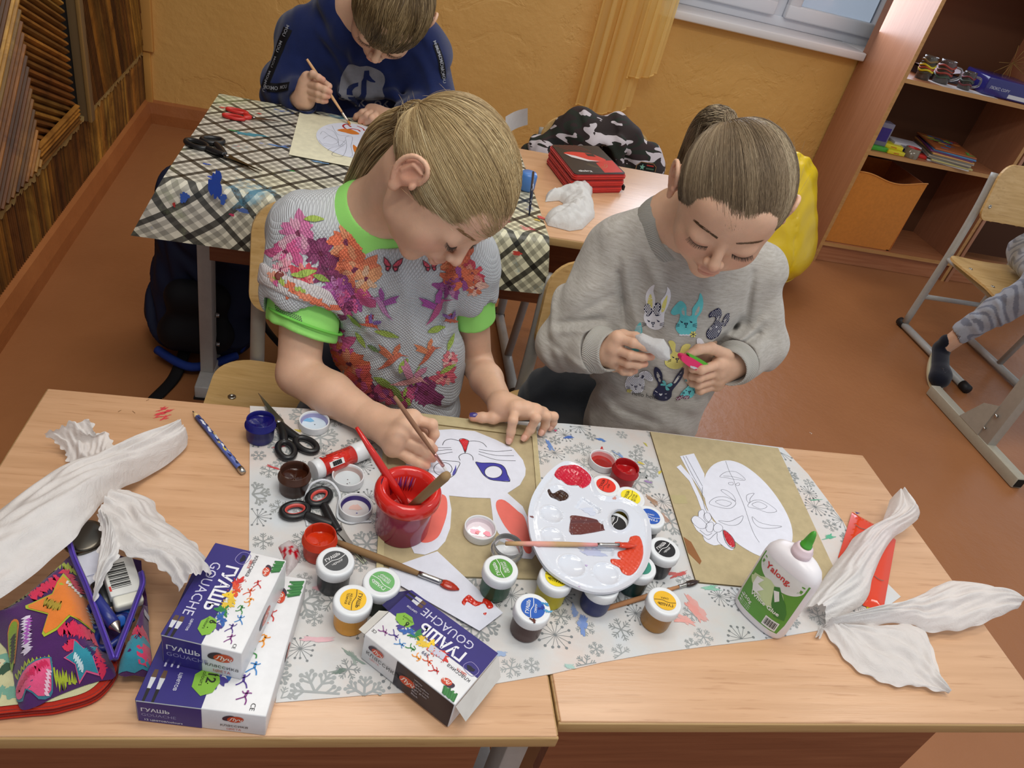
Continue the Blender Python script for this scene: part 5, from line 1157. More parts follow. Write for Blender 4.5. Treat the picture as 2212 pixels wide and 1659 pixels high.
tag(m.build('face_mask'), 'blank white paper face mask with a flower and one red petal', 'paper mask')

# ---- palette
zpl = TZ + 0.0495
po_ = smooth_path(onp(cP, [(820, 204), (700, 290), (600, 430), (558, 560), (560, 700), (600, 850), (690, 1000), (830, 1102), (990, 1168), (1130, 1184), (1260, 1152), (1380, 1070), (1450, 960), (1474, 800), (1460, 650), (1410, 560), (1330, 500), (1230, 465), (1130, 462), (1070, 420), (1042, 340), (990, 270), (920, 222)], zpl), 4, True)
wells = [((875, 318), 0.0165), ((790, 432), 0.0145), ((733, 590), 0.0145), ((742, 758), 0.0145), ((885, 975), 0.0165), ((1140, 1035), 0.0165)]
wl = [(np.array(Z(*cP(*c), zpl)[:2]), r) for c, r in wells]
traps = [[(905, 545), (960, 460), (1100, 550), (1090, 590)], [(872, 640), (1115, 630), (1120, 705), (880, 745)], [(905, 822), (1080, 830), (1200, 850), (1195, 905), (1000, 900)]]
tz = [onp(cP, q, zpl) for q in traps]; hole = onp(cP, [(1237 + 68 * math.cos(a), 642 + 78 * math.sin(a)) for a in np.linspace(0, 2 * math.pi, 31)[:-1]], zpl)
V, F = dense(po_, 0.0035, [hole])
def pal_z(P):
    P = np.asarray(P, float); d = edgedist(po_, P); z = np.full(len(P), zpl); z += 0.0022 * np.exp(-(d / 0.0028) ** 2) - 0.0012 * np.clip(1 - np.abs(d - 0.0075) / 0.0025, 0, 1)
    for c, r in wl: q = np.linalg.norm(P[:, :2] - c, axis=1) / r; z -= np.where(q < 1, 0.0036 * (1 - q ** 2) ** 0.8, 0) - 0.0006 * np.exp(-((q - 1.05) / 0.08) ** 2)
    for T_ in tz:
        ins = np.array([inside(T_, x, y) for x, y in P[:, :2]]); dd = edgedist(T_, P); z -= np.where(ins, 0.0032 * np.clip(dd / 0.0022, 0, 1), 0)
    dh = edgedist(hole, P); z += 0.003 * np.exp(-(dh / 0.002) ** 2); return z
V[:, 2] = pal_z(V); pt = thing('palette', 'white plastic paint palette with thumb hole resting on the jars', 'palette', (0.335, 0.66, TZ + 0.044))
V2 = V.copy(); V2[:, 2] -= 0.0013; m = MB(); PW = (214, 219, 230); m.add(V, F, PW, 'gloss', True); m.add(V2, [f[::-1] for f in F], PW, 'gloss', True)
for L_ in (po_, hole):
    zz = pal_z(np.array([(p[0], p[1], 0) for p in L_])); n = len(L_); vs = [(p[0], p[1], z) for p, z in zip(L_, zz)] + [(p[0], p[1], z - 0.004) for p, z in zip(L_, zz)]
    m.add(vs, [(i, (i + 1) % n, n + (i + 1) % n, n + i) for i in range(n)], PW, 'gloss', False)
m.build('tray', pt)
zf = lambda x, y: float(pal_z([(x, y, 0)])[0])
for nm, q, c, h_ in (('red_paint', [(752, 290), (800, 235), (900, 224), (975, 265), (1025, 325), (1010, 370), (960, 398), (915, 370), (850, 372), (820, 345), (780, 330)], (196, 24, 54), 0.0012), ('brown_paint', [(700, 415), (720, 405), (745, 425), (800, 400), (850, 430), (855, 465), (800, 495), (760, 480), (720, 460)], (52, 28, 20), 0.001),
    ('purple_brown_paint', [(872, 640), (880, 600), (1000, 615), (1100, 645), (1122, 700), (1110, 715), (880, 744)], (104, 58, 56), 0.0004), ('orange_paint', [(1320, 760), (1390, 760), (1418, 880), (1380, 990), (1318, 1048), (1260, 1030), (1236, 990), (1180, 960), (1175, 925), (1250, 930), (1225, 905), (1230, 870), (1290, 850), (1200, 800), (1300, 800)], (216, 74, 48), 0.0014)):
    m = MB(); puddle(m, smooth_path(onp(cP, q, zpl), 3, True), zf, h_, c, 'wet', 0.0025, 0.002, len(q)); m.build(nm, pt)
m = MB()
for (x, y, r, c) in ((1200, 475, 0.003, (206, 150, 140)), (990, 975, 0.002, (190, 170, 210)), (585, 610, 0.0028, (120, 70, 70)), (935, 1135, 0.002, (196, 176, 210)), (1010, 560, 0.012, (206, 214, 232)), (1050, 870, 0.014, (186, 194, 222))):
    p = Z(*cP(x, y), zpl)[:2]; puddle(m, blob(p[0], p[1], r, r * 0.6, 20, 0.4, int(x)), zf, 0.00015, c, 'gloss', 0.003)
fs_ = m.build('faint_stains', pt); fs_['kind'] = 'stuff'

# ---- glue bottle
bL = Z(1567, 1292, TZ + 0.001); bR = Z(1672, 1390, TZ + 0.001); ctr = (bL + bR) / 2; ax_ = nrm((bR - bL) * A(1, 1, 0)); nb_ = nrm(A(-ax_[1], ax_[0], 0)); nb_ = nb_ if nb_[1] > 0 else -nb_
ctr = ctr + nb_ * 0.017 + ax_ * 0.004; ctr[2] = TZ + 0.0013; Wb = 0.0375; Tb = 0.020
gb = thing('glue_bottle', 'white glue bottle with green label and green nozzle cap', 'glue bottle', tuple(ctr)); Mg = frame(ctr, ax_, nb_)
def sup(w_, t_, n=56, e=2.6): return [(w_ * math.copysign(abs(math.cos(a)) ** (2 / e), math.cos(a)), t_ * math.copysign(abs(math.sin(a)) ** (2 / e), math.sin(a))) for a in np.linspace(0, 2 * math.pi, n + 1)[:-1]]
secs = [(0.0, 0.90, 0.86), (0.002, 0.97, 0.95), (0.006, 1, 1), (0.06, 1.0, 1.0), (0.098, 1.0, 1.0), (0.108, 0.97, 0.97), (0.116, 0.86, 0.9), (0.121, 0.66, 0.78), (0.124, 0.42, 0.62), (0.125, 0.28, 0.5)]
P = [[(x, y, z) for x, y in sup(Wb * a, Tb * b)] for z, a, b in secs]; P = [r + [r[0]] for r in P]; P = np.array(P) @ Mg[:3, :3].T + Mg[:3, 3]
m = MB(); m.grid(P[:, ::-1], (232, 228, 232), 'plastic'); m.flat([(x * 0.9, y * 0.86) for x, y in sup(Wb, Tb)], 0, (220, 218, 220), 'plastic', Mg); m.build('bottle', gb)
m = MB(); m.lathe([(0.0125, 0.122), (0.0125, 0.132), (0.0105, 0.133), (0.0105, 0.137), (0.008, 0.1385), (0, 0.139)], (226, 214, 220), 'plastic', Mg, 30, [(226, 205, 212)] * 6); m.build('neck', gb)
m = MB(); m.lathe([(0.0066, 0.138), (0.0072, 0.139), (0.0072, 0.1415), (0.0062, 0.142), (0.0052, 0.152), (0.0036, 0.160), (0.0018, 0.1635), (0, 0.164)], (74, 158, 52), 'plastic', Mg, 24); m.build('nozzle_cap', gb)
LF_ = Mg @ frame((0, -Tb - 0.0004, 0.0), (1, 0, 0), (0, 0, 1))       # label plane on the near face, seen from outside
lb = MB(); sfc = Surf(P.reshape(-1, 3), np.array([(i * 57 + j, i * 57 + j + 1, (i + 1) * 57 + j + 1, (i + 1) * 57 + j) for i in range(len(secs) - 1) for j in range(56)]))
G_ = (96, 160, 62)
def LBL(poly, c, off, holes=()): decal(lb, sfc, poly, LF_, c, 'print', off, 0.008)
LBL([(-0.031, 0.012), (0.031, 0.012), (0.033, 0.030), (0.033, 0.104), (-0.033, 0.104), (-0.033, 0.030)], G_, 0.0003)
LBL(ellipse(0.0, 0.094, 0.031, 0.020, 40, 0, 180, 360) + [(0.031, 0.106), (-0.031, 0.106)], (230, 232, 230), 0.0005); LBL(blob(-0.004, 0.060, 0.026, 0.017, 30, 0.15, 5), (206, 224, 170), 0.0006); LBL([(0.000, 0.075), (0.006, 0.080), (0.022, 0.062), (0.028, 0.05), (0.03, 0.038), (0.018, 0.036), (0.008, 0.050)], (60, 130, 56), 0.0008)
LBL([(0.002, 0.070), (0.008, 0.074), (0.014, 0.062), (0.010, 0.056)], (240, 242, 240), 0.001); LBL([(-0.024, 0.068), (-0.014, 0.072), (-0.018, 0.06), (-0.008, 0.06), (-0.014, 0.050), (-0.006, 0.048), (-0.020, 0.046), (-0.024, 0.054)], (244, 246, 244), 0.001)
LBL([(0.010, 0.014), (0.028, 0.014), (0.028, 0.030), (0.010, 0.030)], (236, 236, 236), 0.0006)
for k in range(14): LBL([(0.0115 + k * 0.0011, 0.017), (0.0118 + k * 0.0011 + 0.0003 * (k % 3), 0.017), (0.0118 + k * 0.0011 + 0.0003 * (k % 3), 0.028), (0.0115 + k * 0.0011, 0.028)], (24, 24, 24), 0.0009)
dtext(lb, sfc, 'Yalong.', -0.022, 0.090, 0.0125, LF_, (206, 50, 50), 'print', 0.0009, 0, 0.02); dtext(lb, sfc, 'White Glue', -0.020, 0.040, 0.0088, LF_, (240, 244, 236), 'print', 0.0012, 0, 0.025); dtext(lb, sfc, '250g', -0.028, 0.026, 0.008, LF_, (240, 240, 236), 'print', 0.0009, 0, 0.01)
for k in range(3): dtext(lb, sfc, 'White craft glue', -0.028, 0.021 - k * 0.003, 0.0026, LF_, (230, 240, 226), 'print', 0.0009)
lb.build('label', gb)

# ---- orange packet below the tissue, and its yellow tag
m = MB(); op = onp(cG, [(1230, 540), (1385, 625), (1482, 700), (1410, 1108), (1295, 1078), (1150, 800)], TZ + 0.006); V, F = dense(op, 0.008); V[:, 2] = TZ + 0.003 + 0.006 * np.clip(edgedist(op, V) / 0.012, 0, 1); m.add(V, F, (214, 62, 26), 'gloss', True)
for a_, b_ in (((1240, 620), (1300, 650)), ((1350, 915), (1405, 945))): m.stroke(onp(cG, [a_, ((a_[0] + b_[0]) / 2, a_[1] + 22), b_], TZ + 0.009), 0.0012, TZ + 0.0102, (170, 150, 130), 'metal', None, False, 4)
m.flat(onp(cG, [(1230, 560), (1262, 570), (1240, 575)], TZ), TZ + 0.0062, (80, 60, 120), 'print')
tag(m.build('plastic_packet'), 'stapled orange plastic packet under the right-hand tissue', 'packet')
m = MB(); m.prism(onp(cG, [(1296, 1080), (1380, 1104), (1372, 1126), (1310, 1124)], TZ), TZ + 0.0022, TZ + 0.0028, (236, 208, 30), 'paper'); m.text('0000', *Z(*cG(1310, 1110), TZ)[:2], 0.007, (40, 34, 20), TZ + 0.003, None, 10); tag(m.build('price_tag'), 'yellow paper tag at the near end of orange packet', 'tag')

# ---- gouache boxes
BL, WB = (50, 42, 118), (226, 226, 228)
FIG = [(206, 50, 44), (222, 84, 40), (236, 150, 40), (60, 140, 70), (60, 130, 196), (80, 56, 140), (130, 60, 130)]
def figure(mb, x, y, s_, c, F_, z, k):
    r = random.Random(k); T_ = F_ @ rotz((x, y, 0), 90 + r.uniform(-25, 25))
    mb.flat(ellipse(0, 0.46 * s_, 0.09 * s_, 0.10 * s_, 12), z, c, 'print', T_)
    for q, w_ in (([(0, 0.36), (0.04, 0.0)], 0.18), ([(0.0, 0.3), (0.22, 0.42 + r.uniform(-.2, .1)), (0.34, 0.6 + r.uniform(-.3, .1))], 0.08), ([(0.0, 0.3), (-0.2, 0.36 + r.uniform(-.2, .2)), (-0.36, 0.2 + r.uniform(-.1, .4))], 0.08), ([(0.05, 0.02), (0.28, -0.2), (0.2 + r.uniform(0, .3), -0.5)], 0.10), ([(0.03, 0.02), (-0.22, -0.22), (-0.42, -0.4 + r.uniform(-.2, .2))], 0.09)):
        mb.stroke([(a * s_, b * s_) for a, b in q], w_ * s_, z, c, 'print', T_, False, 3)
def logo(mb, x, y, s_, F_, z, rot=0):
    T_ = F_ @ rotz((x, y, 0), rot); mb.flat(ellipse(-0.3 * s_, 0.05 * s_, 0.42 * s_, 0.26 * s_, 24, 30), z, (60, 40, 60), 'print', T_); mb.flat(ellipse(0.1 * s_, 0, 0.5 * s_, 0.32 * s_, 26, 15), z + 0.00008, (204, 70, 40), 'print', T_); mb.text('Луч', -0.30 * s_, -0.16 * s_, 0.42 * s_, (240, 236, 226), z + 0.00016, T_, 0, 0.02, shear=0.3)
def gouache_box(label, O, ex, ey, L, Wd, Hh, num, open_=False, scr=False):
    """O = top corner; ex runs along the lettering, ey across towards the white half"""
    b = thing('gouache_box', label, 'paint box', tuple(np.asarray(O) - A(0, 0, Hh)), 'cardboard gouache boxes'); ez = A(0, 0, 1) if not open_ else None
    F_ = frame(O, ex, ey); ys = Wd * 0.50; wr = (0, 0, 0)
    m = MB()
    m.box((L / 2, Wd / 2, -Hh / 2), (L, Wd, Hh), WB, 'print', F_, 0.0012, 2)
    e = 0.0004
    m.flat([(0, 0), (L, 0), (L, ys), (0, ys)], e, BL, 'print', F_)
    # long blue side, short sides
    S1 = F_ @ frame((0, -e, 0), (1, 0, 0), (0, 0, 1)); m.flat([(0.001, -Hh), (L - 0.001, -Hh), (L - 0.001, 0), (0.001, 0)], 0, BL if not num == 0 else (36, 32, 52), 'print', S1)
    S2 = F_ @ frame((L + e, 0, 0), (0, 1, 0), (0, 0, 1)); m.flat([(0.001, -Hh + 0.001), (ys, -Hh + 0.001), (ys, -0.001), (0.001, -0.001)], 0, BL, 'print', S2)
    m.text('ГУАШЬ', 0.004, -Hh * 0.45, Hh * 0.22, (226, 226, 232), 0.0002, S2, 0, 0.02); m.text('GOUACHE', 0.004, -Hh * 0.68, Hh * 0.19, (150, 146, 190), 0.0002, S2)
    if num == 12: m.text('12 цветов/colours', 0.006, -Hh * 0.90, Hh * 0.13, (220, 220, 226), 0.0002, S2, 0, 0.01)
    logo(m, ys + (Wd - ys) * 0.5, -Hh * 0.32, Hh * 0.45, S2, 0.0002); m.text('классика', ys + (Wd - ys) * 0.5, -Hh * 0.72, Hh * 0.17, (60, 60, 66), 0.0002, S2, 0, 0, 'C'); m.text('ЦВЕТА', ys + (Wd - ys) * 0.5, -Hh * 0.88, Hh * 0.12, (190, 60, 50), 0.0002, S2, 0, 0, 'C')
    S3 = F_ @ frame((L, Wd + e, 0), (-1, 0, 0), (0, 0, 1)); logo(m, L * 0.5, -Hh * 0.5, Hh * 0.5, S3, 0.0002)
    z = e + 0.0002
    m.text('ГУАШЬ', L * 0.20, ys * 0.60, L * 0.148, (232, 232, 238), z, F_, 0, 0.03, sx=0.95); m.text('GOUACHE', L * 0.20, ys * 0.20, L * 0.125, (206, 204, 226), z, F_, 0, 0, sx=0.95)
    # glass jar on the blue corner
    m.stroke([(L * 0.03, ys * 0.80), (L * 0.13, ys * 0.72), (L * 0.16, ys * 0.98), (L * 0.05, ys * 1.06)], 0.0006, z, (150, 140, 190), 'print', F_, True, 4); m.flat(blob(L * 0.10, ys * 0.9, L * 0.035, L * 0.025, 20, 0.3, 3), z, (24, 20, 44), 'print', F_)
    # brushes printed at the foot of the blue half
    for k in range(2):
        y_ = ys * (0.12 + 0.14 * k); m.flat([(L * 0.80, y_ - 0.0018), (L * 0.85, y_ - 0.0024), (L * 0.85, y_ + 0.0024), (L * 0.80, y_ + 0.0018)], z, (96, 72, 54), 'print', F_); m.flat([(L * 0.85, y_ - 0.0024), (L * 0.92, y_ - 0.0016), (L * 0.92, y_ + 0.0016), (L * 0.85, y_ + 0.0024)], z, (206, 208, 214), 'print', F_); m.flat([(L * 0.92, y_ - 0.0016), (L, y_ - 0.0012), (L, y_ + 0.0012), (L * 0.92, y_ + 0.0016)], z, (30, 26, 30), 'print', F_)
    # colour splashes along the border
    for k, c in enumerate(((206, 52, 44), (222, 84, 50), (240, 200, 50), (226, 190, 60), (50, 130, 66), (50, 96, 170), (70, 60, 140))):
        x_ = L * (0.36 + 0.075 * k); m.flat(blob(x_, ys * (1.08 + 0.06 * (k % 2)), L * 0.052, L * 0.036, 44, 0.75, 50 + k, 20), z + 0.00004 * k, c, 'print', F_)
        for q in range(9):
            rr_ = random.Random(k * 31 + q); m.flat(ellipse(x_ + rr_.uniform(-1, 1) * L * 0.06, ys * 1.1 + rr_.uniform(-1, 1) * L * 0.06, 0.0006, 0.0006, 7), z + 0.0004, c, 'print', F_)
    n = 7
    for k in range(n): figure(m, L * (0.33 + 0.095 * k), Wd * (0.79 - 0.05 * (k % 2)), L * 0.082, FIG[k], F_, z + 0.0001, k + num)
    [m.stroke([(L * (.03 + .011 * q), Wd * (.99 - .003 * (q % 4))), (L * (.05 + .012 * q), Wd * (.86 + .02 * (q % 3)))], .0022, z + .00002 * q, ((46, 112, 56), (60, 130, 66))[q % 2], 'print', F_) for q in range(11)]; logo(m, L * 0.17, Wd * 0.82, L * 0.10, F_, z + 0.0002, 0)
    m.text('классика', L * 0.03, Wd * 0.585, L * 0.055, (70, 70, 76), z, F_); m.text('ЦВЕТА', L * 0.09, Wd * 0.555, L * 0.03, (200, 70, 50), z, F_, 0, 0.02)
    m.flat([(L * 0.77, ys * 0.80), (L * 0.80, ys * 0.72), (L * 0.88, ys * 0.74), (L * 0.93, ys * 0.92), (L * 0.90, ys * 1.08), (L * 0.83, ys * 1.14), (L * 0.76, ys * 1.06), (L * 0.74, ys * 0.86)][::1], z + 0.0004, (128, 180, 60), 'print', F_)
    m.text(str(num), L * 0.77, ys * 0.92, L * 0.075, (30, 36, 20), z + 0.0006, F_, 0, 0.02); m.text('colours', L * 0.76, ys * 0.83, L * 0.036, (40, 50, 20), z + 0.0006, F_); m.text('цветов', L * 0.80, ys * 0.48, L * 0.035, (220, 220, 230), z, F_); m.text('CE', L * 0.93, Wd * 0.86, L * 0.04, (30, 30, 30), z, F_)
    if open_:
        m.text('299', L * 0.44, Wd * 0.66, L * 0.05, (60, 60, 100), z + 0.0005, F_); m.flat([(L * 0.34, Wd * 0.50), (L * 0.50, Wd * 0.52), (L * 0.49, Wd * 0.62), (L * 0.33, Wd * 0.60)], z + 0.0003, (196, 196, 214), 'print', F_)
    m.build('carton', b)
    return b, F_
def boxfrom(p_back_l, p_front_l, p_front_r, zt): return Z(*p_back_l, zt), Z(*p_front_l, zt), Z(*p_front_r, zt)
zt = TZ + 0.035; fl_, fr2, br2 = Z(293, 1510, zt), Z(575, 1548, zt), Z(662, 1250, zt)
ex = nrm((fr2 - br2) * A(1, 1, 0)); L = np.linalg.norm(fr2 - br2); ey = nrm((fr2 - fl_) * A(1, 1, 0)); ey = nrm(ey - ex * ex.dot(ey)); Wd = np.linalg.norm(fr2 - fl_)
O12 = br2 - ey * Wd; gouache_box('larger gouache box for twelve colours, under the smaller box', O12, ex, ey, L, Wd, 0.0345, 12)
zt = TZ + 0.079; fl_, fr2, br2 = Z(340, 1384, zt), Z(522, 1412, zt), Z(619, 1210, zt)
ex = nrm((fr2 - br2) * A(1, 1, 0)); L = np.linalg.norm(fr2 - br2); ey = nrm((fr2 - fl_) * A(1, 1, 0)); ey = nrm(ey - ex * ex.dot(ey)); Wd = np.linalg.norm(fr2 - fl_)
gouache_box('small gouache box for six colours stacked on the larger one', br2 - ey * Wd, ex, ey, L, Wd, 0.0435, 6)
zt = TZ + 0.045; q0, q1, q2, q3 = Z(784, 1374, zt), Z(985, 1524, zt), Z(1076, 1412, zt), Z(893, 1272, zt)   # white-left, white-right(near), blue-right, blue-left
ex = nrm(((q0 - q1) + (q3 - q2)) * A(1, 1, 0)); ey = nrm((q1 - q2) * A(1, 1, 0)); ey = nrm(ey - ex * ex.dot(ey)); L = (np.linalg.norm(q0 - q1) + np.linalg.norm(q3 - q2)) / 2; Wd = np.linalg.norm(q1 - q2)
b3, F3 = gouache_box('opened gouache box for six colours lying at the near edge, flaps up', q2, ex, ey, L, Wd, 0.0425, 6, True)
m = MB(); m.add([F3[:3, :3] @ A(*v) + F3[:3, 3] for v in ((L, Wd * 0.5, 0), (L, Wd, 0), (L + 0.010, Wd * 0.97, -0.004), (L + 0.010, Wd * 0.55, -0.004))], [(0, 1, 2, 3)], (214, 212, 206), 'print'); m.build('flap', b3)
m = MB(); m.add([F3[:3, :3] @ A(*v) + F3[:3, 3] for v in ((L, 0.0, 0), (L, Wd * 0.5, 0), (L + 0.014, Wd * 0.42, -0.008), (L + 0.014, 0.006, -0.010))], [(0, 1, 2, 3)], (44, 38, 96), 'print'); m.build('flap', b3)
m = MB(); m.add([F3[:3, :3] @ A(*v) + F3[:3, 3] for v in ((-0.001, 0.0, -0.002), (-0.001, Wd, -0.002), (-0.014, Wd * 0.93, -0.022), (-0.014, 0.008, -0.020))], [(0, 1, 2, 3)], (206, 204, 200), 'print'); m.build('flap', b3)
m = MB(); S_ = F3 @ frame((0, Wd + 0.0006, 0), (1, 0, 0), (0, 0, -1)); m.flat([(0.001, 0.001), (L * 0.62, 0.001), (L * 0.62, 0.0415), (0.001, 0.0415)][::-1], 0, (34, 30, 44), 'print', F3 @ frame((0, Wd + 0.0006, 0), (1, 0, 0), (0, 0, -1)))
S_ = F3 @ frame((L, Wd + 0.0008, -0.0425), (-1, 0, 0), (0, 0, 1)); m2x = L
for k, wd in enumerate(('White', 'Light yellow', 'Scarlet (red)', 'Light green', 'Blue', 'Black')): m.text(wd, L * 0.58, 0.033 - k * 0.0048, 0.0042, (190, 190, 200), 0.0003, S_)
logo(m, L * 0.16, 0.030, 0.016, S_, 0.0003); m.text('классика', L * 0.05, 0.016, 0.010, (60, 60, 66), 0.0003, S_); m.text('ЦВЕТА', L * 0.10, 0.011, 0.004, (190, 60, 50), 0.0003, S_); m.build('side_print', b3)

# ---- red zip case below, purple scribbled pouch above
rcs = thing('zip_case', 'flat red-edged zip case with pale flower print under the purple pouch', 'pencil case', tuple(Z(60, 1480, TZ)))
ro = onp(cC, [(-900, 1660), (300, 1640), (640, 1590), (900, 1500), (1060, 1330), (1090, 1180), (1000, 900), (-900, 900)], TZ + 0.01); ro = smooth_path(ro, 5, True)
m = MB(); cen = np.mean(np.array(ro), 0); m.prism(ro, TZ + 0.0003, TZ + 0.016, (178, 38, 18), 'fabric'); m.build('edge', rcs)
m = MB(); for_z = TZ + 0.0165; ri = [tuple(cen + (np.array(p) - cen) * 0.985) for p in ro]
for k, s_ in enumerate((1.006, 1.006, 1.004)): m.tube([(cen[0] + (p[0] - cen[0]) * s_, cen[1] + (p[1] - cen[1]) * s_, TZ + 0.004 + 0.0045 * k) for p in ro], 0.0013, (196, 46, 20) if k != 1 else (140, 26, 16), 'fabric', 6)
m.build('zip', rcs)
m = MB(); V, F = dense([tuple(cen + (np.array(p) - cen) * 0.90) for p in ro], 0.02); V[:, 2] = TZ + 0.0172; m.add(V, F, (206, 204, 160), 'fabric', True)
for k in range(70):
    r_ = random.Random(k); p = cen + A(r_.uniform(-.15, .09), r_.uniform(-.05, .05))
    if not inside([tuple(cen + (np.array(p2) - cen) * 0.82) for p2 in ro], *p): continue
    m.flat(blob(p[0], p[1], r_.uniform(.004, .012), r_.uniform(.003, .008), 18, 0.5, k, r_.uniform(0, 180)), TZ + 0.0173 + 0.00005 * (k % 9), r_.choice([(190, 90, 70), (90, 120, 80), (120, 170, 150), (216, 180, 120), (220, 214, 180), (60, 90, 70)]), 'fabric')
m.build('printed_cover', rcs)
pc = thing('pencil_case', 'purple pouch with scribbled stars, unzipped and full of pens', 'pencil case', tuple(Z(150, 1350, TZ)))
def puff(poly, z0, h, edge, bulge=0.004):
    V, F = dense(poly, 0.007); d = np.clip(edgedist(poly, V) / edge, 0, 1); V[:, 2] = z0 + h * np.sin(d * math.pi / 2) + bulge * np.sin(V[:, 0] * 60) * np.sin(V[:, 1] * 45 + 1) * d; return V, F
zt_ = TZ + 0.044
lf = smooth_path(onp(cC, [(-260, 640), (0, 560), (420, 250), (610, 60), (700, 60), (760, 330), (850, 560), (960, 880), (1072, 1160), (900, 1215), (740, 1262), (480, 1362), (330, 1440), (190, 1485), (130, 1440), (95, 1250), (10, 900)], zt_), 3, True)
V, F = puff(lf, TZ + 0.0185, 0.028, 0.022); m = MB(); m.add(V, F, (76, 34, 96), 'fabric', True)
bs_ = MB(); SF = Surf(V, np.array(F)); FH = frame((0, 0, 0.66), (1, 0, 0), (0, 1, 0))
def pcd(q, c, off, sm=0): decal(m, SF, smooth_path(onp(cC, q, zt_), sm, True) if sm else onp(cC, q, zt_), FH, c, 'fabric', off, 0.006)
def pcs(q, w_, c, off, sm=3): dstroke(m, SF, onp(cC, q, zt_), w_, FH, c, 'fabric', off, sm)
def scrib(x0, y0, x1, y1, n, amp, w_, c, off, sd=0):
    r_ = random.Random(sd); q = []
    for k in range(n * 2):
        u = k / (2 * n - 1); dx, dy = x1 - x0, y1 - y0; L_ = math.hypot(dx, dy); s_ = (1 if k % 2 else -1) * amp * r_.uniform(.6, 1.1); q.append((x0 + dx * u - dy / L_ * s_, y0 + dy * u + dx / L_ * s_))
    pcs(q, w_, c, off, 2)
RS = (214, 44, 84); LM = (170, 184, 52)
scrib(300, 560, 560, 420, 12, 60, 0.0034, RS, 0.0006, 1); scrib(600, 300, 740, 440, 9, 60, 0.0030, RS, 0.0006, 2); scrib(560, 880, 900, 900, 15, 70, 0.0034, RS, 0.0006, 3); scrib(620, 1060, 720, 1000, 7, 50, 0.003, RS, 0.0006, 4); scrib(880, 1030, 960, 1180, 8, 40, 0.003, RS, 0.0006, 5)
scrib(420, 290, 680, 230, 9, 45, 0.0026, LM, 0.0006, 6); scrib(30, 620, 260, 500, 12, 50, 0.0024, (120, 120, 40), 0.0006, 7); scrib(120, 1200, 480, 1140, 10, 40, 0.0012, LM, 0.0006, 8); scrib(500, 1260, 700, 1270, 8, 60, 0.0014, LM, 0.0006, 9)
scrib(250, 760, 250, 1080, 14, 45, 0.0028, (226, 214, 236), 0.0006, 10); scrib(280, 780, 250, 1000, 8, 30, 0.0016, (176, 90, 190), 0.0009, 11)
S1_ = [(590, 345), (640, 380), (700, 470), (900, 480), (880, 840), (670, 780), (540, 900), (420, 958), (400, 930), (460, 760), (245, 680), (240, 650), (500, 560)]
pcd(S1_, LM, 0.0011); c0_ = np.mean(S1_, 0); pcd([tuple(c0_ + (np.array(p) - c0_) * 0.90) for p in S1_], (232, 130, 52), 0.0015)
scrib(430, 640, 580, 700, 12, 50, 0.0018, (176, 150, 50), 0.0019, 12); scrib(620, 430, 740, 520, 6, 25, 0.0016, (240, 236, 230), 0.0019, 13); scrib(800, 600, 860, 760, 6, 22, 0.0016, (240, 236, 230), 0.0019, 14)
pcd([(700, 980), (790, 1060), (905, 990), (880, 1110), (920, 1190), (800, 1190), (720, 1255), (700, 1170), (600, 1140), (690, 1090)], (226, 90, 140), 0.0010); pcd([(708, 990), (790, 1068), (895, 1002), (872, 1110), (910, 1180), (800, 1180), (726, 1240), (706, 1165), (620, 1136), (696, 1092)], (50, 140, 160), 0.0014); scrib(700, 1120, 770, 1180, 6, 26, 0.0016, (200, 220, 226), 0.0018, 15); scrib(810, 1040, 880, 1090, 6, 26, 0.0012, (50, 30, 90), 0.0018, 16)
pcd([(120, 1290), (200, 1220), (330, 1160), (485, 1130), (480, 1300), (440, 1370), (330, 1410), (240, 1380), (190, 1440), (125, 1400)], (60, 120, 140), 0.0010, 2); pcd([(130, 1300), (210, 1230), (335, 1175), (470, 1145), (465, 1300), (430, 1355), (330, 1395), (235, 1370), (190, 1420), (135, 1390)], (226, 84, 130), 0.0014, 2); scrib(150, 1340, 440, 1180, 14, 30, 0.0018, (206, 40, 90), 0.0018, 17); scrib(400, 1370, 460, 1230, 7, 22, 0.0014, (236, 196, 214), 0.0018, 18)
pcd([(60, 830), (110, 770), (160, 770), (185, 810), (170, 900), (130, 1060), (95, 1150), (60, 1100), (50, 950)], (220, 130, 50), 0.0010, 2); pcd([(70, 840), (115, 785), (155, 785), (172, 815), (158, 900), (122, 1050), (92, 1130), (70, 1090), (62, 950)], (140, 170, 44), 0.0014, 2); scrib(130, 880, 100, 1060, 9, 26, 0.0022, (40, 40, 24), 0.0018, 19)
m.build('flap', pc)
rf = smooth_path(onp(cC, [(1230, 120), (1318, 240), (1352, 330), (1380, 500), (1392, 800), (1420, 1150), (1250, 1160), (1095, 1160), (1150, 960), (1210, 820), (1290, 610), (1335, 430), (1290, 280)], zt_), 2, True)
V, F = puff(rf, TZ + 0.0185, 0.026, 0.010, 0.002); m = MB(); m.add(V, F, (80, 32, 92), 'fabric', True); SF = Surf(V, np.array(F))
pcd([(1195, 930), (1390, 905), (1400, 1000), (1415, 1150), (1105, 1155)], (50, 140, 160), 0.0012); pcd([(1290, 1040), (1390, 960), (1405, 1080), (1412, 1145), (1310, 1130)], (214, 60, 100), 0.0016); scrib(1200, 900, 1370, 860, 9, 60, 0.003, RS, 0.0008, 20); pcs([(1345, 480), (1370, 560), (1362, 640), (1378, 720), (1376, 800)], 0.004, (190, 186, 196), 0.0012)
m.build('flap', pc)
m = MB()
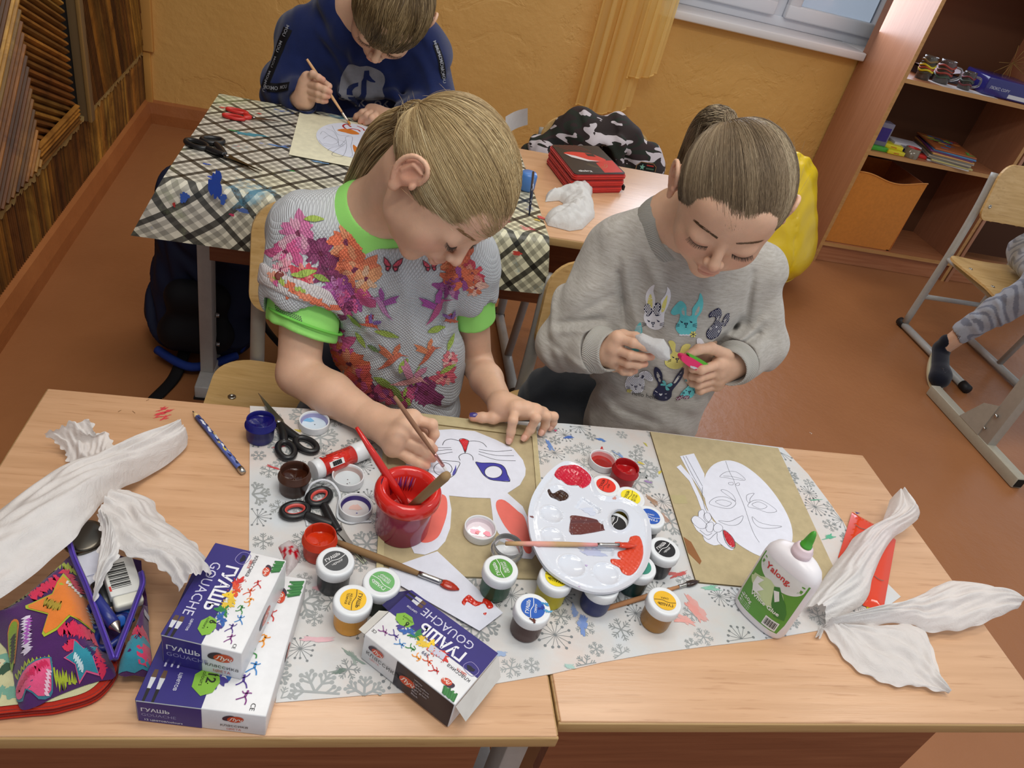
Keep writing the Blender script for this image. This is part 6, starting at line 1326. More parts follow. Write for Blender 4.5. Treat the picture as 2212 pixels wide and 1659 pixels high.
for q in ([(655, 50), (700, 200), (800, 430), (880, 640), (960, 860), (1065, 1150)], [(1330, 330), (1345, 440), (1290, 600), (1210, 820), (1140, 1000), (1085, 1150)]):
    pth = smooth_path([Z(*cC(*p), zt_ + 0.004) for p in q], 6); m.tube(pth, 0.0030, (66, 44, 138), 'fabric', 8, flat=0.6); m.tube([p + A(0.0012, 0, 0.0022) for p in pth], 0.0011, (84, 60, 170), 'plastic', 6)
m.build('zip', pc)
m = MB(); lo_ = onp(cC, [(640, 40), (1330, 200), (1350, 500), (1095, 1150), (1060, 1150), (860, 560)], zt_ - 0.02); V, F = dense(lo_, 0.02); V[:, 2] = TZ + 0.020; m.add(V, F, (56, 30, 84), 'fabric', True); m.build('lining', pc)
m = MB(); V, F = dense(onp(cC, [(690, 60), (945, 10), (960, 300), (1010, 480), (880, 640), (790, 380)], zt_ - 0.008), 0.008); V[:, 2] = zt_ - 0.010 + 0.002 * np.sin(V[:, 0] * 150); m.add(V, F, (204, 206, 220), 'paper', True)
for q in ([(810, 330), (850, 320), (885, 310)], [(820, 400), (860, 410), (890, 430)]): m.stroke(onp(cC, q, zt_), 0.0006, zt_ - 0.0070, (90, 100, 150))
tag(m.build('folded_paper'), 'folded white paper inside the open purple pouch', 'paper')
m = MB(); ea, eb = Z(*cC(1090, 240), zt_ + 0.002), Z(*cC(1215, 620), zt_ - 0.004); ed = nrm(ea - eb); Fe = frame((ea + eb) / 2, ed, np.cross(A(0.15, 0, 1), ed)); er = thing('eraser', 'white eraser in a barcode sleeve inside the purple pouch', 'eraser', tuple((ea + eb) / 2 - A(0, 0, 0.01)))
Le = np.linalg.norm(ea - eb); m.box((0.004, 0, 0), (Le * 0.86, 0.030, 0.013), (204, 204, 200), 'print', Fe, 0.001)
for k in range(17): m.flat([(-0.010 + k * 0.0018, -0.006), (-0.0094 + k * 0.0018 + 0.0005 * (k % 3), -0.006), (-0.0094 + k * 0.0018 + 0.0005 * (k % 3), 0.012), (-0.010 + k * 0.0018, 0.012)], 0.0067, (30, 30, 30), 'print', Fe)
m.flat([(-0.012, 0.0125), (-0.006, 0.0125), (-0.006, 0.0145), (-0.012, 0.0145)], 0.0068, (190, 50, 40), 'print', Fe); m.build('sleeve', er); m = MB(); m.box((-Le * 0.46, 0, -0.0004), (0.014, 0.027, 0.0115), (214, 212, 200), 'plastic', Fe, 0.003, 3); m.build('rubber', er)
def pen(label, a, b, r, c1, c2, tipc=(150, 130, 110)):
    a, b = A(*a), A(*b); o = thing('pen', label, 'pen', tuple((a + b) / 2), 'pens in the purple pouch'); m = MB(); m.tube([on_line(a, b, u) for u in (0, 0.05, 0.5, 0.78)], [r * .8, r, r, r * 0.95], c1, 'plastic', 16); m.build('barrel', o); m = MB(); m.tube([on_line(a, b, u) for u in (0.775, 0.8, 0.93, 1)], [r * 0.95, r * 0.9, r * 0.4, r * 0.12], tipc, 'metal', 16); m.build('tip', o)
pen('dark blue pen with steel tip, uppermost in the purple pouch', Z(*cC(880, 560), zt_ + 0.0), Z(*cC(1135, 905), zt_ - 0.004), 0.0062, (34, 44, 120), None, (170, 160, 150)); pen('black pen with rubber grip beside the blue one in pouch', Z(*cC(900, 440), zt_ - 0.004), Z(*cC(1080, 760), zt_ - 0.012), 0.0066, (26, 28, 30), None)
m = MB(); ca, cb_ = Z(*cC(990, 470), zt_ - 0.014), Z(*cC(1200, 820), zt_ - 0.018); m.tube([ca, (ca + cb_) / 2, cb_], [0.009, 0.011, 0.008], (20, 90, 180), 'plastic', 14, flat=0.45); tag(m.build('sharpener'), 'bright blue plastic holder under the eraser in the pouch', 'stationery')
m = MB(); F0 = np.eye(4); p = Z(*cC(1060, 890), zt_ - 0.016); ring(p[0], p[1], 0.020, 0.011, 70, 0.0035, (30, 44, 120), m, F0, p[2]); p = Z(*cC(925, 730), zt_ - 0.016); ring(p[0], p[1], 0.016, 0.010, 100, 0.0035, (30, 44, 120), m, F0, p[2]); tag(m.build('scissors'), 'blue-handled scissors half buried in the purple pouch', 'scissors')
m = MB(); m.lathe([(0.019, 0), (0.021, 0.002), (0.021, 0.008), (0.017, 0.0095), (0, 0.0098)], (104, 98, 88), 'metal', frame(Z(*cC(800, 30), TZ + 0.034), (1, 0, 0), (0, 1, 0.1)), 40, [(70, 66, 58), (110, 104, 90), (96, 90, 80), (80, 76, 70), (84, 80, 74)]); tag(m.build('round_tin'), 'small round dark tin at the top of the purple pouch', 'tin')

# ---- tissues
def sheet(name, label, wings, seed=0):
    """each wing: (edge A pixels, edge B pixels, zA, zB, hump, ridges)"""
    o = MB()
    for wi, (ea, eb, za, zb_, hump, rid, fn) in enumerate(wings):
        nu, nv = 46, 90
        def resample(pts, z):
            W_ = np.array([Z(*fn(*p), zz) for p, zz in zip(pts, np.broadcast_to(z, (len(pts),)))]); S_ = np.array(smooth_path(list(W_), 8)); L_ = np.r_[0, np.cumsum(np.linalg.norm(np.diff(S_, axis=0), axis=1))]; q = np.linspace(0, L_[-1], nv); return np.stack([np.interp(q, L_, S_[:, k]) for k in range(3)], 1)
        PA, PB = resample(ea, za), resample(eb, zb_); rs = np.random.default_rng(seed * 13 + wi); G = np.zeros((nu, nv, 3)); ph = rs.uniform(0, 6.3, 8)
        for i in range(nu):
            u = i / (nu - 1); e = math.sin(math.pi * u)
            for j in range(nv):
                v_ = j / (nv - 1); p = PA[j] * (1 - u) + PB[j] * u
                f = 0
                for k in range(5): f += math.sin((k + 1.6) * rid * u * 2.2 + ph[k] + 2.2 * math.sin(2.3 * v_ + ph[k + 1]) + 0.5 * math.sin(9 * v_ + k)) / (k + 1.2)
                f = abs(f) ** 0.8 * (1 if f > 0 else -1)
                jag = 0.0012 * (math.sin(21 * v_ + ph[2]) + math.sin(47 * v_)) * (1 if i in (0, nu - 1) else 0)
                G[i, j] = p + A(jag, jag, hump * e ** 0.7 + 0.0036 * f * (0.35 + 0.65 * e) + 0.0015 * math.sin(40 * u + 30 * v_ + ph[5]) * e)
                G[i, j, 2] = max(G[i, j, 2], TZ + 0.003 if fn is not ident else ZR + 0.002)
        o.grid(G, (238, 236, 235), 'tissue')
    return tag(o.build(name), label, 'tissue', 'crumpled white tissues')
b_ = TZ
sheet('paper_tissue', 'large crumpled white tissue sprawled over the purple pouch', [
    ([(1250, 378), (1100, 405), (1000, 430), (900, 470), (720, 560), (520, 622), (350, 700), (130, 850), (-60, 1000), (-200, 1110)], [(1350, 430), (1330, 480), (1240, 570), (1030, 705), (880, 770), (720, 900), (560, 1110), (350, 1310), (120, 1500), (-150, 1660)], [b_ + .02, b_ + .025, b_ + .03, b_ + .035, b_ + .04, b_ + .045, b_ + .05, b_ + .05, b_ + .05, b_ + .05], [b_ + .012, b_ + .01, b_ + .008, b_ + .012, b_ + .03, b_ + .05, b_ + .058, b_ + .06, b_ + .062, b_ + .06], 0.026, 3.4, cT),
    ([(325, 392), (345, 420), (440, 480), (480, 560), (512, 615), (600, 600)], [(620, 290), (650, 300), (690, 390), (765, 376), (800, 440), (805, 520)], [b_ + .03, b_ + .022, b_ + .015, b_ + .012, b_ + .012, b_ + .02], [b_ + .05, b_ + .05, b_ + .04, b_ + .035, b_ + .03, b_ + .03], 0.004, 3.6, cT),
    ([(860, 800), (930, 806), (1090, 862), (1150, 985), (1300, 1090), (1440, 1230), (1530, 1345), (1505, 1405)], [(700, 970), (735, 1030), (790, 1090), (860, 1200), (960, 1280), (1095, 1302), (1185, 1380), (1290, 1515)], [b_ + .045, b_ + .045, b_ + .04, b_ + .04, b_ + .045, b_ + .05, b_ + .06, b_ + .09], [b_ + .06, b_ + .06, b_ + .065, b_ + .07, b_ + .075, b_ + .08, b_ + .085, b_ + .088], 0.014, 3.4, cT),
    ([(690, 960), (725, 1060), (716, 1200), (696, 1350), (664, 1585)], [(790, 980), (850, 1080), (850, 1260), (790, 1340), (672, 1590)], [b_ + .058, b_ + .062, b_ + .062, b_ + .06, b_ + .052], [b_ + .065, b_ + .07, b_ + .072, b_ + .065, b_ + .052], 0.004, 2.4, cT)], 1)
sheet('paper_tissue', 'crumpled white tissue with two wings at the right desk edge', [
    ([(1440, 480), (1415, 560), (1380, 620), (1250, 680), (1190, 760), (1090, 890), (1000, 1020), (945, 1110)], [(1500, 472), (1600, 560), (1590, 600), (1470, 690), (1400, 790), (1340, 930), (1290, 1070), (1065, 1205)], [b_ + .03, b_ + .028, b_ + .022, b_ + .016, b_ + .014, b_ + .012, b_ + .012, b_ + .012], [b_ + .035, b_ + .04, b_ + .03, b_ + .02, b_ + .015, b_ + .014, b_ + .012, b_ + .008], 0.026, 3.2, cG),
    ([(1060, 1205), (1200, 1150), (1350, 1110), (1500, 1070), (1640, 1010), (1790, 945), (1980, 960), (2100, 1010), (2172, 1070)], [(1068, 1212), (1250, 1198), (1400, 1190), (1560, 1190), (1640, 1228), (1760, 1232), (1860, 1228), (2040, 1160), (2172, 1108)], [b_ + .012, b_ + .02, b_ + .028, b_ + .03, b_ + .03, b_ + .034, b_ + .034, b_ + .03, b_ + .03], [b_ + .008, b_ + .010, b_ + .014, b_ + .018, b_ + .018, b_ + .016, b_ + .016, b_ + .022, b_ + .026], 0.016, 3.4, cG),
    ([(1062, 1212), (1110, 1290), (1200, 1400), (1310, 1488), (1480, 1545), (1640, 1560), (1776, 1594)], [(1200, 1205), (1400, 1195), (1560, 1192), (1650, 1232), (1690, 1340), (1720, 1450), (1776, 1590)], [b_ + .006, b_ + .006, b_ + .006, b_ + .006, b_ + .006, b_ + .006, b_ + .006], [b_ + .012, b_ + .014, b_ + .018, b_ + .018, b_ + .012, b_ + .010, b_ + .006], 0.006, 3.2, cG),
    ([(1040, 1200), (1030, 1230), (1012, 1268)], [(1070, 1205), (1060, 1235), (1045, 1272)], b_ + .005, b_ + .005, 0.001, 2, cG)], 2)
# ================================================================== PEOPLE
t = NT('quilt'); a = t.attr().outputs[0]; t.l(a, t.b.inputs['Base Color']); t.inp('Roughness', 0.9)
g = t.n('ShaderNodeTexCoord'); sp = t.n('ShaderNodeSeparateXYZ'); t.l(g.outputs['Object'], sp.inputs[0])
zz = t.math('SUBTRACT', sp.outputs[2], t.math('MULTIPLY', sp.outputs[1], 0.6))
q1 = t.math('ABSOLUTE', t.math('SINE', t.math('MULTIPLY', t.math('ADD', sp.outputs[0], t.math('MULTIPLY', zz, 1.15)), 560.0)))
q2 = t.math('ABSOLUTE', t.math('SINE', t.math('MULTIPLY', t.math('SUBTRACT', sp.outputs[0], t.math('MULTIPLY', zz, 1.15)), 560.0)))
t.bump(t.math('POWER', t.math('MULTIPLY', q1, q2), 0.5), 0.0014)
t = NT('heather'); a = t.attr().outputs[0]; v = t.coord('Object', (60, 60, 420)); nz = t.ramp(t.noise(v, 1, 4, 0.7), [(0.3, (216, 212, 206)), (0.7, (255, 255, 255))])
t.l(t.mix(1.0, a, nz, 'MULTIPLY'), t.b.inputs['Base Color']); t.inp('Roughness', 0.95); t.inp('Sheen Weight', 0.3); t.bump(t.noise(t.coord('Object'), 900, 4), 0.0007)
t = NT('rib_knit'); a = t.attr().outputs[0]; t.l(a, t.b.inputs['Base Color']); t.inp('Roughness', 0.95); v = t.coord('UV') if False else t.coord('Object', (1, 1, 1))
w_ = t.n('ShaderNodeTexWave'); t.l(v, w_.inputs[0]); w_.inputs['Scale'].default_value = 170; w_.bands_direction = 'DIAGONAL'; t.bump(w_.outputs[1], 0.0006)

SK, LIP, FLUSH = (222, 180, 152), (200, 120, 108), (220, 160, 136)
class Head:
    def __init__(s, c, F, U, sc=1.0):
        s.c = np.asarray(c, float); s.F = nrm(F); U = np.asarray(U, float); s.U = nrm(U - s.F * s.F.dot(U)); s.R = np.cross(s.F, s.U); s.M = np.stack([s.R, s.F, s.U], 1) * sc; s.s = sc; s.Q = np.stack([s.R, s.F, s.U], 1)
    def p(s, x, y, z): return s.c + s.M @ A(x, y, z)
    def P(s, V): return s.c + np.asarray(V) @ s.M.T
    def e(s, c, r, k=0.01, op='u', col=None): return el(s.p(*c), np.asarray(r, float) * s.s, k, op, s.Q, col)
    def r(s, a, b, ra, rb=None, k=0.01, op='u'): return rc(s.p(*a), s.p(*b), ra * s.s, (rb if rb is not None else ra) * s.s, k, op)
    def skull(s):
        return [s.e((0, -.006, .018), (.071, .088, .075)), s.e((0, .030, -.008), (.060, .052, .070), .03), s.e((0, .035, -.058), (.047, .042, .040), .03)]
    def face(s):
        e, r = s.e, s.r; o = s.skull()
        for x in (1, -1): o += [e((.031 * x, .055, -.036), (.026, .021, .025), .02), e((.046 * x, .014, -.052), (.011, .022, .024), .02)]
        o += [e((0, .066, -.086), (.017, .013, .012), .015), e((0, .052, .038), (.050, .028, .034), .02)]
        for x in (1, -1): o += [e((.0305 * x, .098, .001), (.018, .0125, .0095), .018, 's'), e((.0300 * x, .0735, -.003), (.0150, .0130, .0115), .014)]
        o += [r((0, .082, .004), (0, .099, -.022), .0058, .0078, .008), e((0, .1005, -.026), (.0080, .0080, .0070), .005)]
        for x in (1, -1): o += [e((.0095 * x, .094, -.0285), (.0058, .0072, .0055), .004), e((.0048 * x, .101, -.0335), (.0030, .0042, .0024), .002, 's')]
        o += [e((0, .083, -.046), (.020, .010, .014), .008), e((0, .0925, -.0475), (.0165, .0056, .0042), .004), e((0, .0905, -.0560), (.0140, .0066, .0048), .004), e((0, .0990, -.0515), (.0185, .0085, .0011), .002, 's')]
        for x in (1, -1):      # ears: shell, rim, hollow, lobe
            o += [e((.0775 * x, -.011, -.003), (.0090, .0165, .0240), .006), e((.0790 * x, -.006, -.031), (.0050, .0080, .0095), .006), e((.0905 * x, -.007, .001), (.0075, .0100, .0165), .003, 's')]
            hx = [(.0790, .007, .002), (.0830, .004, .018), (.0865, -.008, .0245), (.0885, -.022, .016), (.0885, -.0265, .000), (.0860, -.022, -.017), (.0810, -.012, -.030)]
            hx = smooth_path([s.p(a * x, b, c) for a, b, c in hx], 3); o += chain(hx, [.0029 * s.s] * len(hx), 0.0025)
            o += chain([s.p(.0840 * x, -.002, .013), s.p(.0860 * x, -.015, .008), s.p(.0850 * x, -.016, -.010)], [.0024 * s.s] * 3, 0.003)
            o += [e((.0805 * x, .007, -.007), (.0040, .0040, .0058), .003)]
        return o
    def tint(s, V, C):
        L = (V - s.c) @ s.Q / s.s
        def put(c, r, col, a):
            d = np.linalg.norm((L - A(*c)) / A(*r), axis=1); w_ = np.clip(1.3 - d, 0, 1)[:, None] * a; C[:] = C * (1 - w_) + lin(col) * w_
        put((0, .090, -.0475), (.017, .009, .0055), LIP, .95); put((0, .090, -.056), (.014, .009, .0055), LIP, .95); put((0, .104, -.028), (.011, .010, .009), FLUSH, .6)
        for x in (1, -1):
            put((.034 * x, .07, -.034), (.026, .02, .02), FLUSH, .6); put((.079 * x, -.01, -.004), (.012, .022, .03), (216, 140, 116), .6)
            put((.0305 * x, .088, -.006), (.014, .008, .004), (206, 150, 124), .6); put((.0048 * x, .101, -.0325), (.0034, .004, .003), (110, 50, 40), .9)
        return C
def lashes(h, parent, col=(60, 44, 32), browcol=(120, 90, 60)):
    rg = random.Random(2); SB = Surf(*h.surf)
    def on(x, z, d=0.0):
        a = h.p(x, .16, z); q = SB.b.ray_cast(Vector(a), Vector(-h.F), .2)[0]; return (np.array(q) if q is not None else h.p(x, .08, z)) + h.F * d
    for x in (1, -1):
        m = MB()
        for k in range(40):
            u = k / 39; p = on((.0175 + .027 * u) * x, -.0070 - .0028 * math.sin(math.pi * u) + .002 * u); q = p + h.Q @ A((.0005 + .004 * u) * x + rg.gauss(0, .0006), .0050 - .001 * u, -.0026 - rg.uniform(0, .0016)) * h.s
            m.tube([p, (p + q) / 2 - h.U * .0007, q], [.00034, .00026, .00008], col, 'hair', 4, cap=False)
        m.build('eyelash_row', parent); m = MB()
        for k in range(130):
            u = rg.random(); xx, z_ = (.012 + .033 * u), .0170 + .0035 * math.sin(math.pi * u * .8) + rg.uniform(-.0022, .0022)
            m.tube([on(xx * x, z_, .0002), on((xx + .005) * x, z_ + .0010 - .003 * u, .0006)], [.0003, .0001], browcol, 'hair', 3, cap=False)
        m.build('eyebrow', parent)
def strands(mb, paths, rad, cols):
    """many thin hairs in one go; paths: (n, k, 3)"""
    Pn = np.asarray(paths); n, k = Pn.shape[:2]; T = np.gradient(Pn, axis=1); T /= np.maximum(1e-9, np.linalg.norm(T, axis=2))[..., None]
    up = camdir(0.2, 0.3, 1); X_ = np.cross(up, T); X_ /= np.maximum(1e-6, np.linalg.norm(X_, axis=2))[..., None]; Y_ = np.cross(T, X_); tp = np.ones(k); tp[-1] = 0.35
    vs = np.stack([Pn + (X_ * math.cos(a) + Y_ * math.sin(a)) * (rad * tp)[None, :, None] for a in (0.5, 2.6, 4.7)], 2).reshape(-1, 3)
    idx = np.arange(n)[:, None, None] * k * 3 + np.arange(k - 1)[None, :, None] * 3 + np.arange(3)[None, None, :]; j2 = np.roll(np.arange(3), -1)[None, None, :] + np.arange(k - 1)[None, :, None] * 3 + np.arange(n)[:, None, None] * k * 3
    F = np.stack([idx, j2, j2 + 3, idx + 3], -1).reshape(-1, 4); C = np.repeat(lin(np.asarray(cols)), k * 3, axis=0).reshape(-1, 3); mb.add(vs, F, C, 'hair', True)
HE = A(.0765, .0945, .0815); HC = A(0, -.006, .018)
HL = [(0, .0935, .036), (.030, .086, .035), (.050, .069, .030), (.060, .050, .018), (.067, .032, .002), (.069, .018, -.004), (.074, .006, .030), (.077, -.014, .033), (.076, -.034, .014), (.062, -.052, -.026), (.040, -.068, -.046), (.018, -.076, -.054), (0, -.078, -.056)]
def hair_tied(h, parent, tie, tail, pal_, n=2600, wmid=0.55, tail_r=0.026, seed=1, stray=60, tail_n=600, cap=(120, 96, 62), swoop=0.0, endr=0.5, xb=0.0, hl0=None):
    rs = np.random.default_rng(seed); hl = (hl0 or HL) + [(-a, b, c) for a, b, c in HL[::-1][1:]]
    prs = [el(h.p(*HC), HE * h.s * 0.985, 0.01, 'u', h.Q), h.e((0, .115, -.040), (.085, .080, .098), .012, 's'), h.e((.088, .004, -.022), (.028, .036, .050), .01, 's'), h.e((-.088, .004, -.022), (.028, .036, .050), .01, 's'), hs(h.p(0, -.06, -.058), h.M @ A(0, 0.35, -1), .02)]
    V, F = sdf_mesh(prs, 0.003); m = MB(); m.add(V, F, cap, 'hair', True)
    S_ = np.array(smooth_path(hl, 10)); q = rs.random(n) ** 1.0 * (len(S_) - 1); root = np.stack([np.interp(q, np.arange(len(S_)), S_[:, i]) for i in range(3)], 1); root += rs.normal(0, .0036, root.shape)
    inw = rs.random(n) * 0.55 * (rs.random(n) < 0.55); lock = (q / 1.3).astype(int); nl = lock.max() + 2; lo = rs.normal(0, 0.006, nl); lc = rs.random(nl); lm = rs.normal(0, 0.09, (nl, 3))
    k = 14; tt = np.linspace(0, 1, k); q0 = (root - HC) / HE; q0 /= np.linalg.norm(q0, axis=1)[:, None]; qt = (A(*tie) - HC) / HE; qt /= np.linalg.norm(qt)
    mid = q0 + qt + A(0, 0, wmid) * np.clip(q0[:, 2:3] + 0.6, 0, 1) + A(xb, swoop, 0) + lm[lock] * 0.8 + rs.normal(0, .05, (n, 3)); mid /= np.linalg.norm(mid, axis=1)[:, None]
    B = ((1 - tt) ** 2)[None, :, None] * q0[:, None] + (2 * tt * (1 - tt))[None, :, None] * mid[:, None] * 1.25 + (tt ** 2)[None, :, None] * qt; B /= np.linalg.norm(B, axis=2)[..., None]
    t0 = inw[:, None] + (1 - inw[:, None]) * tt; idx = t0 * (k - 1); i0 = np.clip(idx.astype(int), 0, k - 2); fr = (idx - i0)[..., None]; ar = np.arange(n)[:, None]; B = B[ar, i0] * (1 - fr) + B[ar, i0 + 1] * fr; B /= np.linalg.norm(B, axis=2)[..., None]
    rad = 1.0 + 0.050 * np.sin(np.pi * np.clip(t0, 0, 1)) ** 0.6 + lo[lock][:, None] * np.sin(np.pi * t0) + np.abs(rs.normal(0, .009, (n, 1))) * np.sin(np.pi * t0) - 0.008
    Lc = HC + B * HE * rad[..., None]; Wp = h.P(Lc.reshape(-1, 3)).reshape(n, k, 3)
    pal_ = np.array(pal_, float); cv = np.clip(0.7 * lc[lock] + 0.3 * rs.random(n) + .12 * np.sin(q * 1.7), 0, .999) * (len(pal_) - 1); ci = cv.astype(int); cols = pal_[ci] + (pal_[ci + 1] - pal_[ci]) * (cv - ci)[:, None]
    strands(m, Wp, 0.00025, cols)
    # tail
    TP = np.array(smooth_path(tail, 5)); kk = len(TP); off = rs.normal(0, 1, (tail_n, 3)); off /= np.maximum(1, np.linalg.norm(off, axis=1))[:, None]
    prof = np.interp(np.linspace(0, 1, kk), [0, 0.12, 0.5, 1], [0.30, 0.75, 1.0, endr]) * tail_r; wv = rs.uniform(0, 6.3, tail_n)
    TPs = TP[None] + off[:, None] * prof[None, :, None] + 0.0015 * np.sin(np.linspace(0, 9, kk)[None, :, None] + wv[:, None, None]); cv = rs.random(tail_n) * .999 * (len(pal_) - 1); ci = cv.astype(int); strands(m, TPs, 0.00034, pal_[ci] + (pal_[ci + 1] - pal_[ci]) * (cv - ci)[:, None])
    m.tube([tuple(p) for p in TP], [r_ * 0.80 for r_ in prof], cap, 'hair', 12)
    # stray hairs
    base = Wp[rs.integers(0, n, stray // 2)]; st = []
    for b in base:
        i = rs.integers(0, 5); p = b[i]; d = nrm(p - h.c); tg = nrm(b[i + 1] - b[i]); L_ = rs.uniform(.012, .04); cu_ = rs.normal(0, .25, 3); st.append([p + (d * u * (.35 - .2 * u) + tg * u + cu_ * u * u) * L_ for u in np.linspace(0, 1, 8)])
    strands(m, np.array(st), 0.00015, np.repeat(pal_[-2:-1], len(st), 0)); m.build('hair', parent)
    m = MB(); a_ = TP[1]; d = nrm(TP[2] - TP[0]); X_ = nrm(np.cross(d, A(0, 0, 1))); Y_ = np.cross(d, X_); rr = prof[1] * 0.95; m.tube([tuple(a_ + (X_ * math.cos(q) + Y_ * math.sin(q)) * rr) for q in np.linspace(0, 6.6, 30)], 0.0026, pal_[0] * 0.8, 'fabric', 8); m.build('hair_band', parent)
def finger(pts, r0=.0076, r1=.0058, k=.0022):
    n = len(pts); rs = [r0 + (r1 - r0) * i / (n - 1) for i in range(n)]; o = chain(pts, rs, k)
    for p, r in list(zip(pts, rs))[1:-1]: o.append(el(p, (r * 1.07,) * 3, .002))
    return o
def hand(W, Ks, fingers, thumb, up, thick=.0118, sc=1.0):
    o = [rc(W, k_, .0165 * sc, (thick - .0006 * i) * sc, .014) for i, k_ in enumerate(Ks)]
    for a, b in zip(Ks[:-1], Ks[1:]): o.append(rc(a, b, thick * .9 * sc, thick * .86 * sc, .008))
    for k_, f in zip(Ks, fingers): o += finger([k_] + f, .0083 * sc, .0060 * sc); o.append(el(k_ + up * .003, (.0082 * sc,) * 3, .006))
    o += finger(thumb, .0102 * sc, .0072 * sc, .004); return o
def nails(tips, ups, parent, dirs, col=(226, 176, 156), sc=1.0):
    for t_, u_, d_ in zip(tips, ups, dirs):
        u_ = nrm(np.asarray(u_) - nrm(d_) * np.dot(u_, nrm(d_))); Fq = frame(t_ + u_ * .0047 * sc - nrm(d_) * .0005, d_, np.cross(u_, d_)); m = MB()
        G = [[tuple(Fq[:3, :3] @ A(x * .0052 * sc, y * .0042 * sc * (1 - .2 * x * x), .0026 * sc - .0022 * sc * y * y - .0008 * x * x) + Fq[:3, 3]) for y in np.linspace(-1, 1, 7)] for x in np.linspace(-1, 1, 7)]
        m.grid(G, col, 'gloss'); m.build('fingernail', parent)
def skin_mesh(prims, h, head=None, name='body', parent=None, tips=(), disp=None):
    V, F = sdf_mesh(prims, h, disp); C = np.broadcast_to(lin(SK), (len(V), 3)).copy()
    if head is not None: head.tint(V, C)
    for p in tips:
        w_ = np.clip(1.4 - np.linalg.norm(V - p, axis=1) / .010, 0, 1)[:, None] * .45; C = C * (1 - w_) + lin((216, 128, 108)) * w_
    if head is not None: head.surf = (V, F)
    m = MB(); m.add(V, F, C, 'skin', True); return m.build(name, parent)
def view_frame(px, py, D):
    r = nrm(ray(px, py)); O = CAMP + r * D; x = nrm(np.cross(r, A(0, 0, 1)) * 1.0); x = nrm(R[:, 0] - r * r.dot(R[:, 0])); y = np.cross(-r, x); m = np.eye(4); m[:3, 0] = x; m[:3, 1] = y; m[:3, 2] = -r; m[:3, 3] = O
    def loc(qx, qy):
        d = ray(qx, qy); t_ = r.dot(O - CAMP) / r.dot(d); p = CAMP + d * t_ - O; return (p.dot(x), p.dot(y))
    return m, loc
def legs(parent, hip, knees, feet, r, col, shoe=(40, 44, 60), mat='fabric'):
    pr_ = []
    for sx, (k_, f_) in zip((-1, 1), zip(knees, feet)): hp = hip + A(sx * .055, 0, 0); pr_ += [rc(hp, k_, r, r * .78, .03), rc(k_, f_ + A(0, 0, .06), r * .78, r * .58, .01)]
    pr_.append(rc(hip + A(-.05, .02, .02), hip + A(.05, .02, .02), r * 1.2, r * 1.2, .03)); V, F = sdf_mesh(pr_, .006, lambda P: wave(P, [((0, .4, 1), .06, .002, 0, 2)])); m = MB(); m.add(V, F, col, mat, True); m.build('trousers', parent)
    for f_ in feet: V, F = sdf_mesh([rc(f_ + A(0, .02, .035), f_ + A(0, -.12, .028), .034, .034, .02), hs(f_ + A(0, 0, .004), (0, 0, -1), .005)], .005); m = MB(); m.add(V, F, shoe, 'nylon', True); m.build('shoe', parent)

# ------------------------------------------------------------------ blonde girl
g1 = thing('person', 'blonde girl in floral T-shirt over lime sleeves, painting the cat mask', 'person', (.08, 1.12, 0))
h1 = Head((.104, .946, .942), (.426, -.536, -.729), (.707, -.305, .638))
N1 = Y(806, 478, 1.06); RS, LS = Y(668, 508, 1.05), Y(1006, 560, 1.03); RE, RW = Z(645, 808, .605), Z(806, 908, .609); LE, LW = Y(1030, 785, 1.055), Z(1086, 878, .612)
ck = Y(838, 585, 1.06); wk = Y(862, 735, 1.05); hk = Y(885, 885, 1.03)
def hp_(*t3): return [Z(x, y, z) for x, y, z in t3]
def yp_(*t3): return [Y(x, y, z) for x, y, z in t3]
K1 = hp_((890, 905, .634), (870, 927, .636), (857, 948, .627), (849, 968, .613))
F1 = [hp_((933, 917, .634), (938, 938, .620), (930, 956, .608)), hp_((908, 946, .630), (926, 960, .620), (937, 970, .611)), hp_((900, 968, .618), (920, 981, .608), (935, 990, .602)), hp_((886, 990, .604), (905, 1000, .598), (921, 1005, .595))]
T1 = hp_((830, 905, .622), (876, 900, .620), (905, 922, .612), (925, 945, .604))
K2 = hp_((1113, 884, .628), (1136, 885, .630), (1156, 890, .625), (1171, 895, .615))
F2 = [hp_((1108, 908, .624), (1104, 932, .606), (1100, 951, .5925)), hp_((1158, 903, .628), (1146, 928, .606), (1133, 946, .5925)), hp_((1181, 899, .620), (1178, 918, .602), (1170, 934, .590)), hp_((1196, 900, .610), (1194, 912, .599), (1190, 922, .590))]
T2 = hp_((1100, 893, .608), (1066, 903, .602), (1042, 902, .5985), (1022, 901, .5965))
sk = h1.face() + [rc(h1.p(0, -.028, -.045), N1 + A(0, 0, .01), .043, .045, .02), rc(N1 + A(0, .0, -.02), RS, .045, .040, .03), rc(N1 + A(0, .0, -.02), LS, .045, .038, .03), rc(N1, ck, .055, .068, .04), rc(ck, wk, .070, .062, .04), rc(wk, hk, .062, .055, .03),
      rc(RS, RE, .038, .0315, .02), rc(RE, RE * .55 + RW * .45, .0325, .0325, .01), rc(RE * .55 + RW * .45, RW, .0325, .0225, .01), rc(LS, LE, .032, .026, .02), rc(LE, LE * .6 + LW * .4, .0275, .027, .01), rc(LE * .6 + LW * .4, LW, .027, .0185, .01)]
sk += hand(RW, K1, F1, T1, camdir(-.2, .3, 1), .0128, 1.06) + hand(LW, K2, F2, T2, A(0, 0, 1), .0115, .98)
tips1 = [f[-1] for f in F1 + F2] + [T2[-1]]
b1 = skin_mesh(sk, .0019, h1, 'body', g1, tips1)
UPV = camdir(0, .35, 1)
nails([f[-1] for f in F2], [UPV] * 4, b1, [f[-1] - f[-2] for f in F2]); nails([T2[-1]], [A(0, -.2, 1)], b1, [T2[-1] - T2[-2]], (70, 60, 130), 1.15)
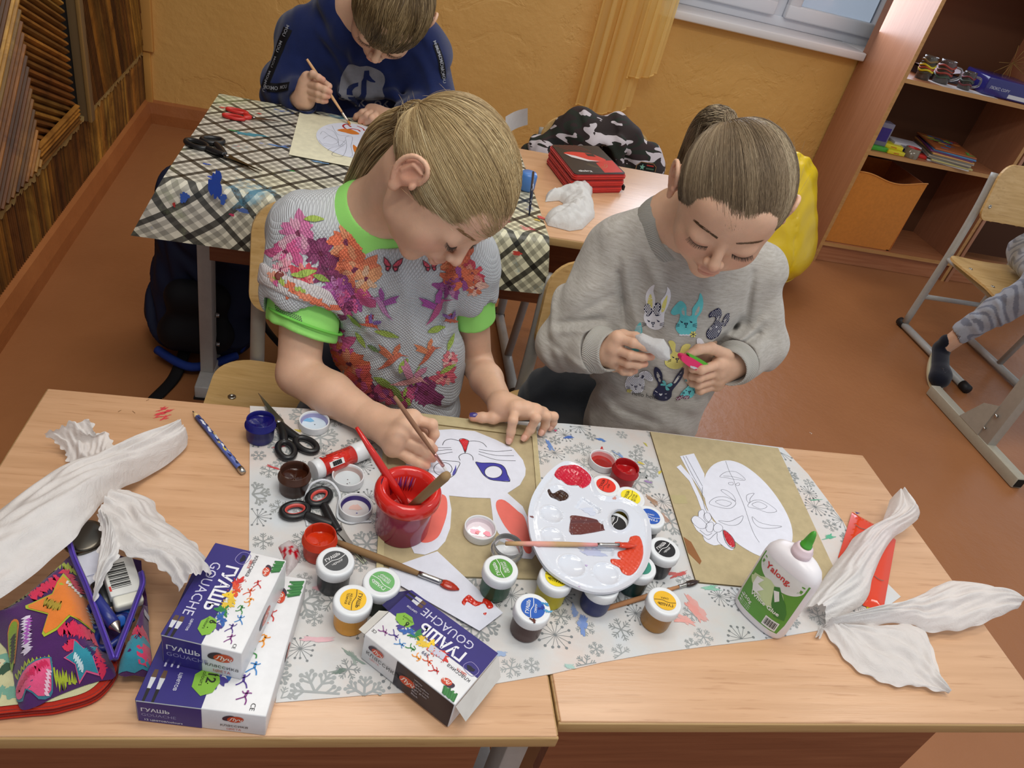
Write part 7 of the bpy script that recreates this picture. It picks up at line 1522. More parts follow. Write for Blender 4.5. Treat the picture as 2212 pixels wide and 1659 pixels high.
hair_tied(h1, g1, (.022, -.088, .010), [h1.p(.022, -.086, .010), *yp_((885, 270, 1.02), (856, 286, 1.045), (822, 322, 1.065), (792, 368, 1.085), (768, 402, 1.10))], [(104, 82, 54), (152, 126, 86), (178, 152, 108), (204, 180, 134), (228, 212, 172)], 15000, .22, .032, 3, 120, 3200, (150, 124, 84), .0, .55, .30, [(0, .092, .040), (.030, .086, .030), (.052, .070, .014), (.066, .046, -.004), (.072, .022, -.014), (.0745, .010, -.004)] + HL[6:])
lashes(h1, g1, (70, 50, 34), (166, 128, 84))
# lime under-shirt : collar band and sleeves
def folds(am): return lambda P: wave(P, [((.3, .1, 1), .11, am, 0, 2.2), ((-.7, .2, 1), .075, am * .6, 1, 2.0), ((1, .3, .4), .06, am * .35, 2, 1.6)])
ga = nrm(RE - RS); gb_ = nrm(LE - LS); RC = Y(632, 714, 1.0); RC = RS + ga * ga.dot(RC - RS); LC = Y(1016, 694, 1.04); LC = LS + gb_ * gb_.dot(LC - LS)
gt = nrm(ga - R[:, 0] * .3); pr_ = [rc(RS, RC + ga * .03, .044, .0565, .01), hs(RC, gt, .004), rc(RS, RE, .041, .041, .004, 's')]
V, F = sdf_mesh(pr_, .0025, folds(.0015)); us = MB(); LIME = (156, 230, 118); us.add(V, F, LIME, 'nylon', True)
SF = Surf(V, F); Fv, lc_ = view_frame(630, 670, 1.1)
X_ = nrm(np.cross(gt, A(0, 0, 1))); Y_ = np.cross(gt, X_)
us.tube([tuple(RC - gt * .018 + (X_ * math.cos(q) + Y_ * math.sin(q)) * .0558) for q in np.linspace(0, 6.4, 50)], .0022, (118, 206, 84), 'nylon', 8)
for i in range(13):
    for j in range(4):
        q = lc_(594 + i * 4.6 + j * 1.2, 660 + i * 1.9 + j * 4.4 + (2 if i > 6 else 0)); decal(us, SF, ellipse(q[0], q[1], .0011, .0011, 8), Fv, (96, 120, 92), 'nylon', .0005)
V, F = sdf_mesh([rc(LS, LC + gb_ * .02, .040, .0385, .01), hs(LC, gb_, .004), rc(LS, LE, .030, .030, .004, 's')], .0025, folds(.0012)); us.add(V, F, LIME, 'nylon', True)
nk_ax = nrm(h1.p(0, -.028, -.045) - N1); V, F = sdf_mesh([rc(N1 + A(0, .0, -.022), RS, .049, .040, .03), rc(N1 + A(0, .0, -.022), LS, .049, .038, .03), rc(N1, ck, .066, .088, .04), rc(N1 + nk_ax * .10, N1 - nk_ax * .012, .048, .049, .006, 's')], .003); us.add(V, F, LIME, 'nylon', True)
us.build('undershirt', g1)
# floral top
ax_ = nrm(A(0.05, 1, .35)); RC2 = RS + ga * ga.dot(Y(646, 632, 1.02) - RS); LC2 = LS + gb_ * gb_.dot(Y(1014, 640, 1.03) - LS)
pr_ = [rc(ck, wk, .108, .106, .05, flat=.74, ax=ax_), rc(wk, hk, .106, .088, .04, flat=.74, ax=ax_), rc(N1 + A(0, .01, -.03), RS, .052, .056, .04), rc(N1 + A(0, .01, -.03), LS, .052, .048, .04), rc(N1 + A(0, .01, -.03), ck, .075, .100, .05, flat=.8, ax=ax_),
       rc(RS, RC2, .0585, .0630, .03), rc(LS, LC2, .049, .046, .02), rc(RS, RC2 + ga * .01, .040, .050, .004, 's'), rc(RC2 - ga * .01, RC2 + ga * .1, .0575, .0575, .003, 's'), rc(LC2, LC2 + gb_ * .1, .041, .041, .003, 's'),
       rc(N1 + nk_ax * .12, N1 - nk_ax * .008, .063, .060, .008, 's'), hs(A(0, 0, .545), (0, 0, -1), .01)]
pr_.append(rc(hk, hk + A(0, .03, -.09), .088, .088, .03, flat=.8, ax=ax_))
V, F = sdf_mesh(pr_, .0026, creases(folds(.0020), [(700, 540, 745, 680, 12, .008), (728, 560, 760, 700, 9, -.006), (690, 470, 720, 600, 10, -.002), (745, 760, 880, 640, 14, .005), (735, 800, 860, 760, 12, -.004), (985, 560, 960, 720, 10, .007), (970, 560, 950, 700, 7, -.005), (760, 860, 870, 800, 12, .005), (640, 560, 690, 640, 9, .003), (610, 560, 640, 610, 10, .004), (860, 560, 900, 760, 16, .004), (930, 760, 985, 700, 10, .004)])); fs = MB(); fs.add(V, F, (196, 200, 204), 'quilt', True); SF = Surf(V, F)
Vc, Fc = sdf_mesh([rc(RC2 - ga * .05, RC2 + ga * .04, .0665, .0680, .004), rc(RC2 - ga * .09, RC2 + ga * .09, .0590, .0590, .004, 's'), hs(RC2 + ga * .008, gt, .006), hs(RC2 - ga * .020, -gt, .006)], .0025, folds(.0015)); Cc = np.broadcast_to(lin((206, 200, 200)), (len(Vc), 3)).copy()
Fv, lc_ = view_frame(840, 660, 1.08); rg = random.Random(12)
def fdec(pts, c, off, sf=None, ml=.007): c = tuple(q * .8 + 40 for q in c); decal(fs, sf or SF, [lc_(*p) for p in pts], Fv, c, 'quilt', off, ml)
def petals(cx, cy, r, c, c2, off, n=6, seed=0, sf=None):
    rr = random.Random(seed)
    fdec(blob(cx, cy, r * .95, r * .85, 40, .55, seed), c, off, sf)
    for k in range(n):
        a = k * 6.283 / n + rr.uniform(-.3, .3); fdec(blob(cx + math.cos(a) * r * .55, cy + math.sin(a) * r * .5, r * .42, r * .24, 20, .35, seed + k, math.degrees(a)), c2 if k % 2 else tuple(min(255, q * 1.12) for q in c), off + .0002 + .00004 * k, sf)
    fdec(blob(cx, cy, r * .16, r * .15, 14, .4, seed), (110, 24, 60), off + .0006, sf)
def leaf(cx, cy, L_, w_2, rot, c, off, sf=None):
    r = math.radians(rot); pts = [(-L_, 0), (-L_ * .5, -w_2 * .8), (0, -w_2), (L_ * .6, -w_2 * .6), (L_, 0), (L_ * .5, w_2 * .5), (0, w_2 * .8), (-L_ * .6, w_2 * .5)]; fdec([(cx + x * math.cos(r) - y * math.sin(r), cy + x * math.sin(r) + y * math.cos(r)) for x, y in smooth_path(pts, 3, True)], c, off, sf)
PKc, ORc, PUc, DPc, GRc, RDc = (206, 70, 130), (222, 96, 56), (158, 60, 140), (110, 24, 72), (156, 186, 62), (196, 44, 62)
for i, (x, y, r, c, c2) in enumerate([(640, 500, 40, (200, 96, 150), (224, 150, 180)), (610, 540, 34, PKc, (232, 180, 196)), (690, 545, 34, DPc, (130, 40, 90)), (655, 590, 26, RDc, (230, 120, 110)), (700, 590, 24, DPc, (90, 20, 60)), (600, 580, 22, (226, 140, 160), (240, 210, 210)), (745, 520, 42, ORc, (236, 140, 90)), (765, 580, 46, (226, 110, 70), (240, 160, 110)), (760, 640, 38, PKc, PUc), (735, 665, 28, DPc, PKc), (790, 600, 30, (236, 150, 96), (240, 190, 150)), (720, 620, 26, PUc, (190, 110, 170)),
    (985, 560, 34, (200, 84, 50), (226, 120, 70)), (1000, 600, 30, ORc, PUc), (975, 620, 24, PUc, (200, 120, 170)), (1025, 590, 26, RDc, (230, 130, 110)), (1035, 620, 20, (226, 170, 150), ORc), (725, 770, 34, PKc, ORc), (745, 800, 40, ORc, (236, 140, 100)), (770, 840, 36, (214, 70, 60), PKc), (715, 730, 24, (196, 60, 130), (226, 150, 190)), (800, 870, 30, PKc, DPc), (840, 880, 26, (206, 80, 110), PUc), (930, 870, 36, DPc, (140, 34, 96)), (905, 850, 20, PUc, DPc), (975, 830, 26, (210, 70, 90), (236, 150, 140)), (985, 790, 20, (222, 100, 110), (240, 190, 180)), (880, 880, 24, (190, 60, 110), GRc), (985, 690, 12, ORc, PUc), (795, 690, 10, RDc, ORc), (625, 625, 18, ORc, GRc)]): petals(x, y, r, c, c2, .0006 + .00012 * (i % 7), 7, i)
for i, (x, y, L_, w_2, rot, c) in enumerate([(675, 470, 22, 8, 0, GRc), (655, 590, 26, 9, -15, GRc), (690, 600, 20, 8, 20, (130, 160, 50)), (835, 725, 30, 8, 15, GRc), (950, 715, 22, 9, -15, GRc), (760, 695, 24, 6, 40, (140, 176, 60)), (875, 800, 20, 10, -60, GRc), (830, 845, 30, 10, 30, (130, 160, 50)), (905, 825, 26, 6, -75, (150, 180, 80)), (980, 810, 22, 7, -30, GRc), (985, 745, 22, 7, -70, GRc), (860, 870, 24, 9, 60, (120, 150, 56)), (775, 740, 22, 7, 60, (150, 176, 60)), (735, 440, 12, 3, 60, (190, 200, 110)), (640, 595, 16, 6, 10, (150, 180, 60)), (805, 760, 18, 6, 30, (90, 120, 60))]): leaf(x, y, L_, w_2, rot, c, .0018 + .00006 * i)
def butterfly(cx, cy, s_, rot, c=(206, 54, 76)):
    r = math.radians(rot); T_ = lambda x, y: (cx + (x * math.cos(r) - y * math.sin(r)) * s_, cy + (x * math.sin(r) + y * math.cos(r)) * s_)
    for sx in (1, -1): fdec([T_(sx * a, b) for a, b in ((0.08, .1), (.5, -.5), (1.15, -.95), (1.1, -.2), (.8, .25), (.75, .7), (.4, .85), (.1, .45))], (60, 16, 26), .0024); fdec([T_(sx * a, b) for a, b in ((0.18, .05), (.55, -.42), (1.05, -.8), (1.0, -.2), (.65, .15), (.2, .2))], c, .0028); fdec([T_(sx * a, b) for a, b in ((.25, .32), (.65, .32), (.62, .62), (.4, .7))], c, .0028)
def bird(cx, cy, s_, rot, c, c2, fl=1):
    r = math.radians(rot); T_ = lambda x, y: (cx + (x * fl * math.cos(r) - y * math.sin(r)) * s_, cy + (x * fl * math.sin(r) + y * math.cos(r)) * s_)
    fdec([T_(*p) for p in ((1.3, -.42), (.75, -.40), (.5, -.52), (.2, -.3), (-.1, .2), (-.5, .9), (-.75, 1.2), (-.3, .95), (.15, .55), (.5, .0), (.72, -.28))], c, .0024)
    fdec([T_(*p) for p in ((.1, -.2), (-.5, -.55), (-1.1, -.75), (-.8, -.35), (-.95, -.2), (-.5, .0), (-.1, .15))], c2, .0028); fdec([T_(*p) for p in ((.3, -.2), (.5, -.9), (.35, -1.2), (.05, -.8), (0, -.3))], c2, .0026)
for q in ((770, 463, 13, 20, (196, 70, 50)), (848, 570, 18, 5), (932, 572, 15, -5)): butterfly(*q)
for q in ((830, 655, 30, 5, (190, 120, 180), (150, 60, 150), -1), (945, 662, 34, -5, (196, 70, 130), (170, 60, 160)), (845, 780, 32, 15, (206, 90, 60), (222, 110, 70)), (928, 768, 28, 0, (210, 90, 56), (226, 120, 70)), (800, 700, 20, 60, (206, 80, 50), (120, 80, 170)), (985, 690, 18, -40, (206, 90, 60), (130, 80, 160), -1), (890, 830, 38, 40, (226, 150, 150), (206, 120, 150))): bird(*q)
fs.build('floral_top', g1)
m = MB(); m.add(Vc, Fc, Cc, 'quilt', True); fs = m; SFc = Surf(Vc, Fc)
for i, (x, y, r, c) in enumerate([(580, 595, 14, (236, 150, 120)), (600, 605, 12, GRc), (625, 620, 16, ORc), (655, 640, 18, (232, 120, 80)), (685, 655, 18, (226, 100, 60)), (712, 668, 16, ORc), (590, 610, 8, PKc), (645, 625, 10, GRc)]): fdec(blob(x, y, r, r * .6, 26, .6, i, 25), c, .0005 + .0001 * i, SFc)
cf = m.build('rolled_cuff', g1); m = MB(); pb = Y(604, 596, .99); h_ = SFc.b.ray_cast(Vector(CAMP), Vector(nrm(pb - CAMP)), 3)
if h_[0]: m.lathe([(.0062, 0), (.0066, .001), (.005, .0026), (.0022, .0018), (0, .002)], (120, 50, 40), 'gloss', axisframe(np.array(h_[0]), np.array(h_[0]) - ray(604, 596) * .01), 20); m.build('button', cf)
legs(g1, A(.05, 1.16, .42), [A(-.04, .95, .43), A(.16, .95, .43)], [A(-.05, .98, 0), A(.17, .98, 0)], .062, (28, 34, 54))
brush('thin paintbrush held by the blonde girl, its tip in the painted eye', Z(852, 857, .705), Z(968, 1022, .5865), .74, .90, .0030, (150, 112, 88), (226, 222, 220), .9, (206, 150, 144), group='held paintbrushes')

# ------------------------------------------------------------------ girl in the grey sweatshirt
g2 = thing('person', 'brown-haired girl in grey rabbit sweatshirt holding white tissue', 'person', (.5, 1.12, 0))
h2 = Head((.500, .948, .984), (-.247, -.821, -.515), (-.125, -.5, .857)); GY = (184, 180, 174)
N2 = Y(1468, 490, 1.10); RS, LS = Y(1335, 548, 1.11), Y(1622, 585, 1.09); RE, RW = Y(1222, 742, 1.04), Y(1298, 756, .975); LE, LW = Y(1640, 742, 1.05), Y(1588, 784, .975)
K3 = yp_((1334, 730, .955), (1326, 752, .953), (1324, 772, .955), (1328, 789, .960)); F3_ = [yp_((1368, 741, .935), (1392, 749, .930), (1410, 754, .930)), yp_((1362, 767, .930), (1388, 771, .928), (1407, 771, .930)), yp_((1357, 785, .932), (1378, 788, .930), (1393, 786, .934)), yp_((1347, 801, .940), (1360, 803, .938), (1371, 801, .942))]; T3 = yp_((1312, 735, .972), (1345, 724, .975), (1372, 728, .965), (1392, 736, .955))
K4 = yp_((1553, 786, .955), (1551, 803, .957), (1549, 818, .961), (1547, 831, .966)); F4 = [yp_((1515, 799, .932), (1497, 796, .940), (1502, 784, .955)), yp_((1511, 816, .937), (1495, 812, .947), (1502, 802, .960)), yp_((1509, 831, .943), (1495, 827, .953), (1503, 818, .966)), yp_((1513, 843, .950), (1501, 839, .960), (1509, 832, .970))]; T4 = yp_((1574, 768, .965), (1536, 752, .955), (1508, 755, .946), (1487, 767, .941))
ck, wk, hk = Y(1472, 620, 1.09), Y(1432, 760, 1.04), Y(1385, 905, 1.02)
sk = h2.face() + [rc(h2.p(0, -.028, -.045), N2 + A(0, 0, .01), .042, .045, .02), rc(N2 + A(0, 0, -.02), RS, .045, .038, .03), rc(N2 + A(0, 0, -.02), LS, .045, .038, .03), rc(N2, ck, .06, .08, .04), rc(ck, wk, .085, .08, .04), rc(wk, hk, .08, .08, .03), rc(RS, RE, .035, .028, .02), rc(RE, RW, .028, .021, .01), rc(LS, LE, .035, .028, .02), rc(LE, LW, .028, .021, .01)]
sk += hand(RW, K3, F3_, T3, camdir(0, 0, 1), .0115, .98) + hand(LW, K4, F4, T4, camdir(0, 0, 1), .0120, 1.0)
b2 = skin_mesh(sk, .0020, h2, 'body', g2, [f[-1] for f in F3_] + [T4[-1]])
nails([F3_[0][-1]], [camdir(0, .1, 1)], b2, [F3_[0][-1] - F3_[0][-2]]); nails([T4[-1]], [camdir(0, .3, 1)], b2, [T4[-1] - T4[-2]])
tb = h2.p(.010, -.072, .066)
hair_tied(h2, g2, (.034, -.078, .044), [h2.p(.034, -.074, .044), h2.p(.040, -.092, .043), h2.p(.058, -.098, .026), *yp_((1498, 322, 1.15), (1476, 385, 1.17), (1462, 450, 1.15))], [(84, 68, 50), (106, 88, 66), (130, 110, 84), (152, 132, 104), (184, 168, 138)], 15000, .8, .020, 5, 60, 1800, (92, 76, 56), .0, .9)
lashes(h2, g2, (50, 38, 28), (110, 84, 58))
ax_ = nrm(A(-.05, 1, .3)); pr_ = [rc(ck, wk, .112, .110, .05, flat=.74, ax=ax_), rc(wk, hk, .110, .106, .04, flat=.76, ax=ax_), rc(N2 + A(0, .01, -.04), RS, .054, .054, .04), rc(N2 + A(0, .01, -.04), LS, .054, .052, .04), rc(N2 + A(0, .01, -.03), ck, .072, .102, .05, flat=.8, ax=ax_),
    rc(RS, RS * .35 + RE * .65, .052, .053, .03), rc(RS * .35 + RE * .65, RE, .053, .047, .02), rc(RE, RW, .047, .037, .016), rc(LS, LE, .052, .046, .025), rc(LE, LW, .046, .037, .016),
    rc(RW - nrm(RW - RE) * .004, RW + nrm(RW - RE) * .08, .0265, .0265, .003, 's'), rc(LW - nrm(LW - LE) * .004, LW + nrm(LW - LE) * .08, .0265, .0265, .003, 's'), rc(N2 + nrm(h2.p(0, -.03, -.05) - N2) * .10, N2 + nrm(h2.p(0, -.03, -.05) - N2) * .002, .060, .058, .006, 's')]
da, db = nrm(RW - RE), nrm(LW - LE)
for p_, d_ in ((RW, da), (LW, db)): pr_.append(rc(p_ + d_ * .030, p_ + d_ * .09, .055, .055, .003, 's'))
V, F = sdf_mesh(pr_, .0027, creases(folds(.0020), [(1335, 590, 1350, 700, 7, -.008), (1350, 560, 1372, 690, 9, .005), (1205, 700, 1300, 690, 9, -.007), (1200, 716, 1290, 712, 9, .006), (1205, 760, 1275, 810, 9, .006), (1190, 735, 1240, 800, 8, -.005), (1300, 820, 1235, 870, 12, -.008), (1290, 850, 1340, 900, 12, .006), (1330, 880, 1420, 915, 9, -.006), (1600, 690, 1550, 745, 9, -.008), (1650, 690, 1600, 740, 9, .008), (1640, 720, 1590, 752, 6, -.007), (1628, 590, 1612, 700, 8, -.006), (1400, 560, 1430, 640, 14, .004), (1500, 700, 1560, 680, 12, .004), (1240, 650, 1310, 600, 14, .004), (1230, 690, 1320, 640, 10, -.004)])); sw = MB(); sw.add(V, F, GY, 'heather', True); SF = Surf(V, F); Fv, lc_ = view_frame(1450, 720, 1.10)
NV, TQ, YL, WH = (36, 36, 66), (104, 196, 200), (224, 214, 124), (226, 224, 230); s5 = crop(1300, 580, 5.185)
OL = [0.0006]
def rd(pts, c, sm=2, holes=()): OL[0] += .00002; decal(sw, SF, smooth_path([lc_(*s5(*p)) for p in pts], sm, True) if sm else [lc_(*s5(*p)) for p in pts], Fv, c, 'fabric', OL[0], .006, [[lc_(*s5(*p)) for p in h] for h in holes])
def rl(pts, c=NV, w_=.0010, sm=3): OL[0] += .00001; dstroke(sw, SF, [lc_(*s5(*p)) for p in pts], w_, Fv, c, 'fabric', OL[0] + .0004, sm)
def facef(cx, cy, s_, c=NV, rot=0):
    r = math.radians(rot); T_ = lambda x, y: (cx + (x * math.cos(r) - y * math.sin(r)) * s_, cy + (x * math.sin(r) + y * math.cos(r)) * s_)
    for x in (-62, 66): rd([T_(x - 20, -30), T_(x, -14), T_(x + 18, -10), T_(x + 20, 6), T_(x - 4, 4), T_(x - 12, -12)], c, 0)
    rl([T_(0, 40), T_(-20, 20), T_(-18, 8), T_(0, 14), T_(18, 8), T_(20, 20), T_(0, 40)], c, .0011, 2); rl([T_(0, 38), T_(-2, 62)], c, .0008, 0); rl([T_(-14, 60), T_(-2, 66), T_(10, 62)], c, .0008)
    for sx in (-1, 1):
        for k in range(3): rl([T_(sx * 90, 26 + k * 12), T_(sx * 120, 20 + k * 17), T_(sx * 145, 14 + k * 26)], c, .0006)
def dots(poly, c, step, r_, k=0):
    xs_, ys_ = [p[0] for p in poly], [p[1] for p in poly]; y = min(ys_); i = 0
    while y < max(ys_):
        x = min(xs_) + (step / 2 if i % 2 else 0)
        while x < max(xs_):
            if inside(poly, x, y) and inside(poly, x + 5, y + 5) and inside(poly, x - 5, y - 5): q = lc_(*s5(x, y)); decal(sw, SF, ellipse(q[0], q[1], r_, r_, 6), Fv, c, 'fabric', OL[0] + .0006)
            x += step
        y += step * .7; i += 1
# white rabbit with spotted bow
rd([(470, 400), (455, 300), (465, 220), (510, 150), (560, 118), (572, 130), (556, 200), (580, 290), (572, 370), (560, 440), (620, 450), (655, 400), (648, 320), (700, 250), (725, 180), (724, 142), (760, 180), (772, 260), (750, 350), (715, 430), (692, 480), (688, 560), (682, 620), (650, 665), (580, 685), (500, 655), (455, 600), (432, 540), (440, 480)], WH)
rd([(482, 330), (500, 260), (520, 232), (540, 270), (545, 340), (535, 430), (500, 400), (480, 360)], YL); rd([(655, 460), (665, 360), (700, 290), (728, 245), (722, 330), (705, 400), (685, 450)], YL)
bw1 = [(545, 450), (520, 380), (480, 352), (445, 380), (435, 430), (470, 470), (448, 500), (490, 515), (520, 490)]; bw2 = [(550, 450), (570, 370), (600, 342), (640, 360), (648, 420), (625, 460), (642, 495), (600, 512), (565, 490)]
for b_2 in (bw1, bw2): rd(b_2, NV); dots(b_2, WH, 26, .0013)
facef(552, 580, .95)
# turquoise rabbit
rd([(880, 480), (820, 500), (775, 480), (778, 440), (830, 370), (890, 318), (940, 345), (970, 400), (968, 500), (1035, 500), (1040, 420), (1080, 360), (1120, 300), (1140, 215), (1170, 260), (1182, 350), (1160, 450), (1110, 520), (1098, 560), (1100, 640), (1070, 720), (1000, 750), (900, 745), (840, 690), (835, 630), (870, 580), (885, 520)], TQ, 2)
rd([(905, 450), (935, 405), (945, 500), (920, 490)], GY, 2); rd([(1075, 470), (1110, 400), (1135, 360), (1130, 440), (1100, 490), (1072, 500)], GY, 2)
facef(962, 590, .92); [rd(ellipse(x, 745 + (i % 2) * 4, 11, 10, 10), WH, 0) for i, x in enumerate(range(885, 1010, 20))]
for k in range(6): rd(ellipse(1050 + 24 * math.cos(k * 1.047), 737 + 24 * math.sin(k * 1.047), 20, 13, 12, k * 60), YL, 0)
rd(ellipse(1050, 737, 8, 8, 10), NV, 0); [rl([(1050, 737), (1050 + 38 * math.cos(k * 1.047 + .5), 737 + 38 * math.sin(k * 1.047 + .5))], NV, .0006, 0) for k in range(6)]
# navy spotted rabbit
nb = [(1300, 510), (1262, 528), (1248, 500), (1270, 460), (1330, 420), (1380, 398), (1410, 430), (1422, 480), (1390, 560), (1432, 580), (1450, 520), (1480, 475), (1530, 462), (1528, 540), (1500, 600), (1465, 632), (1430, 610), (1425, 680), (1380, 760), (1290, 805), (1230, 780), (1222, 710), (1260, 650), (1310, 600), (1335, 560), (1340, 520)]
rd(nb, NV, 2); rd([(1350, 540), (1375, 500), (1390, 510), (1370, 560)], GY, 0); rd([(1450, 570), (1470, 530), (1490, 540), (1462, 590)], GY, 0); dots(nb, WH, 24, .0007); rd(ellipse(1275, 662, 18, 22, 12), (150, 148, 150), 0); rd(ellipse(1385, 700, 15, 20, 12), (150, 148, 150), 0); rd(ellipse(1352, 642, 12, 10, 10), WH, 0)
# yellow rabbit and the others, partly behind the hands
rd([(740, 830), (790, 815), (830, 860), (825, 950), (880, 960), (905, 890), (960, 855), (1020, 870), (990, 930), (940, 980), (960, 1060), (935, 1130), (860, 1175), (760, 1165), (695, 1110), (705, 1040), (760, 990), (790, 950)], YL); facef(850, 1030, .85)
rd([(1095, 800), (1120, 785), (1160, 800), (1205, 870), (1200, 900), (1160, 890), (1135, 850), (1120, 900), (1100, 870)], WH); rd([(1290, 890), (1310, 830), (1345, 810), (1350, 850), (1320, 895)], WH)
rd([(320, 730), (330, 680), (360, 620), (395, 588), (408, 640), (418, 700), (400, 740)], TQ); [rl([(335, 640 + k * 16), (405, 635 + k * 16)], WH, .0007, 0) for k in range(6)]
rd([(285, 930), (330, 915), (380, 930), (370, 955), (310, 950)], TQ)
sd_ = [(240, 1225), (190, 1230), (135, 1215), (130, 1180), (175, 1140), (250, 1170), (320, 1185), (322, 1240), (300, 1270), (370, 1275), (370, 1230), (430, 1195), (500, 1210), (545, 1290), (535, 1330), (480, 1320), (430, 1290), (440, 1340), (430, 1420), (400, 1475), (330, 1490), (240, 1470), (190, 1400), (200, 1330), (225, 1280)]
rd(sd_, WH); dots(sd_, (120, 116, 126), 22, .0007); rd([(250, 1200), (285, 1190), (288, 1235), (275, 1262), (252, 1250)], NV, 0); rd([(405, 1245), (438, 1262), (415, 1298), (388, 1285)], NV, 0); facef(325, 1385, .82)
for k in range(5): rd(ellipse(240 + 20 * math.cos(k * 1.257), 1455 + 16 * math.sin(k * 1.257), 17, 11, 10, k * 72), (196, 186, 96), 0)
rd([(600, 1340), (565, 1270), (560, 1190), (575, 1142), (620, 1160), (660, 1220), (672, 1300), (668, 1370), (720, 1385), (775, 1370), (830, 1270), (880, 1210), (942, 1158), (930, 1230), (880, 1330), (810, 1420), (785, 1470), (778, 1540), (720, 1590), (640, 1592), (570, 1560), (540, 1500), (560, 1440), (605, 1390)], NV, 2)
rd([(600, 1200), (640, 1260), (648, 1340), (620, 1330), (598, 1270)], GY); rd([(895, 1215), (860, 1260), (800, 1350), (830, 1350), (880, 1270)], GY)
for q in ([(712, 1385), (665, 1330), (690, 1315), (715, 1350)], [(712, 1385), (640, 1385), (650, 1360), (690, 1360)], [(712, 1385), (770, 1350), (790, 1375), (760, 1400)], [(712, 1385), (760, 1440), (715, 1448), (705, 1410)]): rd(q, TQ, 2)
rd([(615, 1490), (636, 1500), (658, 1492), (655, 1512), (636, 1526), (618, 1510)], (206, 206, 214), 0); rl([(565, 1455), (595, 1478)], WH, .0008, 0); rl([(690, 1500), (718, 1496)], WH, .0008, 0); rd(ellipse(556, 1515, 14, 16, 10), (110, 110, 130), 0); rd(ellipse(706, 1552, 16, 16, 10), (110, 110, 130), 0)
tq = [(940, 1345), (960, 1310), (1020, 1280), (1080, 1300), (1090, 1370), (1150, 1360), (1130, 1420), (1090, 1430), (1080, 1500), (1040, 1560), (960, 1570), (890, 1540), (900, 1490), (960, 1430), (1000, 1400), (1000, 1370)]
rd(tq, TQ, 2); dots([(940, 1345), (960, 1310), (1020, 1280), (1080, 1300), (1090, 1370), (1000, 1370)], WH, 26, .001); facef(1005, 1465, .7)
for q in ([(900, 1570), (850, 1590), (835, 1560), (880, 1530), (930, 1520)], [(930, 1570), (990, 1580), (1010, 1540), (960, 1530), (920, 1550)]): rd(q, (110, 36, 70), 2); dots(q, WH, 20, .0008)
dtext(sw, SF, 'hello hello...', *lc_(1352, 871), .0105, Fv, (44, 44, 48), 'fabric', .003, -9)
sw.build('sweatshirt', g2)
# rib collar and cuffs
m = MB(); n_ = nrm(h2.p(0, -.03, -.05) - N2); fw = nrm(A(-.1, -1, 0)); fw = nrm(fw - n_ * n_.dot(fw)); sd = np.cross(n_, fw)
P_ = []
for i in range(41):
    a = 2 * math.pi * i / 40; c_ = N2 + n_ * (.004 + .004 * math.cos(a)) + fw * .014; row = []
    for (rr, zz) in ((.049, .020), (.052, .030), (.057, .031), (.066, .020), (.073, .006), (.076, -.006), (.077, -.018)): row.append(c_ + (fw * math.cos(a) + sd * math.sin(a)) * rr + n_ * zz)
    P_.append(row)
m.grid(P_, (158, 156, 150), 'rib_knit'); m.build('collar', g2)
for p_, d_ in ((RW, da), (LW, db)):
    m = MB(); X1 = nrm(np.cross(d_, A(0, 0, 1))); Y1 = np.cross(d_, X1); P_ = [[p_ + (X1 * math.cos(a) + Y1 * math.sin(a)) * rr + d_ * zz for rr, zz in ((.0395, -.004), (.0385, .004), (.0335, .009), (.0330, .022), (.0318, .026), (.0300, .026), (.0290, .018), (.0275, .0))] for a in np.linspace(0, 2 * math.pi, 49)]
    m.grid(P_, (178, 175, 168), 'rib_knit'); m.build('cuff', g2)
legs(g2, A(.47, 1.14, .42), [A(.40, .93, .44), A(.56, .93, .44)], [A(.39, .96, 0), A(.57, .96, 0)], .062, (52, 56, 62))
# what she holds
m = MB(); tp_ = [(1368, 722), (1385, 716), (1412, 728), (1436, 730), (1450, 752), (1452, 778), (1444, 783), (1425, 778), (1408, 766), (1385, 752), (1370, 738)]; Fh, lh = view_frame(1410, 750, 1.07)
V, F = crumple([lh(*p) for p in tp_], 0, .012, 8); V2 = V @ Fh[:3, :3].T + Y(1410, 750, .925) ; m.add(V2, F, (226, 226, 226), 'tissue', True); V3 = V.copy(); V3[:, 2] = -.004; m.add(V3 @ Fh[:3, :3].T + Y(1410, 750, .925), [f[::-1] for f in F], (220, 220, 220), 'tissue', True)
tag(m.build('paper_tissue'), 'white tissue wad between the fingers of sweatshirt girl', 'tissue')
m = MB(); a_, b_2 = Y(1466, 766, .930), Y(1530, 792, .945); mid = (a_ + b_2) / 2 + camdir(0, -1, 0) * .004; Fp = frame(mid, b_2 - a_, camdir(0, 1, .6)); L_ = np.linalg.norm(b_2 - a_) / 2
m.prism(smooth_path([(-L_, .005), (-L_ * .8, -.003), (0, -.008), (L_ * .9, -.006), (L_, .002), (L_ * .5, .004), (-L_ * .5, .008)], 4, True), -.005, .005, (226, 44, 106), 'plastic', Fp); m.prism(smooth_path([(-L_ * .6, .009), (0, .004), (L_, .004), (L_ * .8, .008), (-L_ * .4, .012)], 3, True), -.004, .004, (90, 180, 50), 'plastic', Fp); m.flat(blob(.0, -.0055, .009, .002, 14, .3, 2), .0053, (200, 200, 206), 'plastic', Fp)
tag(m.build('sharpener'), 'pink and green plastic sharpener held by the sweatshirt girl', 'stationery')

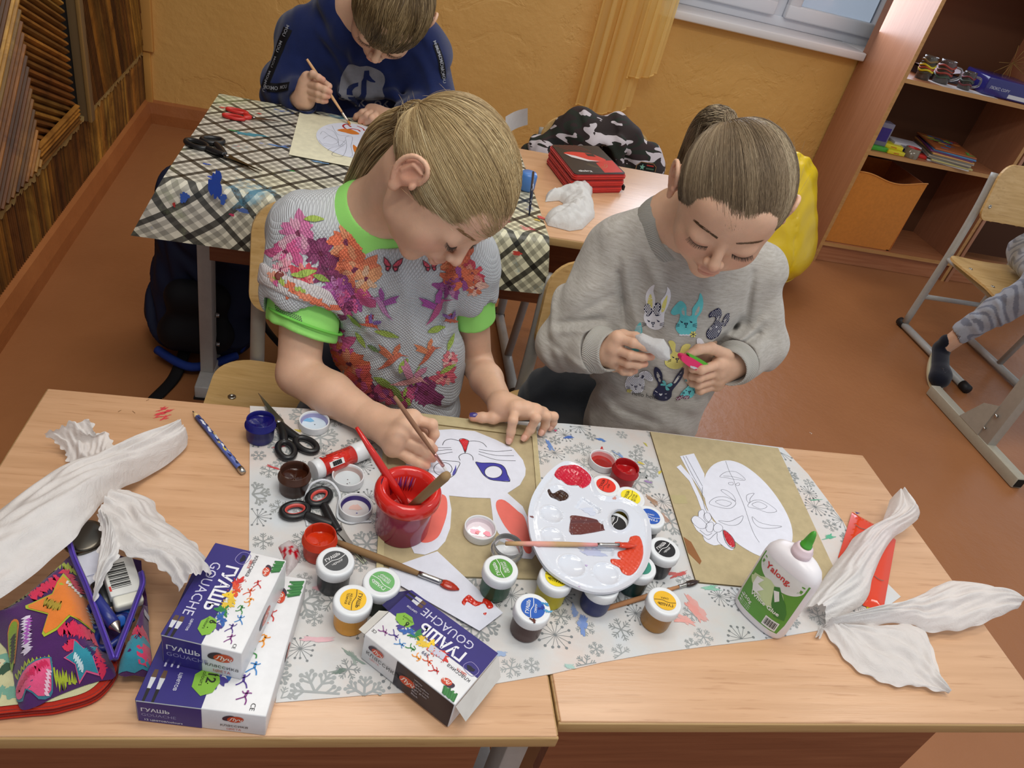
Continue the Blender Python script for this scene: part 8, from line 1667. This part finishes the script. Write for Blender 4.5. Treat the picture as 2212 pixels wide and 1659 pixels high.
# ------------------------------------------------------------------ boy
g3 = thing('person', 'boy with short hair in navy hoodie painting at the chequered desk', 'person', (.0, 2.1, 0))
c3 = CAMP + nrm(ray(845, 16)) * 1.86; cv = lambda v: R @ A(*v); h3 = Head(c3, cv((-.25, -.95, .02)), cv((.42, -.08, .9)), 1.10); NB = (26, 38, 84)
N3 = Y(775, 25, 1.99); RS, LS = Y(660, 85, 2.0), Y(915, 110, 2.0); RE, RW = Y(612, 196, 1.945), Y(656, 214, 1.855); LE, LW = Y(938, 222, 1.955), Z(846, 262, .727)
K5 = yp_((665, 168, 1.845), (659, 180, 1.845), (657, 192, 1.845), (657, 205, 1.848)); F5 = [yp_((676, 160, 1.825), (688, 167, 1.815), (698, 172, 1.812)), yp_((688, 186, 1.815), (702, 193, 1.81), (713, 198, 1.81)), yp_((687, 201, 1.817), (700, 206, 1.812), (709, 208, 1.812)), yp_((687, 214, 1.822), (697, 217, 1.818), (704, 218, 1.818))]; T5 = yp_((662, 192, 1.855), (682, 178, 1.85), (697, 178, 1.838), (711, 186, 1.825))
K6 = hp_((800, 238, .733), (810, 239, .735), (820, 243, .735), (829, 250, .731)); F6 = [hp_((783, 243, .729), (771, 251, .716), (767, 256, .709)), hp_((793, 248, .731), (782, 257, .716), (778, 263, .709)), hp_((804, 254, .731), (794, 262, .716), (789, 266, .709)), hp_((820, 259, .727), (811, 266, .715), (807, 270, .709))]; T6 = hp_((836, 256, .722), (830, 262, .716), (824, 268, .712))
ck, hk = Y(790, 110, 2.03), Y(795, 250, 2.03)
sk = h3.face() + [rc(h3.p(0, -.028, -.045), N3, .050, .052, .02), rc(N3, RS, .05, .045, .03), rc(N3, LS, .05, .045, .03), rc(N3, ck, .07, .1, .04), rc(ck, hk, .1, .1, .04), rc(RS, RE, .042, .034, .02), rc(RE, RW, .034, .024, .01), rc(LS, LE, .042, .034, .02), rc(LE, LW, .034, .024, .01)] + hand(RW, K5, F5, T5, camdir(-.3, .2, 1), .0125, 1.08) + hand(LW, K6, F6, T6, A(0, 0, 1), .012, 1.05)
skin_mesh(sk, .0024, h3, 'body', g3, [f[-1] for f in F5 + F6]); lashes(h3, g3)
# short hair combed forward from the crown
def hair_short(h, parent, pal_, n, cap, seed):
    rs = np.random.default_rng(seed); prs = [el(h.p(*HC), HE * h.s * 1.02, .01, 'u', h.Q), h.e((0, .124, -.072), (.085, .080, .098), .012, 's'), h.e((.088, .014, -.032), (.030, .040, .050), .01, 's'), h.e((-.088, .014, -.032), (.030, .040, .050), .01, 's'), hs(h.p(0, -.06, -.045), h.M @ A(0, .35, -1), .02)]
    V, F = sdf_mesh(prs, .003); m = MB(); m.add(V, F, cap, 'hair', True); i = rs.integers(0, len(V), n * 2); Lr = (V[i] - h.c) @ h.Q / h.s; q = (Lr - HC) / HE; q /= np.linalg.norm(q, axis=1)[:, None]; q = q[np.linalg.norm((Lr - HC) / HE, axis=1) > .97][:n]; n = len(q)
    cr = nrm(A(.1, -.55, .8)); tg = q - cr; tg -= q * (tg * q).sum(1)[:, None]; tg /= np.maximum(.05, np.linalg.norm(tg, axis=1))[:, None]; tg += A(0, .6, 0) + .35 * np.sin(q @ A(9, 7, 5))[:, None] * np.cross(q, tg) + rs.normal(0, .10, tg.shape); k = 9; tt = np.linspace(0, 1, k)
    L_ = rs.uniform(.4, .75, n); B = q[:, None] + tg[:, None] * (tt[None, :] * L_[:, None])[..., None]; B /= np.linalg.norm(B, axis=2)[..., None]; rad = .99 + .10 * tt[None] ** .7 * (1 - .45 * tt[None]) + rs.normal(0, .008, (n, 1)) * tt; W_ = h.P((HC + B * HE * rad[..., None]).reshape(-1, 3)).reshape(n, k, 3)
    pal_ = np.array(pal_, float); cv_ = np.clip(.5 + .35 * np.sin(q @ A(14, 11, 9)) + rs.normal(0, .2, n), 0, .999) * (len(pal_) - 1); ci = cv_.astype(int); strands(m, W_, .0008, pal_[ci] + (pal_[ci + 1] - pal_[ci]) * (cv_ - ci)[:, None]); m.build('hair', parent)
hair_short(h3, g3, [(78, 60, 38), (104, 84, 54), (130, 108, 74), (152, 130, 94)], 4200, (92, 72, 46), 4)
ax_ = nrm(A(0, 1, .2)); pr_ = [rc(ck, hk, .150, .145, .05, flat=.72, ax=ax_), rc(N3 + A(0, .02, -.04), RS, .062, .062, .05), rc(N3 + A(0, .02, -.04), LS, .062, .060, .05), rc(N3 + A(0, .02, -.03), ck, .08, .13, .05, flat=.8, ax=ax_), rc(RS, RE, .062, .052, .03), rc(RE, RW, .052, .034, .02), rc(LS, LE, .062, .052, .03), rc(LE, LE * .35 + LW * .65, .052, .036, .02), rc(RW, RW + nrm(RW - RE) * .05, .027, .03, .003, 's'), rc(N3 + A(0, -.02, .06), N3 + A(0, -.005, -.005), .055, .055, .01, 's'),
       rc(Y(715, 10, 1.97), Y(735, 70, 1.94), .026, .024, .02), rc(Y(735, 70, 1.94), Y(770, 118, 1.925), .024, .018, .02), rc(Y(715, 10, 1.97), Y(730, -60, 2.03), .026, .03, .02), rc(Y(740, 200, 1.91), Y(850, 205, 1.91), .012, .012, .03)]
V, F = sdf_mesh(pr_, .0036, folds(.003)); m = MB(); m.add(V, F, NB, 'fabric', True); SF = Surf(V, F); Fv, lc_ = view_frame(785, 180, 1.95); s8 = crop(620, 110, 8.296); LG = (132, 132, 140)
D_ = lambda pts, c, off, sm=3: decal(m, SF, smooth_path([lc_(*s8(*p)) for p in pts], sm, True) if sm else [lc_(*s8(*p)) for p in pts], Fv, c, 'fabric', off, .008)
D_([(915, 870), (930, 700), (960, 470), (1040, 320), (1100, 240), (1190, 235), (1300, 272), (1420, 262), (1530, 290), (1680, 360), (1750, 450), (1760, 560), (1720, 680), (1730, 760), (1762, 860), (1600, 885), (1250, 885), (1050, 888)], LG, .0012, 2)
D_([(1390, 350), (1475, 345), (1480, 430), (1530, 500), (1590, 550), (1570, 565), (1500, 555), (1432, 515), (1425, 640), (1425, 770), (1390, 870), (1300, 892), (1180, 895), (1100, 860), (1060, 780), (1065, 700), (1110, 630), (1190, 585), (1275, 565), (1275, 640), (1215, 665), (1170, 720), (1180, 790), (1230, 830), (1290, 820), (1330, 770), (1335, 640), (1340, 540), (1375, 480)], NB, .0020, 0)
dtext(m, SF, 'TikTok', *lc_(745, 229), .036, Fv, LG, 'fabric', .0016, -3, .01)
hd_ = m.build('hoodie', g3)
def tape(pts, name_='sleeve_tape', w_=.026, words=5):
    m = MB(); P_ = []
    for p in smooth_path(pts, 6):
        h_ = SF.b.ray_cast(Vector(CAMP), Vector(nrm(ray(*p))), 5)
        if h_[0] is not None: P_.append((np.array(h_[0]), np.array(h_[1])))
    if len(P_) < 3: return
    G = []; Cn = [p for p, _ in P_]; T_ = np.gradient(np.array(Cn), axis=0)
    for (p, n_), t_ in zip(P_, T_):
        s_ = nrm(np.cross(n_, t_)); row = []
        for k in np.linspace(-1, 1, 7):
            h_ = SF.b.find_nearest(Vector(p + s_ * k * w_ / 2)); row.append(np.array(h_[0]) + np.array(h_[1]) * .0022)
        G.append(row)
    m.grid(G, (12, 12, 18), 'nylon')
    for i in range(1, len(P_) - 1, max(1, len(P_) // words)):
        n_ = P_[i][1]; t_ = nrm(T_[i]); s_ = nrm(np.cross(n_, t_)); Fq = frame(np.array(G[i][3]) + n_ * .001, t_, s_); m.text('MOU', -.012, -.005, .012, (150, 152, 160), .0004, Fq, 90 if False else 0, .01)
    m.build(name_, hd_)
tape([(622, 62), (606, 100), (592, 140), (578, 175), (574, 190)]); tape([(578, 188), (600, 190), (625, 186)], w_=.02, words=3); tape([(940, 95), (952, 130), (958, 170)], w_=.016)
legs(g3, A(.02, 2.12, .46), [A(-.06, 1.86, .46), A(.12, 1.86, .46)], [A(-.07, 1.86, 0), A(.13, 1.86, 0)], .066, (40, 44, 60))
brush('thin wooden paintbrush held upright by the boy', Y(663, 128, 1.86), Z(758, 271, .7035), .80, .93, .0034, (222, 176, 128), (196, 130, 40), .9, (222, 206, 190), group='held paintbrushes')

# ------------------------------------------------------------------ child at the right edge, one leg in the picture
g4 = thing('person', 'seated child at the right edge, grey patterned trousers and dark slip-on shoe', 'person', (2.3, 2.2, 0))
an = Y(2050, 735, 2.215); kn = Y(2275, 600, 2.10); t0_ = kn * .12 + an * .88
skin_mesh([rc(an + A(0, 0, -.03), t0_ + nrm(kn - an) * .05, .030, .034, .01), rc(kn, A(2.60, 2.42, .46), .05, .06, .02)], .004, None, 'body', g4)
V, F = sdf_mesh([rc(t0_, an * .5 + kn * .5, .040, .052, .02), rc(an * .5 + kn * .5, kn, .052, .066, .02), rc(kn, A(2.60, 2.42, .47), .068, .085, .03), rc(t0_, t0_ - nrm(kn - an) * .1, .034, .034, .003, 's')], .004, lambda P: wave(P, [((1, 0, .8), .07, .0025, 0, 2), ((.4, .4, 1), .04, .001, 1, 2)])); m = MB()
bnd = np.sin((V @ nrm(A(1, .2, .9))) * 190 + 2.5 * np.sin(V[:, 1] * 55) + 1.5 * np.sin(V[:, 2] * 40)); lo_ = (V - an) @ nrm(kn - an) ; C = np.where(((bnd > .35) & (lo_ > .12) | (np.sin(V[:, 0] * 90 + 2 * np.sin(V[:, 2] * 70)) > .75) & (lo_ <= .12))[:, None], lin((128, 134, 150)), lin((172, 178, 190))); m.add(V, F, C, 'fabric', True); m.build('trousers', g4)
toe, heel = Z(2031, 826, .036), an + A(0, 0.008, -.052); fd = nrm(toe - heel); sf_ = nrm(np.cross(fd, A(0, 0, 1))); up_ = np.cross(sf_, fd); L_ = np.linalg.norm(toe - heel)
V, F = sdf_mesh([rc(heel, toe - fd * .02, .031, .033, .02, flat=.85, ax=up_), rc(toe - fd * .045 - sf_ * .006, toe - fd * .02 + sf_ * .006, .036, .034, .02, flat=.8, ax=up_), rc(heel + up_ * .02, heel + up_ * .045 - fd * .004, .030, .030, .02), rc(an - A(0, 0, .03), an + nrm(kn - an) * .1, .0285, .031, .004, 's')], .003); m = MB(); m.add(V, F, (20, 22, 34), 'fabric', True); m.build('shoe', g4)
Fs = frame((heel + toe) / 2 - up_ * .024, sf_, fd); Fs[:3, 2] = up_; m = MB(); hl_ = L_ / 2 + .028
m.prism([((.034 + .006 * math.sin(a)) * math.cos(a), math.sin(a) * hl_) for a in np.linspace(0, 2 * math.pi, 41)[:-1]], -.011, .002, (210, 200, 166), 'rubber', Fs); m.build('sole', g4)
Fq = frame(toe - fd * .035 + up_ * .0315, -sf_, fd); Fq[:3, 2] = up_; m = MB(); m.prism([(-.012, -.010), (.012, -.010), (0, .012)], -.002, .0008, (160, 160, 160), 'metal', Fq, [[(-.008, -.0075), (.008, -.0075), (0, .008)]]); m.prism([(-.002, -.003), (.002, -.003), (0, .003)], -.002, .0008, (150, 150, 150), 'metal', Fq); m.build('shoe_badge', g4)
# ================================================================== REAR DESKS
z = ZR + 0.0026
def onr(pts, zz=ZR + .004): return [tuple(Z(*p, zz)[:2]) for p in pts]
m = MB(); m.prism(onr([(648, 240), (624, 334), (880, 384), (905, 292)]), z, z + .0016, (236, 230, 200), 'card', None, (), (90, 84, 70)); m.prism(onr([(648, 240), (640, 272), (895, 322), (905, 292)]), z + .0016, z + .0018, (232, 226, 196), 'card')
tag(m.build('cardboard_sheet'), 'cream card sheet with the round ornament before the boy', 'cardboard')
m = MB(); z += .0020; q2 = crop(540, 0, 3.16); m.prism(onr([(765 + 82 * math.cos(a), 305 + 37 * math.sin(a) + 12 * math.cos(a)) for a in np.linspace(0, 6.283, 45)[:-1]]), z, z + .0003, (222, 225, 238), 'paper'); z += .0004
def rk(pts, w_=.0007, c=(110, 110, 120), cl=False): m.stroke(onr([q2(*p) for p in pts]), w_, z, c, 'print', None, cl, 6)
for q in ([(520, 880), (570, 900), (600, 950), (610, 1000), (650, 960)], [(480, 920), (500, 900), (560, 940), (640, 970), (650, 985)], [(500, 950), (540, 930), (600, 970), (560, 990), (500, 980)], [(650, 940), (680, 930), (700, 945), (690, 1000), (700, 1060), (680, 1075)], [(650, 940), (660, 1000), (640, 1060), (600, 1070), (560, 1050), (650, 985)], [(530, 1030), (560, 1010), (640, 1000)], [(790, 920), (780, 960), (740, 1000), (760, 1040), (840, 1000)], [(760, 990), (800, 970), (850, 960)], [(560, 860), (600, 920), (680, 930)], [(470, 960), (520, 1000), (640, 990)]): rk(q)
rk([(690, 870), (660, 850), (635, 862), (660, 885), (700, 882), (740, 890), (750, 900)], .0045, (186, 40, 44)); rk([(730, 862), (770, 880), (780, 895)], .0035, (186, 40, 44))
for q in ([(595, 892), (640, 882), (700, 890), (748, 918), (700, 920), (650, 908)], [(705, 990), (740, 1020), (775, 1060), (760, 1070), (720, 1050), (705, 1020)]): m.flat(onr([q2(*p) for p in smooth_path(q, 3, True)]), z + .0002, (226, 130, 46), 'print')
tag(m.build('ornament_paper'), 'round white paper with swirl outlines, red and orange patches painted', 'paper')
wz = lambda x, y: tuple(Z(x, y, ZR + .006)[:2])
scissors('black-handled scissors with long dark blades on the chequered oilcloth', wz(566, 371), wz(560, 374), wz(490, 338), wz(425, 312), wz(459, 304), ZR + .0066, metal=(90, 86, 78), rad=((.024, .013), (.020, .014)), rots=(-30, 10), rr=.0052, bw=.014)
scissors('small red and white handled scissors by the wall end of oilcloth', wz(606, 263), wz(604, 261), wz(548, 255), wz(505, 253), wz(512, 240), ZR + .0062, handle=(196, 44, 40), metal=(120, 96, 84), rad=((.022, .009), (.022, .008)), rots=(-8, -8), rr=.004, bw=.007)
# red pencil case
q3_ = crop(1130, 210, 5.72); zt = ZR + .048; c_ = [Z(*q3_(*p), zt) for p in ((345, 580), (930, 598), (1278, 945), (640, 948))]; ct = sum(c_) / 4; ex = nrm((c_[2] - c_[3] + c_[1] - c_[0]) * A(1, 1, 0)); Fp = frame((ct[0], ct[1], ZR), ex, (0, 1, 0)); W_, D_2 = .118, .165
poly = [((p - ct).dot(Fp[:3, 0]), (p - ct).dot(Fp[:3, 1])) for p in c_]; cen = np.mean(poly, 0); rp = smooth_path([tuple(np.array(poly[i]) * (1 - u) + np.array(poly[(i + 1) % 4]) * u) for i in range(4) for u in (.04, .12, .5, .88, .96)], 3, True)
pcz = thing('zip_pencil_case', 'red and black three-layer zip pencil case with racing car picture', 'pencil case', (ct[0], ct[1], ZR)); RD = (190, 34, 26)
m = MB()
for k in range(3): sc2 = [tuple(cen + (np.array(p) - cen) * (1.0 + .012 * (k != 2))) for p in rp]; m.prism(sc2, .001 + .0155 * k, .0145 + .0155 * k, RD, 'fabric', Fp)
m.build('body', pcz); m = MB()
for k in range(3):
    for dz in (.006, .010): m.tube([Fp[:3, :3] @ A(*(cen + (np.array(p) - cen) * 1.018), dz + .0155 * k) + Fp[:3, 3] for p in rp + rp[:1]], .0014, (210, 50, 36), 'fabric', 6)
m.build('zip', pcz); m = MB(); m.prism([tuple(cen + (np.array(p) - cen) * .985) for p in rp], .0455, .0475, (28, 27, 32), 'print', Fp)
T3 = lambda *pts: [tuple((Fp[:3, :3].T @ (Z(*q3_(*p), zt) - Fp[:3, 3]))[:2]) for p in pts]
m.flat(T3((1030, 780), (1100, 780), (1235, 925), (1010, 930), (900, 810)), .0477, (196, 40, 34), 'print', Fp)
for k in range(5): m.stroke(T3((380 + 60 * k, 590), (560 + 70 * k, 650 + 4 * k)), .0010, .0478, (190, 40, 36), 'print', Fp)
m.flat(smooth_path(T3((500, 690), (600, 672), (800, 690), (900, 720), (1020, 770), (980, 795), (850, 790), (650, 740)), 3, True), .0478, (206, 52, 44), 'print', Fp); m.flat(T3((510, 695), (650, 725), (820, 775), (960, 792), (800, 790), (600, 740)), .0480, (214, 206, 206), 'print', Fp); m.flat(T3((760, 690), (860, 705), (900, 735), (800, 725)), .0481, (24, 22, 26), 'print', Fp)
for rr_ in (.030, .024): m.stroke([(cen[0] + .006 + rr_ * math.cos(a), cen[1] - .024 + rr_ * math.sin(a)) for a in np.linspace(3.3, 6.1, 20)], .0009, .0478, (150, 140, 90), 'print', Fp)
p_ = T3((840, 905))[0]; m.text('Kupaga', p_[0], p_[1], .013, (220, 220, 220), .0479, Fp, 180, .02); m.build('cover', pcz)
m = MB(); p_ = Z(*q3_(1235, 1110), ZR + .012); m.box(tuple(p_), (.006, .016, .012), (26, 24, 26), 'rubber', None, .002); m.build('zip_pull', pcz)
# crumpled tissue
m = MB(); pl = onr([q3_(*p) for p in ((290, 1400), (330, 1350), (500, 1290), (520, 1210), (470, 1180), (300, 1192), (310, 1115), (500, 1078), (700, 1000), (905, 925), (925, 960), (855, 1180), (895, 1240), (912, 1385), (760, 1530), (600, 1550), (330, 1480))], ZR + .02)
V, F = crumple(pl, ZR + .001, .05, 21, .0045); m.add(V, F, (238, 237, 235), 'tissue', True); V2 = V.copy(); V2[:, 2] = ZR + .001 + (V2[:, 2] - ZR - .001) * .05; m.add(V2, [f[::-1] for f in F], (230, 230, 228), 'tissue', True); tag(m.build('paper_tissue'), 'crumpled white tissue ball before the red pencil case', 'tissue')
m = MB(); pb = Z(1146, 415, ZR + .002); m.lathe([(.016, 0), (.019, .004), (.019, .034), (.016, .040), (0, .040)], (80, 130, 200), 'plastic', frame(pb + A(-.010, .010, .001), (1, 0, 0), (0, 1, 0)), 26); tag(m.build('paint_pot'), 'small light blue paint pot at the right end of chequered oilcloth', 'pot')
m = MB(); m.tube([Z(1152, 372, ZR + .06), Z(1148, 420, ZR + .04), Z(1143, 466, ZR + .008)], [.0028, .0034, .0016], (26, 32, 52), 'gloss', 8); tag(m.build('paintbrush'), 'dark blue paintbrush leaning on the blue paint pot', 'paintbrush')
m = MB(); P_ = []
for i in range(9):
    u = i / 8; P_.append([Z(1092 + 48 * u, 252 - 18 * u + 40 * v_ * (1 - .1 * u), ZR + .07 - .062 * v_) + A(0, .012 * math.sin(3 * u), 0) for v_ in np.linspace(0, 1, 5)])
m.grid(P_, (222, 222, 220), 'paper'); tag(m.build('paper_card'), 'white curled paper card standing behind the blonde girl\'s head', 'paper')
# ================================================================== ON THE SHELVES
def sh(px, py, y, z): p = Y(px, py, y); return A(p[0], y, z)
def glass(label, px, py, y, r, h, cols, name='glass_jar', handle=False):
    p = sh(px, py, y, .8825); o = thing(name, label, 'jar' if not handle else 'mug', tuple(p)); F_ = frame(p, (1, 0, 0), (0, 1, 0)); m = MB(); m.lathe([(r * .94, 0), (r, .004), (r, h * .9), (r * .97, h), (r * .93, h), (r * .93, .006), (0, .006)], (150, 146, 140), 'clear', F_, 30, closed=True); m.build('glass', o); m = MB()
    for k, c in enumerate(cols): m.tube([tuple(p + A((r + .0006) * math.cos(a), (r + .0006) * math.sin(a), h * (.30 + .6 * k / len(cols)) + .004 * math.sin(3 * a + k))) for a in np.linspace(0, 6.4, 30)], .0035 + .0012 * (k % 2), c, 'plastic', 6)
    m.build('painted_pattern', o)
    if handle: m = MB(); m.tube(smooth_path([p + A(r * .9, -r * .4, h * .8), p + A(r * 1.6, -r * .9, h * .75), p + A(r * 1.7, -r * .9, h * .4), p + A(r * .95, -r * .4, h * .2)], 6), .005, (190, 190, 190), 'clear', 10); m.build('handle', o)
    return o
glass('glass jar with painted yellow bands, leftmost on upper shelf', 2000, 150, 3.20, .030, .095, [(70, 60, 40), (206, 186, 30), (180, 70, 40), (206, 186, 30), (60, 50, 30), (120, 96, 50)])
glass('glass mug with red painted pattern on upper shelf', 2042, 152, 3.20, .034, .095, [(60, 80, 60), (150, 54, 40), (140, 60, 44), (150, 54, 40)], 'glass_mug', True)
glass('smaller glass mug painted dark red, beside the blue paper pack', 2090, 172, 3.17, .027, .075, [(110, 40, 44), (60, 70, 60), (120, 40, 50)], 'glass_mug', True)
m = MB(); a_, b_2 = sh(2040, 175, 3.125, .883), sh(2160, 205, 3.125, .883); m.prism([(a_[0], 3.122), (b_2[0], 3.122), (b_2[0] - .02, 3.20), (a_[0] - .05, 3.22)], .8824, .8834, (206, 200, 200), 'paper'); tag(m.build('paper_sheet'), 'ruled paper sheet under the glass mugs on upper shelf', 'paper')
m = MB(); V, F = dense([(2.36, 3.25), (2.58, 3.25), (2.60, 3.42), (2.34, 3.44)], .03); V[:, 2] = .925 + .012 * np.sin(V[:, 0] * 20); m.add(V, F, (176, 168, 176), 'paper', True); m.prism([(2.40, 3.27), (2.57, 3.27), (2.58, 3.42), (2.38, 3.43)], .883, .912, (90, 84, 92), 'paper'); tag(m.build('paper_stack'), 'loose white papers lying at the back of upper shelf', 'paper')
pk = sh(2160, 195, 3.20, .883); m = MB(); Fk = frame((2.745, 3.235, .883), (1, -.12, 0), (.12, 1, 0)); m.box((0, 0, .0375), (.24, .20, .075), (44, 42, 110), 'gloss', Fk, .006); m.text('ЛЮКС COPY', -.10, .030, .016, (190, 190, 206), 0, Fk @ frame((0, -.1006, 0), (1, 0, 0), (0, 0, 1)), 0, .01); m.flat([(.0, .008), (.11, .008), (.11, .024), (.0, .024)], 0, (206, 206, 210), 'print', Fk @ frame((0, -.1008, 0), (1, 0, 0), (0, 0, 1))); m.text('A4', .088, .010, .012, (30, 30, 40), .0004, Fk @ frame((0, -.101, 0), (1, 0, 0), (0, 0, 1))); tag(m.build('paper_ream'), 'blue wrapped pack of copy paper at right end of upper shelf', 'paper pack')
m = MB(); c0 = A(2.84, 3.34, 1.01); rr_ = random.Random(3)
for k in range(18): d = nrm(A(rr_.gauss(0, 1), rr_.gauss(0, .6), rr_.gauss(0, 1))); m.tube([c0 - d * .004, c0 + d * .075], .0011, (150, 118, 66), 'matte', 5)
m.tube([c0 - A(0, 0, .005), A(2.84, 3.34, .94)], .0013, (150, 118, 66), 'matte', 5); tag(m.build('straw_ornament'), 'spiky straw star ornament behind the blue paper pack', 'ornament')
def sbox(label, x, y, z0, w_, d_, h_, c, rz=0, txt=None, tc=(60, 60, 80), name='box', cat='box', group=None, side=None):
    F_ = rotz((x, y, z0), rz); m = MB(); m.box((0, 0, h_ / 2), (w_, d_, h_), c, 'print', F_, .0012); Ft = F_ @ frame((0, -d_ / 2 - .0005, 0), (1, 0, 0), (0, 0, 1))
    if txt: m.text(txt, 0, h_ * .28, h_ * .55, tc, 0, Ft, 0, .02, 'C')
    if side: m.flat([(-w_ * .42, h_ * .2), (w_ * .42, h_ * .2), (w_ * .42, h_ * .8), (-w_ * .42, h_ * .8)], 0, side, 'print', Ft)
    return tag(m.build(name), label, cat, group)
zs = .5628
sbox('flat green box under the grey carton on the middle shelf', 2.262, 3.18, zs, .10, .07, .018, (70, 160, 50))
sbox('grey carton with a purple picture at left of middle shelf', 2.262, 3.20, zs + .0185, .085, .06, .10, (118, 112, 130), -6, side=(56, 40, 120))
sbox('lower yellow box of plasticine on the middle shelf', 2.352, 3.17, zs, .085, .075, .016, (214, 200, 40), -4, 'мелки', (200, 60, 40), group=None)
sbox('upper yellow box lying askew over the lower yellow one', 2.358, 3.20, zs + .0165, .085, .075, .016, (220, 206, 44), -20, 'мелки', (200, 60, 40))
sbox('dark blue flat box beneath the white plasticine box', 2.445, 3.24, zs, .135, .10, .022, (36, 44, 110), -6)
sbox('white plasticine box with lettering on the middle shelf', 2.435, 3.235, zs + .0225, .135, .10, .020, (196, 192, 200), -8, 'ПЛАСТИЛИН', (70, 60, 90))
sbox('small red and yellow crayon box behind the tape roll', 2.515, 3.19, zs, .05, .05, .014, (200, 44, 36), -20)
m = MB(); m.lathe([(.034, 0), (.034, .042), (.026, .042), (.026, 0)], (120, 104, 84), 'gloss', frame(sh(2458, 300, 3.15, zs) * 0 + A(2.437, 3.152, zs), (1, 0, 0), (0, 1, 0)), 40, [(110, 96, 78), (120, 106, 86), (190, 52, 46), (190, 52, 46)], closed=True); tag(m.build('tape_roll'), 'roll of brown tape with red core near shelf edge', 'tape')
MG = [(206, 206, 204), (190, 180, 120), (150, 150, 150), (170, 160, 140), (176, 176, 172), (200, 150, 90), (110, 60, 110), (80, 130, 180), (160, 90, 50)]
for k, c in enumerate(MG):
    F_ = rotz((2.66 + .006 * math.sin(k * 2), 3.24 + .004 * math.cos(k * 3), zs + .0072 * k), -16 + 3 * math.sin(k * 1.7)); m = MB(); m.box((0, 0, .0034), (.20, .26, .0066), c, 'print', F_, .001)
    if k == len(MG) - 1:
        for j in range(26): r_ = random.Random(j); m.flat(blob(r_.uniform(-.08, .08), r_.uniform(-.11, .11), r_.uniform(.008, .03), r_.uniform(.006, .02), 16, .5, j), .0069 + .00004 * j, r_.choice([(60, 140, 200), (90, 170, 80), (206, 120, 60), (226, 206, 90), (190, 70, 90), (70, 50, 40), (60, 110, 160)]), 'print', F_)
    lb_ = ('white bottommost', 'yellowish second', 'grey third', 'beige fourth', 'pale grey fifth', 'orange-edged sixth', 'purple-edged seventh', 'blue-edged eighth', 'colourful topmost')[k]
    tag(m.build('magazine'), lb_ + ' magazine in the stack on the middle shelf', 'magazine', 'magazines stacked on the middle shelf')
# orange fabric bin
bn = thing('fabric_bin', 'orange fabric storage bin in the bottom compartment of shelf unit', 'storage bin', (2.395, 3.25, .106)); x0, x1 = 2.215, 2.585
m = MB(); P_ = [[(x0 + (x1 - x0) * u + .010 * (v_ - .5) * (u > .5), 3.135 - .008 * math.sin(math.pi * u) * math.sin(math.pi * v_), .107 + (.352 - .02 * math.sin(math.pi * u) ** 2 + .006 * math.sin(7 * u)) * v_) for v_ in np.linspace(0, 1, 10)] for u in np.linspace(0, 1, 24)]
m.grid(P_, (208, 130, 50), 'fabric'); m.tube([p[-1] for p in P_], .0035, (216, 140, 62), 'fabric', 6)
for x in (x0, x1): m.box((x, 3.29, .282), (.004, .31, .348), (196, 104, 34), 'fabric')
m.box(((x0 + x1) / 2, 3.445, .282), (x1 - x0, .004, .348), (190, 100, 32), 'fabric'); m.box(((x0 + x1) / 2, 3.29, .109), (x1 - x0, .31, .004), (190, 100, 32), 'fabric'); m.build('body', bn)
m = MB(); p_ = Z(1752, 936, .001); m.stroke([(p_[0] - .004, p_[1] + .004), (p_[0] + .003, p_[1]), (p_[0] - .001, p_[1] - .004)], .0016, .0012, (230, 226, 220), 'paper'); tag(m.build('paper_scrap'), 'tiny white paper scrap on the bare floor', 'paper')
